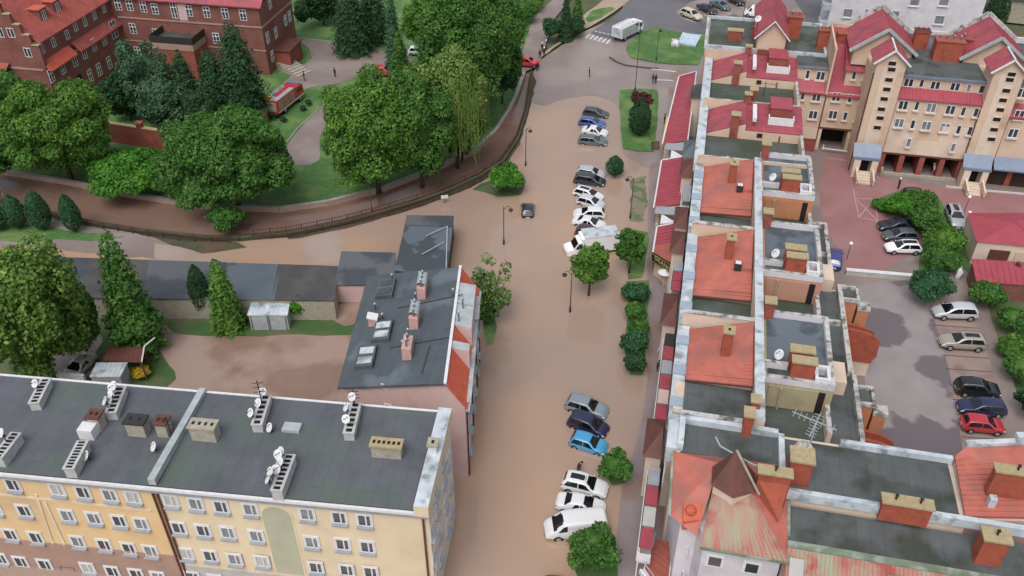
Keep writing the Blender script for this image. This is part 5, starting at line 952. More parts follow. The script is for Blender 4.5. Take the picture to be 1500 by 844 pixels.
rp([BF.p(-13, -.5, EZB), BF.p(28, -.5, EZB), BF.p(28, 6.5, 17.5), BF.p(-13, 6.5, 17.5)], 'red_roof', 80); rp([BF.p(-13, 13.5, EZB), BF.p(28, 13.5, EZB), BF.p(28, 6.5, 17.5), BF.p(-13, 6.5, 17.5)], 'red_roof', 60)
# crow-stepped gable
mb = MB()
for k in range(5):
    w = 12.9 - k * 2.2; uc = -5.9; mb.box(BF, uc - w / 2, uc + w / 2, -20.75, -20.25, (0 if k == 0 else 11.5 + (k - 1) * 1.55 + .001), 11.5 + k * 1.55); 
mb.build('stepped_gable', ['brick_wall'], t); mb = MB()
for k in range(5):
    w = 12.9 - k * 2.2
    for s_ in (-1, 1): mb.box(BF, -5.9 + s_ * (w / 2 - .55) - .62, -5.9 + s_ * (w / 2 - .55) + .62, -20.85, -20.15, 11.5 + k * 1.55, 11.65 + k * 1.55)
mb.build('gable_caps', ['cap_tan'], t)
for v in (-14.8, -11.2):
    mb = MB(); mb.box(BF, -4.5, -1.6, v - .9, v + .9, 12, 15.1); mb.box(BF, -4.8, -1.4, v - 1.1, v + 1.1, 15.1, 15.25, 1); mb.build('dormer', ['brick_wall', 'orange_tile'], t); window(t, 0, 0, BF.p(-1.6, v), nE(BF), .9, 1.5, 'double', at=BF.p(-1.6, v, 14.1))
mb = MB(); mb.box(BF, .85, 27.5, -.12, 0, 8.5, 8.75); mb.box(BF, 27.4, 27.52, 0, 13, 8.5, 8.75); mb.box(BF, .85, 27.5, -.1, 0, 4.4, 4.6); mb.box(BF, -12.5, 0, -20.87, -20.75, 7.4, 7.7); mb.build('string_course', ['mauve_plaster'], t)
P1, P2, P3, P4, n1 = BF.p(.85, 0), BF.p(0, 0), BF.p(0, 0), BF.p(0, -20.75), nE(BF)
for x, y in ((75, 111), (91, 99), (109, 88), (123, 77), (137, 66), (152, 57), (132, 111), (145, 102), (160, 92), (174, 82)): window(t, x, y, P1, n1, 1.15, 2.1, 'cross')
window(t, 166, 43, P1, n1, 1.7, 3.0, 'cross'); window(t, 118, 118, P1, n1, 1.1, 2.3, 'single', frame='brown_roof', glass='opening_dark')
for x, y in ((61, 72), (78, 62), (98, 51), (110, 39), (124, 32), (138, 22), (152, 12)): window(t, x, y, P2, n1, .95, 1.5, 'double')
for x, y in ((173, 7), (190, 8), (210, 10), (227, 13), (277, 16), (303, 18), (330, 20), (356, 22), (195, 42), (229, 50), (317, 56), (202, 76), (340, 62)): window(t, x, y, P3, nS(BF), 1.2, 1.9, 'cross')
window(t, 255, 15, P3, nS(BF), 1.1, 2.8, 'cross'); mb = MB(); q = onwall(265, 12, P3, nS(BF)); uu, vv = BF.inv(q); mb.box(BF, uu - .6, uu + .9, -.08, -.01, 8.9, 11.8); mb.build('plaster_patch', ['pink_plaster'], t)
for x, y in ((0, 48), (16, 48), (41, 77)): window(t, x, y, P4, nS(BF), 1.2, 1.5, 'double')
for x, y in ((395, 5), (404, 48), (418, 30), (392, 55), (424, 24), (399, 82)): window(t, x, y, BF.p(27.4, 0), n1, 1.1, 1.9, 'cross')
# porch with fenced balcony
mb = MB(); mb.box(BF, 9.0, 16.6, -4.6, -.1, 0, 6.4); mb.build('porch', ['brick_red'], t); mb = MB(); mb.box(BF, 8.9, 16.7, -4.7, -.1, 5.4, 6.5); mb.build('porch_band', ['mauve_plaster'], t)
mb = MB(); ringwall(mb, BF, 8.9, 16.7, -4.7, -.1, 6.5, 7.7, .12, 'sew'); mb.build('balcony_railing', ['iron'], t); mb = MB(); mb.box(BF, 9, 16.6, -4.6, -.1, 6.5, 6.56); mb.build('balcony_floor', ['bitumen_moss'], t)
# lower annexe on the gable side
mb = MB(); mb.box(BF, -14, -6.0, -24.5, -20.9, 0, 6.3); mb.build('annexe_wall', ['brick_wall'], t); rp([BF.p(-14.3, -24.9, 6.3), BF.p(-5.6, -24.9, 6.3), BF.p(-5.6, -20.9, 8.3), BF.p(-14.3, -20.9, 8.3)], 'brick_roof', 16, 'annexe_roof')
# entrance and broad stair on the east side
mb = MB(); mb.box(BF, 27.4, 30.2, 3.0, 8.4, 0, 3.4); mb.build('entrance_porch', ['brick_red'], t); mb = MB(); mb.box(BF, 27.3, 30.5, 2.7, 8.7, 3.4, 3.6); mb.build('porch_roof', ['brown_roof'], t)
mb = MB()
a, b = g(408, 88, .8), g(447, 110, 0)
for k in range(9): q = a.lerp(b, k / 9); r_ = a.lerp(b, (k + 1) / 9); F = Fr((q.x, q.y), ((r_ - q).x, (r_ - q).y)); mb.box(F, -1.6, 1.6, 0, (r_ - q).to_2d().length - .01, 0, 1.5 - k * .16, 0)
mb.build('entrance_stairs', ['cap_concrete'], t)
# garden wall of brick, with pillars
t = thing('brick_wall', 'low red brick garden wall with pillars between the two rounded trees', 'wall', g(205, 208, 0)); mb = MB(); a, b = g(153, 196, 1.2), g(258, 212, 1.2); mb.beam(a + Vector((0, 0, .3)), b + Vector((0, 0, .3)), .5, 3.4); mb.build('wall', ['brick_red'], t); mb = MB(); mb.beam(a + Vector((0, 0, 2.07)), b + Vector((0, 0, 2.07)), .65, .15); mb.build('coping', ['cap_tan'], t)
for q in (0, .55, 1): p = a.lerp(b, q); mb = MB(); mb.beam((p.x, p.y, 0), (p.x, p.y, 3.9), .8); mb.beam((p.x, p.y, 3.9), (p.x, p.y, 4.1), 1.0); mb.build('pillar', ['brick_red'], t)
t = thing('brick_wall', 'short red brick gate wall beside the fire engine', 'wall', g(376, 168, 0)); mb = MB(); mb.beam(g(352, 166, 1.2), g(392, 172, 1.2), .6, 2.6); mb.beam(g(369, 164, 1.3), g(369.5, 164, 1.3) + Vector((1.4, 0, 0)), 1.2, 3.6); mb.build('wall', ['brick_red'], t)
# green park fence hedge seen right of the white block is built with the trees
# ================================================================== VEHICLES
PAINT = {}
def paint(h, metal=.25):
    if h not in PAINT:
        m = bpy.data.materials.new('car_paint'); m.use_nodes = True; b = m.node_tree.nodes['Principled BSDF']; b.inputs['Base Color'].default_value = lin(h); b.inputs['Roughness'].default_value = .32; b.inputs['Metallic'].default_value = metal; b.inputs['Coat Weight'].default_value = .6; b.inputs['Coat Roughness'].default_value = .08
        n = m.node_tree.nodes; t = n.new('ShaderNodeTexNoise'); t.inputs['Scale'].default_value = 2; r = n.new('ShaderNodeMapRange'); r.inputs[3].default_value = .22; r.inputs[4].default_value = .5; m.node_tree.links.new(t.outputs[0], r.inputs[0]); m.node_tree.links.new(r.outputs[0], b.inputs['Roughness']); PAINT[h] = m
    return PAINT[h]
TYPES = {
 'hatch': dict(L=3.95, W=1.74, top=[(0, .72), (.012, .95), (.05, 1.12), (.11, 1.40), (.2, 1.47), (.36, 1.49), (.5, 1.46), (.58, 1.36), (.73, .98), (.86, .9), (.95, .76), (1, .55)], bonnet=.74, roof=(.13, .56), rear=.02, belt=[(0, .86), (.3, .92), (.74, .88), (.95, .7), (1, .5)]),
 'sedan': dict(L=4.55, W=1.78, top=[(0, .7), (.01, .92), (.05, 1.0), (.15, 1.03), (.20, 1.1), (.31, 1.38), (.4, 1.43), (.52, 1.42), (.58, 1.35), (.73, .97), (.86, .88), (.96, .74), (1, .52)], bonnet=.74, roof=(.32, .56), rear=.165, belt=[(0, .85), (.3, .92), (.74, .88), (.95, .7), (1, .5)]),
 'suv': dict(L=4.5, W=1.84, top=[(0, .8), (.01, 1.02), (.03, 1.2), (.08, 1.52), (.16, 1.62), (.36, 1.65), (.5, 1.61), (.57, 1.5), (.71, 1.1), (.86, 1.02), (.96, .86), (1, .6)], bonnet=.72, roof=(.1, .55), rear=.02, belt=[(0, .98), (.3, 1.04), (.72, 1.0), (.95, .8), (1, .56)]),
 'estate': dict(L=4.6, W=1.78, top=[(0, .72), (.01, .96), (.03, 1.12), (.08, 1.4), (.16, 1.46), (.38, 1.48), (.52, 1.45), (.58, 1.36), (.72, .98), (.87, .9), (.96, .76), (1, .54)], bonnet=.73, roof=(.1, .56), rear=.02, belt=[(0, .88), (.3, .93), (.73, .9), (.95, .72), (1, .5)]),
 'mpv': dict(L=4.55, W=1.82, top=[(0, .8), (.01, 1.0), (.03, 1.15), (.07, 1.5), (.16, 1.62), (.38, 1.66), (.55, 1.6), (.63, 1.46), (.79, 1.04), (.88, .94), (.96, .8), (1, .56)], bonnet=.8, roof=(.09, .61), rear=.02, belt=[(0, .95), (.3, 1.0), (.78, .94), (.95, .74), (1, .52)]),
 'van': dict(L=4.95, W=1.95, top=[(0, .9), (.008, 1.5), (.02, 1.86), (.06, 1.94), (.5, 1.96), (.66, 1.93), (.72, 1.84), (.86, 1.24), (.93, 1.08), (.98, .9), (1, .6)], bonnet=.87, roof=(.04, .71), rear=.004, belt=[(0, 1.1), (.3, 1.14), (.85, 1.08), (.97, .82), (1, .56)]),
}
def interp(tb, f):
    for (a, y0), (b, y1) in zip(tb, tb[1:]):
        if f <= b: return y0 + (y1 - y0) * (f - a) / (b - a)
    return tb[-1][1]
def car_proto(kind, sunroof=False, rails=False, black_roof=False):
    T = TYPES[kind]; L, Wd = T['L'], T['W']; NS = 46
    def hw(f): return Wd / 2 * (1 - .13 * abs(2 * f - 1) ** 5 - .05 * abs(2 * f - 1) ** 14) * (1 - .03 * max(0, (f - .75) * 4))
    def section(f):
        top = interp(T['top'], f); w = hw(f); belt = min(interp(T['belt'], f), top - .03); cab = max(0, min(1, (top - belt - .05) / .4)); zs = .24 + .07 * abs(2 * f - 1) ** 6
        inn = .17 if kind != 'van' else .08; wr = w * (1 - .06 * (1 - cab)) - inn * cab
        return [(0, zs - .02), (w * .86, zs), (w * .97, zs + .12), (w, zs + (belt - zs) * .45), (w * .985, belt - .04), (w * .965, belt), (w * .965 + (wr - w * .965) * .5, belt + (top - .07 * cab - belt) * .5), (wr, top - .075 * cab - .012), (wr * .9, top - .025 * cab - .004), (wr * .55, top - .006), (0, top)]
    def surf(f, t):
        s_ = section(f); i = min(int(t), len(s_) - 2); q = t - i; return Vector(((f - .5) * L, s_[i][0] + (s_[i + 1][0] - s_[i][0]) * q, s_[i][1] + (s_[i + 1][1] - s_[i][1]) * q))
    root = bpy.data.objects.new('parked_car', None); COL.objects.link(root); ORG[root.name] = Vector((0, 0, 0)); pm = paint('#888888')
    mb = MB(); fs = [i / NS for i in range(NS + 1)]; K = 11; sides = []
    for f in fs:
        s_ = section(f); sides.append([Vector(((f - .5) * L, y, z)) for y, z in s_] + [Vector(((f - .5) * L, -y, z)) for y, z in s_[-2:0:-1]])
    n = len(sides[0]); vs = [v for s_ in sides for v in s_]; fc = [(i * n + k, (i + 1) * n + k, (i + 1) * n + (k + 1) % n, i * n + (k + 1) % n) for i in range(NS) for k in range(n)]
    # lowest band and the wheel arches are dark plastic
    ra = .34; ax = [-.5 * L + .185 * L + .0, .5 * L - .2 * L]
    def mi(face):
        c = sum((vs[i] for i in face), Vector()) / 4
        if c.z < .34: return 1
        return 0
    mb.v = vs; mb.f = [list(x)[::-1] for x in fc] + [list(range(n)), [NS * n + k for k in range(n)][::-1]]; mb.m = [mi(x) for x in fc] + [0, 0]
    body = mb.build('body', [pm, M['plastic']], root, True)
    def patch(name, f0, f1, t0, t1, both=True, nf=8, ntt=5, m='car_glass', off=.012, fshift=None, parent=root):
        for sg in ((1, -1) if both else (1,)):
            mb = MB(); pts = []
            for i in range(nf + 1):
                row = []
                for j in range(ntt + 1):
                    t = t0 + (t1 - t0) * j / ntt; q = j / ntt; a, b = (f0, f1) if fshift is None else (f0 + fshift[0] * q, f1 + fshift[1] * q)
                    f = a + (b - a) * i / nf; p = surf(f, t); e = .004; pf = surf(min(1, f + e), t) - surf(max(0, f - e), t); pt = surf(f, min(10, t + .02)) - surf(f, max(0, t - .02))
                    nn = pf.cross(pt); nn = nn.normalized() if nn.length > 1e-9 else Vector((0, 1, 0))
                    if nn.y < 0 and t < 7.5 or (t >= 7.5 and nn.z < 0): nn = -nn
                    p = p + nn * off; row.append(Vector((p.x, p.y * sg, p.z)))
                pts += row
            w = ntt + 1; mb.add(pts, [((i) * w + j, (i + 1) * w + j, (i + 1) * w + j + 1, i * w + j + 1) for i in range(nf) for j in range(ntt)]); mb.build(name, [m if not isinstance(m, str) else M[m]], parent, True)
    b, r0, r1, re = T['bonnet'], T['roof'][0], T['roof'][1], T['rear']
    def across(name, f0, f1, m='car_glass', ym=.93, off=.014, nf=8, t0=7.9):
        mb = MB(); P = []
        for i in range(nf + 1):
            f = f0 + (f1 - f0) * i / nf; s_ = section(f); w = s_[7][0] * ym; z = [ (-1, s_[7][1] + .02), (-.75, s_[8][1]), (-.4, s_[9][1]), (0, s_[10][1]), (.4, s_[9][1]), (.75, s_[8][1]), (1, s_[7][1] + .02)]
            P += [Vector(((f - .5) * L, w * a, h + off)) for a, h in z]
        mb.add(P, [(i * 7 + j, (i + 1) * 7 + j, (i + 1) * 7 + j + 1, i * 7 + j + 1) for i in range(nf) for j in range(6)]); return mb.build(name, [M[m] if isinstance(m, str) else m], root, True)
    across('windscreen', r1 + .0, b + .004)
    if kind == 'van':
        patch('side_window', .66, .82, 5.25, 6.9, fshift=(0, -.085)); patch('rear_window', .004, .012, 5.2, 6.9, False)
    else:
        across('rear_window', re + .015, r0 - .012); mid = (r1 + r0) / 2 + .06
        patch('side_window', r0 + .02 if kind == 'sedan' else .07, mid - .012, 5.1, 7.0, fshift=(.07, 0)); patch('side_window', mid + .006, b - .035, 5.1, 7.0, fshift=(0, -(b - r1) * .82))
    if sunroof: across('sunroof', r0 + .08, r1 - .03, 'car_glass', .82, .01)
    if black_roof: across('roof_panel', r0 + .02, r1 - .01, 'plastic', .98, .008)
    mb = MB()
    for f in (.38, .62) if kind != 'van' else (.64,):
        for sg in (1, -1): mb.beam(tuple(surf(f, 2.5) * 1 + Vector((0, .006, 0)))[:1] + ((surf(f, 2.5).y + .006) * sg, surf(f, 2.5).z), (surf(f, 4.9).x, (surf(f, 4.9).y + .006) * sg, surf(f, 4.9).z), .018, .012)
    mb.build('door_seam', [M['plastic']], root)
    # wheels
    WR = .315 if kind in ('hatch', 'sedan', 'estate') else .34
    for x in ax:
        for sg in (1, -1):
            y = hw(x / L + .5) * sg; mb = MB(); mb.tube([(x, y - sg * .2, WR), (x, y - sg * .02, WR), (x, y + sg * .018, WR)], [WR, WR, WR * .93], 20); wh = mb.build('wheel', [M['tyre']], root); mb = MB(); mb.tube([(x, y, WR), (x, y + sg * .03, WR)], [WR * .66, WR * .6], 16); mb.build('rim', [M['rim']], wh)
            mb = MB(); N = 18
            for k in range(N):
                a0, a1 = math.pi * k / N, math.pi * (k + 1) / N; yo = y + sg * .006; mb.add([(x + q * math.cos(a_), yo, WR + q * math.sin(a_)) for a_ in (a0, a1) for q in (WR * .98, WR * 1.2)], [(0, 1, 3, 2)])
            mb.build('wheel_arch', [M['plastic']], root)
    for sg in (1, -1):
        def side_lamp(nm, f0, f1, t0, t1, m):
            mb = MB(); P = []
            for i in range(4):
                for j in range(4):
                    f = f0 + (f1 - f0) * i / 3; t = t0 + (t1 - t0) * j / 3; p = surf(f, t); P.append(Vector((p.x + (.012 if f0 > .5 else -.012), (p.y + .012) * sg, p.z + .004)))
            mb.add(P, [(i * 4 + j, (i + 1) * 4 + j, (i + 1) * 4 + j + 1, i * 4 + j + 1) for i in range(3) for j in range(3)]); mb.build(nm, [M[m]], root, True)
        side_lamp('headlight', .925, .985, 3.7, 5.6, 'lamp_clear'); side_lamp('taillight', .004, .045, 3.9, 6.0 if kind in ('van', 'suv', 'mpv') else 5.4, 'lamp_red')
        p = surf(b - .07, 5.1); mb = MB(); c = Vector((p.x, (p.y + .09) * sg, p.z + .05)); mb.tube([c + Vector((0, -.09 * sg, -.03)), c, c + Vector((0, .08 * sg, .01)), c + Vector((-.01, .12 * sg, 0))], [.03, .075, .08, .03], 8); mb.build('mirror', [pm], root, True)
        if rails: mb = MB(); mb.tube([surf(f, 8.0) * 1 + Vector((0, 0, .05)) if sg > 0 else Vector((surf(f, 8).x, -surf(f, 8).y, surf(f, 8).z + .05)) for f in (r0 + .02, (r0 + r1) / 2, r1 - .02)], .022, 6); mb.build('roof_rail', [M['rim']], root)
    mb = MB(); x = L / 2; mb.box(WF, x - .03, x + .012, -.45, .45, .36, .5); mb.build('grille', [M['plastic']], root)
    for x in (L / 2 + .014, -L / 2 - .014): mb = MB(); mb.box(WF, x - .006, x + .006, -.26, .26, .38 if x > 0 else .52, .49 if x > 0 else .63); mb.build('licence_plate', [M['plate_white']], root)
    root['L'] = L; return root
PROTO = {}
def setpaint(o, m, only=('body', 'mirror', 'cab', 'box', 'tank_panel')):
    for ch in o.children_recursive:
        if ch.type == 'MESH' and ch.name.split('.')[0] in only and ch.material_slots[0].material.name.startswith('car_paint'): ch.material_slots[0].link = 'OBJECT'; ch.material_slots[0].material = m
def car(kind, rear, front, z, color, label, cat='car', group='cars', metal=.25, name='parked_car', zp=.75, tilt=0, **kw):
    key = (kind,) + tuple(sorted(kw)); first = key not in PROTO
    if first: PROTO[key] = car_proto(kind, **kw)
    src = PROTO[key]; L = src['L']; a, b = g(*rear, zp + z), g(*front, zp + z); d = b - a; c = (a + b) / 2; loc = (c.x, c.y, z); rz = math.atan2(d.y, d.x)
    if first and not USED.get(key): o = src; o.location = loc; o.rotation_euler = (0, 0, rz); USED[key] = 1
    else: o = copy_tree(src, loc, rz)
    o.name = name; tag(o, label, cat, group); k = max(.9, min(1.1, d.length / L)); o.scale = (k, 1, 1.14 if kind == 'van' else 1.04)
    setpaint(o, paint(color, metal)); return o
USED = {}
FZ = -.32
G1 = 'cars standing in the flooded street'
car('estate', (855, 163), (891, 168), FZ, '#45494d', 'dark grey estate car, topmost of the four parked together in the flood', group=G1)
car('hatch', (848, 177), (887, 182), FZ, '#3d5fa8', 'blue hatchback second in the top group of four flooded cars', group=G1)
car('sedan', (853, 189), (890, 195), FZ, '#d2d4d8', 'white saloon between the blue hatchback and the grey green estate', group=G1, metal=0)
car('estate', (847, 204), (890, 208), FZ, '#5c6c70', 'grey green estate car, lowest of the top group of four in the water', group=G1)
car('estate', (845, 250), (887, 256), FZ, '#b4b8c2', 'silver estate car at the top of the middle row beside a round bush', group=G1, rails=1)
car('mpv', (841, 261), (887, 267), FZ, '#3b3f47', 'dark charcoal people carrier with red rear lamps under the silver estate', group=G1)
car('hatch', (841, 278), (883, 290), FZ, '#d2d4d8', 'white hatchback with dark sunroof in the middle row', group=G1, metal=0, sunroof=1)
car('hatch', (846, 291), (885, 301), FZ, '#c9ccd3', 'small pale silver hatchback in the middle row', group=G1)
car('hatch', (887, 313), (840, 311), FZ, '#d2d4d8', 'white hatchback facing left above another white car in the middle row', group=G1, metal=0)
car('sedan', (839, 321), (887, 331), FZ, '#d2d4d8', 'white saloon facing right just above the box truck', group=G1, metal=0)
car('hatch', (843, 337), (884, 343), FZ, '#4a3236', 'dark wine coloured car almost hidden behind the white box truck', group=G1)
car('hatch', (773, 317), (773, 297), FZ - .15, '#2e3136', 'lone dark car drifting in the flood near the street lamp', group=G1)
car('suv', (830, 588), (890, 605), FZ, '#84929c', 'silver blue off-roader at the top of the group of three lower cars', group=G1, rails=1)
car('mpv', (834, 612), (890, 632), FZ, '#2c2c52', 'dark indigo car between the silver off-roader and the sky blue hatchback', group=G1)
car('hatch', (836, 641), (889, 657), FZ, '#3a9fd2', 'bright sky blue hatchback standing in brown water', group=G1)
car('suv', (824, 703), (890, 718), FZ + .1, '#d2d4d8', 'white off-roader with black glass roof in the lower row', group=G1, metal=0, sunroof=1)
car('sedan', (815, 732), (887, 745), FZ + .1, '#d2d4d8', 'white saloon between the white off-roader and the white van', group=G1, metal=0)
car('van', (890, 768), (796, 776), FZ + .1, '#d2d4d8', 'white panel van partly behind the lowest street tree', cat='van', group=G1, metal=0, name='panel_van')
car('hatch', (800, 860), (846, 864), FZ, '#7a3b36', 'reddish brown car cut off by the bottom edge below the van', group=G1)
G2 = 'cars parked by the upper road'
car('suv', (997, 15), (1029, 27), .06, '#c9c4ae', 'cream off-roader parked beyond the little green', group=G2)
car('sedan', (1021, 5), (1051, 19), .06, '#2e3440', 'dark blue grey saloon next to the cream off-roader', group=G2)
car('sedan', (1043, 1), (1067, 12), .06, '#5d6b78', 'slate grey saloon in the upper parking row', group=G2)
car('hatch', (1066, -5), (1090, 5), .06, '#2c2a2e', 'black car at the top edge of the upper parking row', group=G2)
car('van', (1119, 21), (1094, 18), .06, '#dfe2e4', 'small white van behind the gabled stair tower', cat='van', group=G2, metal=0, name='panel_van')
car('hatch', (600, 74), (624, 74), .09, '#dadde2', 'white car glimpsed among the park trees', group=G2, metal=0)
G3 = 'cars parked in the courts on the right'
car('sedan', (1344, 329), (1287, 329), .1, '#262c3e', 'navy saloon, first of three beside the shrubs on the pink paving', group=G3)
car('hatch', (1347, 344), (1291, 344), .1, '#535c63', 'slate hatchback between the navy saloon and the white car', group=G3)
car('hatch', (1351, 362), (1296, 361), .1, '#e4e6ea', 'white hatchback with black roof below two dark cars on the pink paving', group=G3, metal=0, black_roof=1)
car('suv', (1394, 303), (1405, 331), .1, '#aab0b8', 'silver off-roader with sunroof beside the hipped garage', group=G3, sunroof=1)
car('estate', (1322, 284), (1366, 285), .1, '#33403a', 'dark green estate car half under the court shrubs', group=G3)
car('hatch', (1222, 392), (1225, 362), .1, '#3f4a94', 'blue violet car behind the low terrace wall', group=G3)
car('mpv', (1431, 457), (1368, 455), .12, '#c3c6cb', 'silver people carrier, topmost car of the grey car park', group=G3)
car('suv', (1443, 502), (1377, 498), .12, '#a39a8e', 'beige grey car with black glass roof, second in the car park', group=G3, sunroof=1)
car('suv', (1400, 565), (1466, 572), .12, '#23282c', 'black car above the navy one in the car park', group=G3, rails=1)
car('estate', (1473, 598), (1404, 593), .12, '#273156', 'navy estate car between the black and the red cars', group=G3)
car('hatch', (1409, 618), (1472, 624), .12, '#b3142b', 'bright red hatchback at the bottom of the car park', group=G3, metal=0)
car('sedan', (134, 519), (98, 553), .1, '#aeb0a8', 'silver saloon parked beside the large light green tree', group='cars in the yard')
# ------------------------------------------------------------------ trucks
def truck_root(name, label, cat, rear, front, z, zp=1.0):
    a, b = g(*rear, zp + z), g(*front, zp + z); d = b - a; c = (a + b) / 2; t = thing(name, label, cat, (c.x, c.y, z), None, math.atan2(d.y, d.x)); ORG[t.name] = Vector((0, 0, 0)); return t, d.length
def wheels(t, xs, w, r=.45, m='rim'):
    for x in xs:
        for sg in (1, -1): mb = MB(); mb.tube([(x, sg * (w / 2 - .3), r), (x, sg * w / 2, r)], r, 18); wh = mb.build('wheel', ['tyre'], t); mb = MB(); mb.tube([(x, sg * w / 2, r), (x, sg * (w / 2 + .03), r)], [r * .62, r * .5], 14); mb.build('rim', [m], wh)
def prof(t, name, pts, w, m, smooth=False):
    """side profile x,z extruded over width"""
    mb = MB(); N = len(pts); fr = [Vector((x, -w / 2, z)) for x, z in pts]; bk = [Vector((x, w / 2, z)) for x, z in pts]; mb.add(fr + bk, [tuple(range(N)), tuple(range(N, 2 * N))[::-1]] + [(i, i + N, (i + 1) % N + N, (i + 1) % N) for i in range(N)]); return mb.build(name, m, t, smooth)
wp = paint('#e8e8ea', 0)
t, L = truck_root('box_truck', 'white box truck standing in the flood behind a street tree', 'truck', (905, 352), (827, 361), FZ, 1.4)
prof(t, 'cab', [(3.35, .45), (3.4, .9), (3.2, 1.15), (2.5, 1.35), (1.85, 2.2), (1.2, 2.35), (1.2, .45)], 1.95, [wp]); prof(t, 'chassis', [(-3.2, .45), (1.3, .45), (1.3, .7), (-3.2, .7)], 1.6, ['plastic'])
mb = MB(); mb.box(WF, -3.3, 1.1, -1.08, 1.08, .75, 2.95); bx = mb.build('box', [wp], t); mb = MB(); mb.box(WF, -3.34, 1.13, -1.12, 1.12, 2.95, 3.02); mb.box(WF, -3.34, -3.28, -1.12, -1.02, .75, 2.95); mb.box(WF, -3.34, -3.28, 1.02, 1.12, .75, 2.95); mb.build('box_trim', ['metal_coping'], bx)
mb = MB(); mb.box(WF, 1.12, 1.5, -.98, .98, 2.3, 2.75); mb.build('roof_spoiler', [wp], t)
mb = MB(); mb.add([(2.44, -.86, 1.42), (2.44, .86, 1.42), (1.93, .8, 2.14), (1.93, -.8, 2.14)], [(0, 1, 2, 3)]); mb.v = [v + Vector((.03, 0, .03)) for v in mb.v]; mb.build('windscreen', ['car_glass'], t)
for sg in (1, -1):
    mb = MB(); y = sg * .99; mb.add([(2.3, y, 1.4), (1.4, y, 1.4), (1.4, y, 2.1), (1.85, y, 2.1)], [(0, 1, 2, 3)]); mb.build('side_window', ['car_glass'], t); mb = MB(); mb.box(WF, 3.22, 3.4, sg * .8 - .15, sg * .8 + .15, .92, 1.1); mb.build('headlight', ['lamp_clear'], t); mb = MB(); mb.box(WF, 2.0, 2.15, sg * 1.12 - .1, sg * 1.12 + .1, 1.5, 1.8); mb.build('mirror', ['plastic'], t)
wheels(t, (2.45, -1.9), 1.95, .36)
# white and grey service lorry on the upper road
t, L = truck_root('service_truck', 'white service lorry with panelled body on the upper road by the zebra crossing', 'truck', (905, 50), (934, 36), .06, 1.4); k = L / 7.2
prof(t, 'cab', [(3.6, .6), (3.6, 1.5), (3.2, 2.4), (1.9, 2.5), (1.9, .6)], 2.3, [wp]); mb = MB(); mb.box(WF, -3.6, 1.75, -1.2, 1.2, .8, 2.75); bx = mb.build('box', [paint('#d3d7dd', 0)], t)
for i in range(5):
    for sg in (1, -1): x = -3.5 + i * 1.05; MB().box(WF, x, x + .9, sg * 1.21 - .02, sg * 1.21 + .02, .95, 2.6).build('shutter', ['zinc'], bx)
mb = MB(); mb.box(WF, -3.64, -3.6, -1.05, 1.05, .9, 2.6); mb.build('rear_door', ['metal_coping'], bx); mb = MB()
for i in range(4): mb.box(WF, -3.0 + i * 1.1, -2.4 + i * 1.1, -.5, .5, 2.75, 2.95)
mb.beam((-3.4, .8, 2.85), (1.6, .8, 2.85), .08); mb.beam((-3.4, -.8, 2.85), (1.6, -.8, 2.85), .08); mb.build('roof_equipment', ['white_paint'], bx)
mb = MB(); mb.add([(3.62, -1.0, 1.55), (3.62, 1.0, 1.55), (3.24, 1.0, 2.32), (3.24, -1.0, 2.32)], [(0, 1, 2, 3)]); mb.build('windscreen', ['car_glass'], t); mb = MB(); mb.box(WF, 2.2, 3.1, -1.17, 1.17, 1.5, 2.2); mb.build('side_window', ['car_glass'], t); mb = MB(); mb.box(WF, 2.6, 2.8, -.6, .6, 2.48, 2.62); mb.build('light_bar', ['lamp_clear'], t)
wheels(t, (2.5, -2.3), 2.35, .48)
# fire engine
fr = paint('#c21420', 0); t, L = truck_root('fire_engine', 'red fire engine with grey equipment roof parked on the park drive', 'fire engine', (396, 160), (437, 128), .1, 1.6)
prof(t, 'cab', [(3.9, .7), (3.95, 1.6), (3.7, 2.75), (1.5, 2.9), (1.5, .7)], 2.45, [fr]); mb = MB(); mb.box(WF, -4.0, 1.4, -1.22, 1.22, .8, 2.9); b_ = mb.build('body', [fr], t)
mb = MB(); mb.box(WF, -3.9, 1.3, -1.15, 1.15, 2.9, 2.98); mb.build('roof_deck', ['zinc'], b_); mb = MB(); mb.box(WF, -2.6, 1.2, -.3, .3, 2.98, 3.12); mb.build('roof_locker', [fr], b_)
mb = MB(); mb.box(WF, -3.9, -2.9, .3, 1.0, 2.98, 3.3); mb.build('equipment_box', ['yellow_sign'], b_)
mb = MB()
for y in (.55, 1.0): mb.beam((-2.8, y, 3.15), (1.3, y, 3.15), .07)
for i in range(12): mb.beam((-2.7 + i * .34, .55, 3.15), (-2.7 + i * .34, 1.0, 3.15), .04)
mb.build('ladder', ['metal_coping'], b_)
for sg in (1, -1):
    for i in range(3): mb = MB(); x = -3.7 + i * 1.7; mb.box(WF, x, x + 1.4, sg * 1.23 - .015, sg * 1.23 + .015, 1.1, 2.7); mb.build('roller_shutter', ['mauve_plaster'], b_)
    mb = MB(); mb.box(WF, -3.9, 3.8, sg * 1.24 - .015, sg * 1.24 + .015, .85, 1.0); mb.build('white_stripe', ['white_paint'], t)
    mb = MB(); mb.box(WF, 1.9, 3.5, sg * 1.23 - .01, sg * 1.23 + .01, 1.8, 2.5); mb.build('side_window', ['car_glass'], t)
mb = MB(); mb.box(WF, -4.05, -3.98, -.9, .9, 1.1, 2.6); mb.build('rear_shutter', ['cap_concrete'], b_); mb = MB(); mb.add([(3.95, -1.1, 1.72), (3.95, 1.1, 1.72), (3.75, 1.1, 2.62), (3.75, -1.1, 2.62)], [(0, 1, 2, 3)]); mb.build('windscreen', ['car_glass'], t)
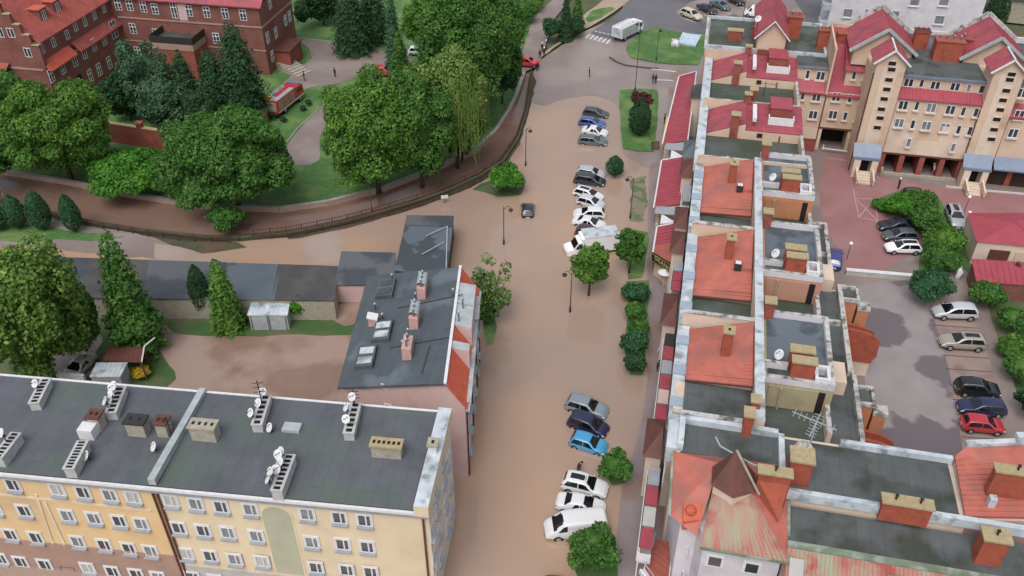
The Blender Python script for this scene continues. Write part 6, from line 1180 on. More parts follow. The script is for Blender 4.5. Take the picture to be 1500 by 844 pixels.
mb = MB(); mb.box(WF, 2.9, 3.4, -1.0, 1.0, 2.82, 3.02); mb.build('light_bar', ['blue_zinc'], t); mb = MB(); mb.box(WF, -4.3, -3.9, -1.2, 1.2, .5, .8); mb.box(WF, 3.85, 4.1, -1.2, 1.2, .5, .8); mb.build('bumper', ['plastic'], t); wheels(t, (2.7, -2.0), 2.45, .52)
# two red service vehicles partly behind trees
for rear, front, lab in (((757, 90), (790, 92), 'red emergency vehicle at the bridge end, half hidden by the tall trees'), ((549, 104), (575, 105), 'red vehicle peeping out above the round tree crown by the park drive')):
    car('suv', rear, front, .1, '#d01a1c', lab, 'emergency vehicle', group='red emergency vehicles', metal=0, name='emergency_vehicle')
# ================================================================== TREES AND SHRUBS
leafmat('leaf_bright', '#335e22', '#6a9638', '#86ad44'); leafmat('leaf_mid', '#305c26', '#5a8738', '#719844'); leafmat('leaf_dark', '#213f28', '#426a40'); leafmat('leaf_willow', '#4f7034', '#8aa354', '#9fb262')
leafmat('leaf_blue', '#345640', '#5f8462'); leafmat('leaf_thuja', '#264f33', '#46784c'); leafmat('leaf_light', '#3d6228', '#7a9a44', '#9ab656'); leafmat('leaf_shrub', '#2f6420', '#5c9a2c', '#74b038'); leafmat('leaf_maple', '#4a2c2e', '#6c3a36', '#8a4838'); leafmat('leaf_airy', '#44682f', '#7f9c56', '#a0b474'); leafmat('leaf_yellow', '#6f6a1c', '#d0b028')
leafmat('leaf_blue', '#22403a', '#50746a'); leafmat('leaf_thuja', '#143426', '#2d5f40'); leafmat('leaf_light', '#2c4f1c', '#688f36', '#8fae48'); leafmat('leaf_shrub', '#244f14', '#4f8f20', '#67a82c'); leafmat('leaf_maple', '#3a1f22', '#5c2a28', '#7c3a26'); leafmat('leaf_airy', '#37512a', '#7c925c', '#a3b07c'); leafmat('leaf_yellow', '#8f7a12', '#e0bd18')
for k in list(MATS):
    if k.startswith('leaf'): M[k] = MATS[k]
def leafcloud(cent, normal, size, rng, up=.35, aspect=1.4):
    n = len(cent); nr = normal + rng.normal(0, .55, (n, 3)); nr[:, 2] += up; nr /= np.linalg.norm(nr, axis=1)[:, None] + 1e-9
    a = np.cross(nr, rng.normal(0, 1, (n, 3))); a /= np.linalg.norm(a, axis=1)[:, None] + 1e-9; b = np.cross(nr, a); s = size * rng.uniform(.6, 1.35, (n, 1)); a *= s * aspect / 2; b *= s / 2; lift = nr * s * .12
    return np.stack([cent - a, cent - b + lift, cent + a, cent + b + lift], 1)
def foliage(name, quads, m, parent):
    n = len(quads); me = bpy.data.meshes.new(name); me.vertices.add(n * 4); me.vertices.foreach_set('co', quads.reshape(-1).astype(np.float32)); me.loops.add(n * 4); me.loops.foreach_set('vertex_index', np.arange(n * 4, dtype=np.int32)); me.polygons.add(n)
    me.polygons.foreach_set('loop_start', np.arange(0, n * 4, 4, dtype=np.int32)); me.update(calc_edges=True); me.materials.append(M[m]); o = bpy.data.objects.new(name, me); COL.objects.link(o); o.parent = parent; return o
TREE_MESH = {}
def sphere_pts(rng, n): d = rng.normal(0, 1, (n, 3)); return d / np.linalg.norm(d, axis=1)[:, None]
def crown(kind, rx, rz, rng, dens=1.0, leaf=.34):
    """leaf quads of a crown centred on the origin"""
    Q = []
    if kind in ('broad', 'airy', 'bush', 'willow'):
        nl = int({'broad': 44, 'airy': 28, 'bush': 18, 'willow': 36}[kind] * (1 if rx < 4 else 1.5)); d = sphere_pts(rng, nl)
        if kind == 'bush': d[:, 2] = np.abs(d[:, 2]) * .9 - .2
        rl = rng.uniform(.2, .44, nl) * (.85 if kind == 'broad' else 1) * (.8 if kind == 'airy' else 1)
        env = 1 + .16 * np.sin(d[:, :1] * 3.1 + rng.uniform(0, 6)) * np.cos(d[:, 1:2] * 2.7 + rng.uniform(0, 6)) + .1 * rng.normal(0, 1, (nl, 1)) * (kind != 'bush'); c = d * env * (1 - rl[:, None] * rng.uniform(.75, 1.0, (nl, 1))) * np.array([rx, rx, rz]) * rng.uniform(.86, 1.08, (nl, 1))
        if kind != 'airy': c = np.vstack([c, np.zeros((1, 3))]); rl = np.append(rl, .7)
        for i in range(len(c)):
            r = rl[i] * np.array([rx, rx, rz * .85]); area = 4 * math.pi * rx * rx * rl[i] ** 2; n = int(area * dens * (1.5 if kind != 'airy' else .8) / (leaf * leaf)); q = sphere_pts(rng, n); w = rng.uniform(.72, 1.06, (n, 1)) ; wob = 1 + .16 * np.sin(q[:, :1] * 7 + i) * np.cos(q[:, 2:] * 6 + i * 2)
            p = c[i] + q * r * w * wob; keep = p[:, 2] > -rz * (.8 if kind != 'bush' else .9); p, q = p[keep], q[keep]; Q.append(leafcloud(p, q, leaf, rng))
        if kind == 'willow':
            ns = int(120 * rx); th = rng.uniform(0, 2 * math.pi, ns); rr = rx * np.sqrt(rng.uniform(.25, 1.1, ns)); Lh = rng.uniform(.5, 1.45, ns) * rz
            for j in range(ns):
                k = int(Lh[j] / .35); z = rz * .75 * (1 - (rr[j] / rx / 1.3) ** 2) - np.arange(k) * .33 + rng.uniform(-.3, .3); p = np.stack([np.cos(th[j]) * rr[j] + rng.normal(0, .05, k), np.sin(th[j]) * rr[j] + rng.normal(0, .05, k), z], 1); nn = np.stack([np.full(k, math.cos(th[j])), np.full(k, math.sin(th[j])), np.zeros(k)], 1)
                a = np.tile(np.array([[0, 0, 1.]]), (k, 1)) * .26; b = np.cross(nn, a) * .35; Q.append(np.stack([p - a, p - b, p + a, p + b], 1))
    elif kind in ('cone', 'fat'):
        H_ = rz * 2; area = math.pi * rx * H_; n = int(area * dens * 3.4 / (leaf * leaf)); z = 1 - np.sqrt(rng.uniform(0, 1, n)); th = rng.uniform(0, 2 * math.pi, n); nt_ = max(7, int(H_ / .95)); ph = (z * nt_ + .12 * np.sin(th * 3)) % 1
        arms = .86 + .14 * np.cos(th * 9 + np.floor(z * nt_) * 2.1); r = rx * (1 - z) ** (.68 if kind == 'cone' else .48) * (1.02 - .42 * ph) * arms * rng.uniform(.62, 1.04, n) + .05; cz = z * H_ - rz - .25 * (r / rx) * (1 - ph)
        p = np.stack([np.cos(th) * r, np.sin(th) * r, cz], 1); q = np.stack([np.cos(th), np.sin(th), np.full(n, .5)], 1); Q.append(leafcloud(p, q, leaf * .9, rng, .5, 1.7))
    elif kind == 'column':
        n = int(4 * math.pi * rx * rz * dens * 3 / (leaf * leaf)); q = sphere_pts(rng, n); zz = q[:, 2]; prof_ = np.where(zz > 0, (1 - np.abs(zz) ** 1.6), (1 - np.abs(zz) ** 4)) ** .8; th = np.arctan2(q[:, 1], q[:, 0]); r = rx * prof_ * (1 + .06 * np.sin(th * 5 + zz * 4)) * rng.uniform(.8, 1.04, n)
        p = np.stack([np.cos(th) * r, np.sin(th) * r, zz * rz], 1); Q.append(leafcloud(p, q, leaf * .7, rng, .1, 1.8))
    return np.concatenate(Q)
CORE = {}
def core(t, rx, rz, m, k=.72, cone=False):
    mb = MB(); n = 9; P = []; rs = []
    for i in range(n + 1): a = math.pi * i / n; P.append(Vector((0, 0, -math.cos(a) * rz * k))); rs.append(max(.02, math.sin(a) * rx * k))
    if cone: P = [Vector((0, 0, -rz * .95)), Vector((0, 0, -rz * .8)), Vector((0, 0, rz * .9))]; rs = [rx * .5, rx * .62, .05]
    mb.tube(P, rs, 12, 0); return mb
def tree(px, py, rpx, rzpx, base, kind, m, label, cat='tree', group=None, name=None, dens=1.0, leaf=None, trunk=True, depth=1.0, seed=None):
    """px,py: crown centre in the photo; rpx, rzpx: half width and half height there; base: height of crown underside"""
    rng = np.random.default_rng(seed or int(px * 7 + py * 13 + 5000)); z = base + 2
    for _ in range(6):
        c = g(px, py, z); D = c.y * CP + (CAMH - z) * SP; rx = rpx * D / FPX; el = math.atan2(CAMH - z, c.y)
        # apparent half height^2 = (rx sin el)^2 + (rz cos el)^2
        h = rzpx * D / FPX; rz = math.sqrt(max(h * h - (rx * math.sin(el)) ** 2, (.45 * rx) ** 2)) / math.cos(el); rz = min(rz, rx * (1.6 if kind in ('broad', 'airy', 'bush', 'willow') else 6)); z = base + rz
    lf = leaf or (.3 if rx > 3 else .25 if rx > 1.6 else .19)
    nm = name or ('shrub' if kind == 'bush' else 'conifer' if kind in ('cone', 'column', 'fat') else 'broadleaf_tree'); t = thing(nm, label, cat, (c.x, c.y, 0), group); ORG[t.name] = Vector((0, 0, 0))
    q = crown(kind, rx, rz, rng, dens, lf); q[:, :, 2] += z; f = foliage('crown' if kind != 'bush' else 'foliage', q, m, t)
    if kind != 'airy':
        mb = core(t, rx, rz, m, .6, kind in ('cone', 'fat')); mb.v = [v + Vector((0, 0, z)) for v in mb.v]; mb.build('inner_foliage', [m], f, True) if kind != 'cone' else mb.build('inner_foliage', [m], f, True)
    if trunk and kind != 'bush':
        mb = MB(); r0 = max(.09, rx * .055); top = z + rz * (.3 if kind not in ('cone', 'column', 'fat') else .8); mb.tube([(0, 0, -.3), (.05, 0, base * .5), (.08, .05, base + .3), (.02, .1, top)], [r0 * 1.3, r0, r0 * .8, r0 * .25], 8); tk = mb.build('trunk', ['bark'], t, True)
        if kind in ('broad', 'airy', 'willow'):
            for k in range(7 if kind != 'airy' else 14):
                a = k * 2.4 + px; s_ = base + (top - base) * rnd.uniform(.0, .6); L_ = rx * rnd.uniform(.5, .85); mb = MB(); mb.tube([(.06, .05, s_), (math.cos(a) * L_ * .5, math.sin(a) * L_ * .5, s_ + rz * .35), (math.cos(a) * L_, math.sin(a) * L_, s_ + rz * .75)], [r0 * .5, r0 * .32, r0 * .12], 6); mb.build('limb', ['bark'], tk, True)
    return t
GP = 'trees of the hospital park'
tree(78, 186, 76, 70, 2.2, 'broad', 'leaf_bright', 'large round light green tree left of the brick garden wall', group=GP)
tree(2, 150, 45, 52, 3, 'broad', 'leaf_mid', 'darker round tree at the left edge behind the light green one', group=GP)
tree(-30, 215, 50, 55, 2, 'broad', 'leaf_mid', 'round tree cut by the left edge of the picture beside the river', group=GP)
tree(333, 230, 86, 74, 1.8, 'broad', 'leaf_mid', 'widest round tree of the river bank, right of the brick garden wall', group=GP)
tree(185, 248, 64, 42, .3, 'bush', 'leaf_shrub', 'broad bright green shrub mass between two big trees on the river bank', 'shrub', 'shrubs of the park', dens=1)
tree(262, 266, 42, 32, .3, 'bush', 'leaf_mid', 'darker shrub in front of the brick garden wall by the river', 'shrub', 'shrubs of the park')
tree(545, 192, 78, 82, 2, 'broad', 'leaf_bright', 'big bright green tree beside the curved park path', group=GP)
tree(612, 186, 58, 76, 2, 'broad', 'leaf_mid', 'big green tree in front of the willow', group=GP)
tree(666, 148, 50, 84, 3, 'willow', 'leaf_willow', 'yellow green weeping willow above the river bend', group=GP)
tree(620, 118, 34, 30, 5, 'broad', 'leaf_light', 'pale green crown left of the willow top', group=GP)
tree(690, 58, 78, 92, 3, 'broad', 'leaf_mid', 'tallest broad tree beside the bridge', group=GP)
tree(645, 22, 55, 50, 5, 'broad', 'leaf_bright', 'round light green crown at the top centre', group=GP)
tree(735, 95, 30, 55, 1.5, 'broad', 'leaf_dark', 'dark tree overhanging the bridge end', group=GP)
tree(675, 185, 34, 46, .8, 'broad', 'leaf_mid', 'green tree between the willow and the river wall', group=GP)
tree(575, 45, 20, 62, .5, 'cone', 'leaf_blue', 'tall narrow blue spruce at the top', group=GP)
tree(512, 22, 38, 52, .5, 'fat', 'leaf_dark', 'dark conifer left of the blue spruce', group=GP)
tree(545, 8, 32, 50, .5, 'fat', 'leaf_dark', 'dark conifer just behind the blue spruce', group=GP)
tree(470, 3, 24, 30, .5, 'broad', 'leaf_dark', 'dark tree beside the brick building corner at the top', group=GP)
tree(442, 18, 16, 24, .5, 'bush', 'leaf_dark', 'dark shrub next to the brick building corner', 'shrub', 'shrubs of the park')
tree(585, 85, 26, 40, .5, 'cone', 'leaf_mid', 'green conifer between the blue spruce and the drive', group=GP)
tree(348, 102, 50, 72, .5, 'fat', 'leaf_dark', 'tall dark green conifer at the brick building corner', group=GP, dens=1.1)
tree(312, 122, 38, 52, .5, 'fat', 'leaf_dark', 'green conifer left of the tall dark one', group=GP)
tree(270, 122, 38, 50, .5, 'cone', 'leaf_dark', 'spiky green conifer before the brick porch', group=GP)
tree(215, 115, 36, 56, 1, 'broad', 'leaf_blue', 'grey green feathery tree before the brick wing', group=GP)
tree(240, 150, 38, 38, 1, 'broad', 'leaf_blue', 'lower grey green tree above the garden wall', group=GP)
tree(182, 140, 34, 36, .5, 'broad', 'leaf_dark', 'dark tree between the brick wing and the garden wall', group=GP)
tree(300, 160, 36, 34, .5, 'broad', 'leaf_dark', 'low dark tree behind the widest round tree', group=GP)
tree(352, 145, 26, 34, .5, 'broad', 'leaf_dark', 'dark tree beside the fire engine', group=GP)
for x, y, r, h, lab in ((20, 309, 15, 24, 'clipped conifer second from the left edge'), (54, 307, 16, 29, 'tallest clipped conifer in the lawn row'), (101, 311, 14, 27, 'clipped conifer at the right end of the row'), (-8, 314, 14, 22, 'clipped conifer at the left edge of the row')):
    tree(x, y, r, h, .3, 'column', 'leaf_thuja', lab, group='clipped conifers on the bank lawn')
tree(330, 320, 27, 25, .2, 'bush', 'leaf_mid', 'round green shrub growing on the river railing', 'shrub', 'shrubs by the river')
tree(40, 462, 78, 104, 1.5, 'broad', 'leaf_light', 'large yellow green tree in the left foreground', group='trees in the yard', dens=1.1)
tree(108, 466, 34, 46, 1.5, 'broad', 'leaf_mid', 'darker tree right of the large yellow green one', group='trees in the yard')
tree(180, 425, 47, 88, .6, 'fat', 'leaf_mid', 'tall bushy conifer in front of the garages', group='trees in the yard', dens=1.2)
tree(195, 475, 42, 45, .2, 'bush', 'leaf_mid', 'spreading shrub at the foot of the tall conifer', 'shrub', 'shrubs in the yard')
tree(325, 430, 32, 53, .3, 'fat', 'leaf_bright', 'bright green small conifer next to the metal shed', group='trees in the yard', dens=1.2)
tree(291, 423, 16, 36, .3, 'column', 'leaf_dark', 'narrow dark conifer left of the bright one', group='trees in the yard')
tree(436, 447, 17, 20, .1, 'bush', 'leaf_shrub', 'light green bush beside the metal shed', 'shrub', 'shrubs in the yard')
tree(204, 545, 15, 9, .1, 'bush', 'leaf_yellow', 'low bush full of yellow flowers by the small shed', 'shrub', 'shrubs in the yard', leaf=.16)
tree(720, 416, 33, 46, 1.2, 'airy', 'leaf_airy', 'loose pale green tree at the corner of the pink building', group='trees along the flooded street', dens=1.0)
tree(712, 450, 18, 26, .3, 'broad', 'leaf_mid', 'small green tree under the loose pale one', group='trees along the flooded street')
tree(740, 258, 28, 26, .15, 'bush', 'leaf_shrub', 'round bright shrub island in the flood by the railing', 'shrub', 'shrubs along the flooded street')
tree(865, 387, 28, 31, 2.0, 'broad', 'leaf_bright', 'round street tree in front of the box truck', group='trees along the flooded street', leaf=.26)
tree(925, 361, 23, 25, 1.9, 'broad', 'leaf_mid', 'round street tree on the green strip behind the box truck', group='trees along the flooded street', leaf=.26)
tree(901, 242, 13, 15, .3, 'column', 'leaf_thuja', 'small dark globe shrub right of the silver estate car', 'shrub', 'shrubs along the flooded street')
tree(938, 170, 16, 27, .3, 'column', 'leaf_dark', 'dark oval shrub on the upper green strip', 'shrub', 'shrubs along the flooded street')
tree(939, 147, 16, 13, 3.4, 'broad', 'leaf_maple', 'rust red crowned young maple at the top of the upper green strip', 'tree', 'trees along the flooded street')
for x, y, r, h, m, lab in ((932, 428, 21, 18, 'leaf_thuja', 'dark round shrub at the top of the long green strip'), (933, 456, 18, 18, 'leaf_mid', 'small shrub second in the long green strip'), (935, 482, 18, 18, 'leaf_mid', 'small shrub third in the long green strip'), (928, 502, 22, 24, 'leaf_thuja', 'largest dark shrub low in the long green strip'), (932, 530, 18, 20, 'leaf_dark', 'lowest shrub of the long green strip')):
    tree(x, y, r, h, .1, 'bush', m, lab, 'shrub', 'shrubs along the flooded street')
tree(903, 683, 27, 28, .4, 'bush', 'leaf_mid', 'round dark green tree below the sky blue car', 'tree', 'trees along the flooded street', name='broadleaf_tree', dens=1.2)
tree(868, 804, 38, 42, .4, 'bush', 'leaf_mid', 'largest round street tree covering the back of the white van', 'tree', 'trees along the flooded street', name='broadleaf_tree', dens=1.2)
for x, y, r, h, m, lab in ((1292, 298, 14, 11, 'leaf_shrub', 'small bright shrub at the left end of the court hedge'), (1322, 300, 26, 22, 'leaf_shrub', 'bright shrub above the navy saloon'), (1350, 296, 28, 22, 'leaf_mid', 'shrub beside the dark green estate car'), (1358, 322, 26, 26, 'leaf_mid', 'shrub right of the navy saloon'), (1385, 352, 30, 28, 'leaf_bright', 'bright shrub below the silver off-roader'), (1380, 378, 28, 24, 'leaf_mid', 'shrub right of the white hatchback with black roof'),
                         (1364, 418, 33, 30, 'leaf_thuja', 'big dark round shrub at the corner of the car park'), (1449, 430, 26, 25, 'leaf_mid', 'shrub in front of the brick garage'), (1486, 468, 26, 24, 'leaf_mid', 'shrub right of the topmost car of the car park'), (1488, 508, 24, 20, 'leaf_bright', 'light shrub at the right edge beside the beige car'), (1496, 540, 26, 25, 'leaf_mid', 'shrub at the right edge above the black car'), (1512, 585, 22, 28, 'leaf_dark', 'dark shrub at the right edge beside the navy estate')):
    tree(x, y, r, h, .15, 'bush', m, lab, 'shrub', 'shrubs of the courts')
tree(829, 24, 15, 32, .4, 'cone', 'leaf_dark', 'dark conifer between the side street and the upper road', group='trees by the upper road'); tree(846, 14, 14, 26, .4, 'cone', 'leaf_mid', 'conifer behind the dark one by the upper road', group='trees by the upper road'); tree(806, 40, 14, 20, .2, 'bush', 'leaf_thuja', 'blue green shrub by the side street where firemen stand', 'shrub', 'shrubs by the upper road'); tree(838, 40, 22, 16, .1, 'bush', 'leaf_dark', 'low dark shrub under the two conifers', 'shrub', 'shrubs by the upper road')
tree(768, 15, 18, 18, .2, 'bush', 'leaf_mid', 'green shrub bordering the side street', 'shrub', 'shrubs by the upper road'); tree(782, 2, 16, 14, .2, 'bush', 'leaf_light', 'flowering hedge bush at the top of the side street', 'shrub', 'shrubs by the upper road')
tree(1463, 12, 16, 30, .5, 'column', 'leaf_dark', 'dark conifer behind the right stair tower', group='trees by the upper road')
for x, y in ((444, 158), (415, 175), (452, 150)): tree(x, y, 5, 5, .05, 'bush', 'leaf_dark', {444: 'small dark globe bush beside the fire engine cab', 415: 'small dark globe bush behind the fire engine', 452: 'tiny globe bush on the wedge of lawn'}[x], 'shrub', 'globe bushes on the lawn')
# ================================================================== STREET LAMPS, POSTS
def lamp(px, py, h, label, arm=(0, 0), heads=1, group='lantern posts along the river and street', sz=1.0):
    p = g(px, py, 0); t = thing('street_lamp', label, 'street lamp', p, group); ORG[t.name] = Vector((0, 0, 0))
    mb = MB(); mb.tube([(0, 0, -.3), (0, 0, .8), (0, 0, .82), (0, 0, h)], [.13, .12, .07, .05], 8); mb.build('post', ['iron'], t, True)
    for k in range(heads):
        s_ = 1 if k == 0 else -1; a = Vector((arm[0] * s_, arm[1] * s_, 0)); mb = MB(); mb.tube([(0, 0, h - .4), tuple(a * .5 + Vector((0, 0, h + .15))), tuple(a + Vector((0, 0, h + .05))), tuple(a + Vector((0, 0, h - .2)))], .035, 6); ar = mb.build('arm', ['iron'], t, True)
        mb = MB(); c = a + Vector((0, 0, h - .2)); mb.tube([c, c - Vector((0, 0, .12)), c - Vector((0, 0, .35))], [.08, .3 * sz, .2 * sz], 10); mb.build('lamp_head', ['iron'], ar, True)
    return t
lamp(738, 358, 5.6, 'black lantern post standing in the flood left of the drifting car', (.9, -.1)); lamp(835, 457, 5.6, 'black lantern post in the middle of the flooded street', (-.8, .1)); lamp(923, 320, 6.2, 'black lantern post beside the flooded verge', (-.8, .2)); lamp(930, 134, 12, 'very tall lamp post at the upper green strip', (-.6, 0)); lamp(545, 312, 5.2, 'double headed lantern on the river embankment', (-.4, .2), 2); lamp(770, 243, 6, 'lantern post on the river railing above the round shrub', (.6, 0)); lamp(20, 320, 5.5, 'lantern post on the left river bank among clipped conifers', (-.5, 0)); lamp(1086, 40, 8, 'lamp post in the upper parking area', (.7, 0)); lamp(961, 90, 6, 'lamp post on the little green', (.3, 0))
lamp(1410, 425, 4.6, 'thin lamp post above the brick garage', (.3, 0)) if False else lamp(1475, 418, 3.4, 'thin lamp post rising over the brick garage roof', (.35, 0))
MM('globe_glass', '#f0dcdc', rough=.2)
for x, y, lab in ((1240, 381, 'white globe lamp beside the blue violet car'), (1412, 335, 'white globe lamp next to the hipped garage'), (1412, 312, 'white globe lamp above the silver off-roader')):
    p = g(x, y, 0); t = thing('garden_lamp', lab, 'lamp', p, 'globe lamps in the court'); ORG[t.name] = Vector((0, 0, 0)); MB().tube([(0, 0, 0), (0, 0, 2.3)], .04, 6).build('post', ['iron'], t); mb = MB(); mb.ball((0, 0, 2.5), .24, 8); mb.build('globe', ['globe_glass'], t, True)
# white barrier gate before the passage, blue tarp and white board on the green, crates
t = thing('barrier', 'white horizontal barrier pole before the dark passage', 'barrier', g(1206, 216, 0)); mb = MB(); mb.beam(g(1204, 217, .7), g(1243, 222, .7), .14); mb.build('pole', ['white_paint'], t)
for x, y in ((1205, 219), (1243, 224)): mb = MB(); p = g(x, y, 0); mb.beam(p, p + Vector((0, 0, .75)), .18); mb.build('post', ['white_paint'], t)
t = thing('stone_map', 'pale blue stone relief panel lying on the little green', 'panel', g(1006, 58, .2)); mb = MB(); P = [g(x, y, .4) for x, y in ((1000, 48), (1027, 52), (1019, 67), (992, 62))]; mb.prism([(p.x, p.y) for p in P], .1, .45); mb.build('slab', [mat('pale_blue', '#93b0cd', '#b7c8d8', scale=1.2)], t)
mb = MB(); mb.beam(P[0] + Vector((0, 0, .08)), P[2] + Vector((0, 0, .08)), .2, .06); mb.beam(P[1] + Vector((0, 0, .08)), P[3] + Vector((0, 0, .08)), .2, .06); mb.build('rib', ['white_paint'], t)
t = thing('concrete_block', 'pale concrete block beside the blue panel on the green', 'block', g(990, 63, 0)); mb = MB(); mb.prism([tuple(g(x, y, .5)[:2]) for x, y in ((984, 56), (996, 57), (995, 67), (983, 65))], 0, .5); mb.build('block', ['old_coping'], t); mb = MB(); mb.prism([tuple(g(x, y, .6)[:2]) for x, y in ((986, 58), (994, 59), (993, 65), (985, 63))], .5, .6); mb.build('slab', ['white_paint'], t)
t = thing('road_sign', 'white board leaning out of the flood near the garages', 'sign', g(651, 290, 0)); mb = MB(); a = g(646, 289, 1); mb.beam(a, a + Vector((.95, .2, 0)), .06, .5); mb.build('board', ['white_paint'], t); mb = MB(); mb.beam(a + Vector((.45, .12, -1.1)), a + Vector((.45, .12, 0)), .07); mb.build('post', ['iron'], t)
for x, y, lab in ((486, 447, 'white appliance left by the last garage wall'), ): t = thing('appliance', lab, 'appliance', g(x, y, 0)); mb = MB(); p = g(x - 6, y + 2, 0); mb.box(Fr((p.x, p.y), (0, 1)), 0, 1.0, 0, .7, 0, .9); mb.build('cabinet', ['white_paint'], t); mb = MB(); mb.box(Fr((p.x, p.y), (0, 1)), .05, .95, .05, .65, .9, .95); mb.build('lid', ['metal_coping'], t)
t = thing('white_sculpture', 'small white garden statue among shrubs behind the car park', 'statue', g(1402, 408, 0)); ORG[t.name] = Vector((0, 0, 0)); mb = MB(); mb.tube([(0, 0, 0), (0, 0, .5), (.1, 0, 1.0), (-.05, 0, 1.4), (.1, 0, 1.7)], [.45, .3, .4, .22, .1], 10); mb.build('figure', ['white_paint'], t, True)
for x, y, lab in ((974, 398, 'cream parasol beside the black sign'), (975, 617, 'white parasol at the pavement shops')):
    p = g(x, y, 2.2); t = thing('parasol', lab, 'parasol', (p.x, p.y, 0), 'parasols at the shops'); ORG[t.name] = Vector((0, 0, 0)); MB().tube([(0, 0, 0), (0, 0, 2.5)], .035, 6).build('pole', ['white_paint'], t); mb = MB(); mb.tube([(0, 0, 2.1), (0, 0, 2.12), (0, 0, 2.6)], [.85, .85, .03], 8, cap=False); mb.build('canopy', ['white_paint'], t)
# ================================================================== PEOPLE
MM('skin', '#c08f76', rough=.6); MM('hair_dark', '#2a201a', rough=.7); MM('helmet_white', '#e4e6e4', rough=.3); MM('helmet_red', '#c02018', rough=.3)
def figure_mesh(pose):
    J = {}; sw = {'stand': 0, 'walk': .28, 'bend': .12}[pose]; lean = .5 if pose == 'bend' else 0
    def T(x, y, z):   # lean the upper body forward (towards +x) about the hips
        if z > .95 and lean: dz = z - .95; return (x + dz * math.sin(lean), y, .95 + dz * math.cos(lean))
        return (x, y, z)
    V = []; E = []; Rr = []
    def add(p, r, par=None): V.append(T(*p)); Rr.append(r); 
    def v(p, r, par): V.append(T(*p)); Rr.append(r); i = len(V) - 1; (E.append((par, i)) if par is not None else None); return i
    pel = v((0, 0, .95), .155, None); bel = v((0, 0, 1.1), .15, pel); ch = v((0, 0, 1.3), .17, bel); nk = v((0, 0, 1.47), .075, ch); nk2 = v((.01, 0, 1.53), .06, nk); hd = v((.02, 0, 1.63), .1, nk2); tp = v((.01, 0, 1.72), .085, hd); ns = v((.105, 0, 1.62), .018, hd)
    for s in (1, -1):
        f = sw * s; hp = v((0, .1 * s, .88), .1, pel); kn = v((f * .6 + .03, .11 * s, .5), .066, hp); an = v((f * 1.1 - .02, .11 * s, .1), .045, kn); v((f * 1.1 + .16, .12 * s, .05), .04, an)
        sh = v((0, .17 * s, 1.41), .07, ch); el = v((-f * .5, .25 * s, 1.14), .05, sh); wr = v((-f * .9 + .1, .26 * s, .9), .033, el); pa = v((-f * .95 + .12, .26 * s, .84), .036, wr)
        for k, (dx, L_) in enumerate(((-.027, .07), (-.009, .085), (.009, .08), (.027, .065))): q = v((V[pa][0] + dx, V[pa][1] * 1.0, .8), .0095, pa); v((V[pa][0] + dx, V[pa][1] - .012 * s, .8 - L_), .008, q)
        q = v((V[pa][0] + .045, V[pa][1] - .02 * s, .835), .011, pa); v((V[pa][0] + .055, V[pa][1] - .03 * s, .79), .009, q)
    me = bpy.data.meshes.new('person_body'); me.from_pydata(V, E, []); o = bpy.data.objects.new('tmp_body', me); COL.objects.link(o); md = o.modifiers.new('s', 'SKIN'); 
    for i, r in enumerate(Rr): me.skin_vertices[0].data[i].radius = (r, r * (1.0 if i > 8 else 1)); me.skin_vertices[0].data[i].use_root = i == 0
    o.modifiers.new('u', 'SUBSURF').levels = 1; bpy.context.view_layer.update(); m2 = bpy.data.meshes.new_from_object(o.evaluated_get(bpy.context.evaluated_depsgraph_get())); bpy.data.objects.remove(o)
    for k in ('skin', 'skin', 'skin', 'skin'): m2.materials.append(M[k])
    for p in m2.polygons:
        c = p.center; z = c.z if not lean or c.z < .95 else .95 + (c.z - .95) / math.cos(lean); hand = abs(c.y) > .2 and c.z < .87
        p.material_index = 0 if (z > 1.5 or hand) else 3 if z < .1 else 2 if z < .93 and abs(c.y) < .215 else 1; p.use_smooth = True
    m2.name = 'person_body'; return m2
FIG = {}; CL = {}
def cloth(h):
    if h not in CL: CL[h] = mat('cloth_' + h[1:], h, tuple(x * .75 for x in lin(h)[:3]) + (1,), scale=6)
    return CL[h]
def person(px, py, pose, jacket, trousers, label, rz=0, hat=None, z=.05, group='people'):
    if pose not in FIG: FIG[pose] = figure_mesh(pose)
    p = g(px, py, z); t = thing('person', label, 'person', p, group, rz); ORG[t.name] = Vector((0, 0, 0)); o = bpy.data.objects.new('body', FIG[pose]); COL.objects.link(o); o.parent = t
    for i, m in enumerate((M['skin'], cloth(jacket), cloth(trousers), M['tyre'])): o.material_slots[i].link = 'OBJECT'; o.material_slots[i].material = m
    hx = .01 + (.7 * math.sin(.5) if pose == 'bend' else 0); hz_ = 1.68 if pose != 'bend' else .95 + .71 * math.cos(.5); mb = MB()
    mb.ball((hx - .01, 0, hz_ + .03), .125, 6, sz=.8) if hat is None else mb.ball((hx, 0, hz_ + .03), .15, 6, sz=.85)
    mb.build('hair' if hat is None else 'helmet', ['hair_dark' if hat is None else hat], t, True); return t
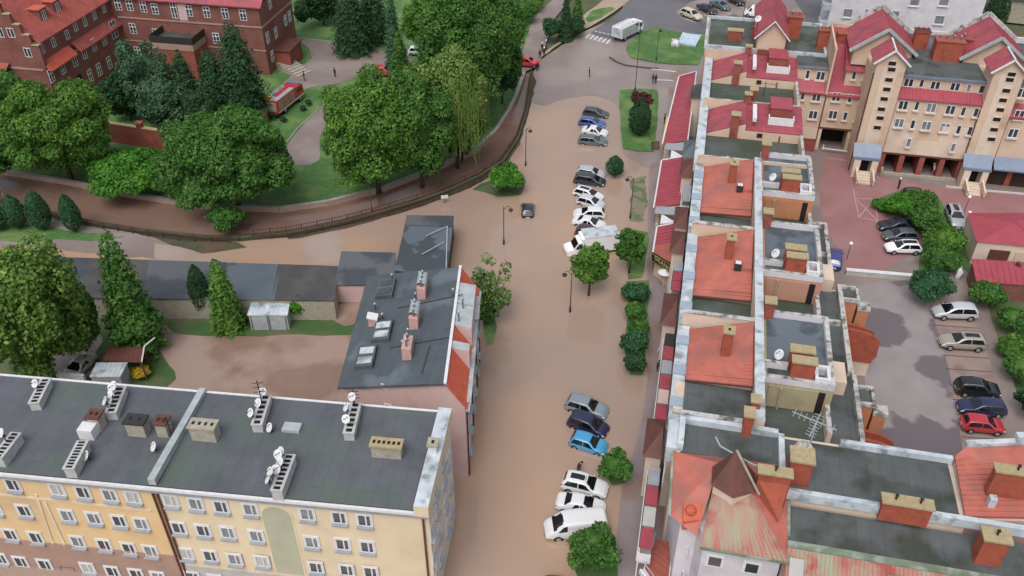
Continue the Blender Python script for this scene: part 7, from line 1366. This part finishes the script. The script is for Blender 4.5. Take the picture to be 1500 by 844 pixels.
PP = [(863, 113, 'stand', '#26262c', '#22232a', 'person in dark clothes standing alone in the square', 0, None), (956, 122, 'walk', '#3a4a6a', '#39435c', 'person in blue grey standing left of a companion at the crossing', 1, None), (960, 123, 'stand', '#25355e', '#2a2d3c', 'person in dark blue standing right of a companion at the crossing', 2, None),
      (491, 113, 'stand', '#2d3038', '#26282e', 'firefighter in dark kit standing on the park drive', 1, None), (446, 118, 'stand', '#4b443f', '#3b3735', 'person in brown standing near the fire engine cab', 0, None),
      (787, 104, 'stand', '#22242a', '#1f2126', 'person in black at the end of the bridge railing', 2, None), (794, 76, 'stand', '#3a3f3a', '#2a2f2c', 'first of the white helmeted helpers by the side street', 1, 'helmet_white'), (797, 83, 'stand', '#2c302d', '#26292a', 'second white helmeted helper by the side street', 2, 'helmet_white'), (800, 72, 'stand', '#46504a', '#333a36', 'third white helmeted helper by the side street, farthest back', 0, 'helmet_white'), (791, 86, 'bend', '#25282a', '#202224', 'helper in dark kit bending beside the white helmeted group', 2, None),
      (1314, 252, 'stand', '#b3282a', '#a02a28', 'firefighter in red standing in the first open garage', 0, 'helmet_white'), (1340, 240, 'stand', '#aeb4bb', '#6a7a8c', 'person in pale grey inside the second open garage', 1, None), (1367, 256, 'bend', '#b8b292', '#a59f7c', 'firefighter in light kit bending by the garage pier', 2, 'helmet_white'), (1268, 248, 'walk', '#3a2c33', '#2e2830', 'person in dark clothes walking over the pink court', 1, None),
      (1289, 258, 'stand', '#bdb6a8', '#a8a192', 'person in pale clothes by the stair wall', 0, None), (1315, 277, 'stand', '#3a2c30', '#2b272c', 'person with white cap above the court shrubs', 0, 'helmet_white'),
      (975, 515, 'stand', '#2c1c1e', '#251c1e', 'person in dark red brown by the shop fronts', 2, None), (966, 524, 'walk', '#b8aeb4', '#3a3338', 'person in pale top walking on the pavement', 4.4, None), (964, 546, 'walk', '#4a3c40', '#3c3338', 'walker in brown farther down the pavement', 4.6, None), (968, 596, 'stand', '#2a1f22', '#221c1f', 'person in black standing by the white parasol', 3, None),
      (973, 182, 'stand', '#3a1e20', '#2c2224', 'person in dark red by the yellow fascia', 3, None), (969, 300, 'stand', '#4a3a34', '#332c2c', 'person in brown beside the middle shop wing', 3, None), (846, 694, 'bend', '#3a3440', '#5c5560', 'person wading and bending beside the white off-roader', 0, None), (958, 386, 'stand', '#40383a', '#332f33', 'person in grey near the black sign', 3, None)]
for x, y, po, j, tr, lab, rz, hat in PP: person(x, y, po, j, tr, lab, rz, hat, z=.09 if x < 700 or x > 1200 else (-.35 if x == 846 else .06))
for a_, b_ in (((957, 205), (965, 205)), ((957, 211), (965, 211)), ((957, 217), (965, 217))):
    pass
for i, y in enumerate((208, 212, 216)):
    t = thing('bench', ['slatted bench nearest the square beside the upper green strip', 'middle bench beside the upper green strip', 'slatted bench farthest from the square beside the upper green strip'][i], 'bench', g(960, y, .05), 'benches by the upper green strip'); a, b = g(954, y, .45), g(966, y, .45); mb = MB(); mb.beam(a, b, .4, .06); mb.build('seat', ['timber'], t)
    for q in (.1, .9): mb = MB(); p = a.lerp(b, q); mb.beam((p.x, p.y, .05), p, .1); mb.build('leg', ['iron'], t)
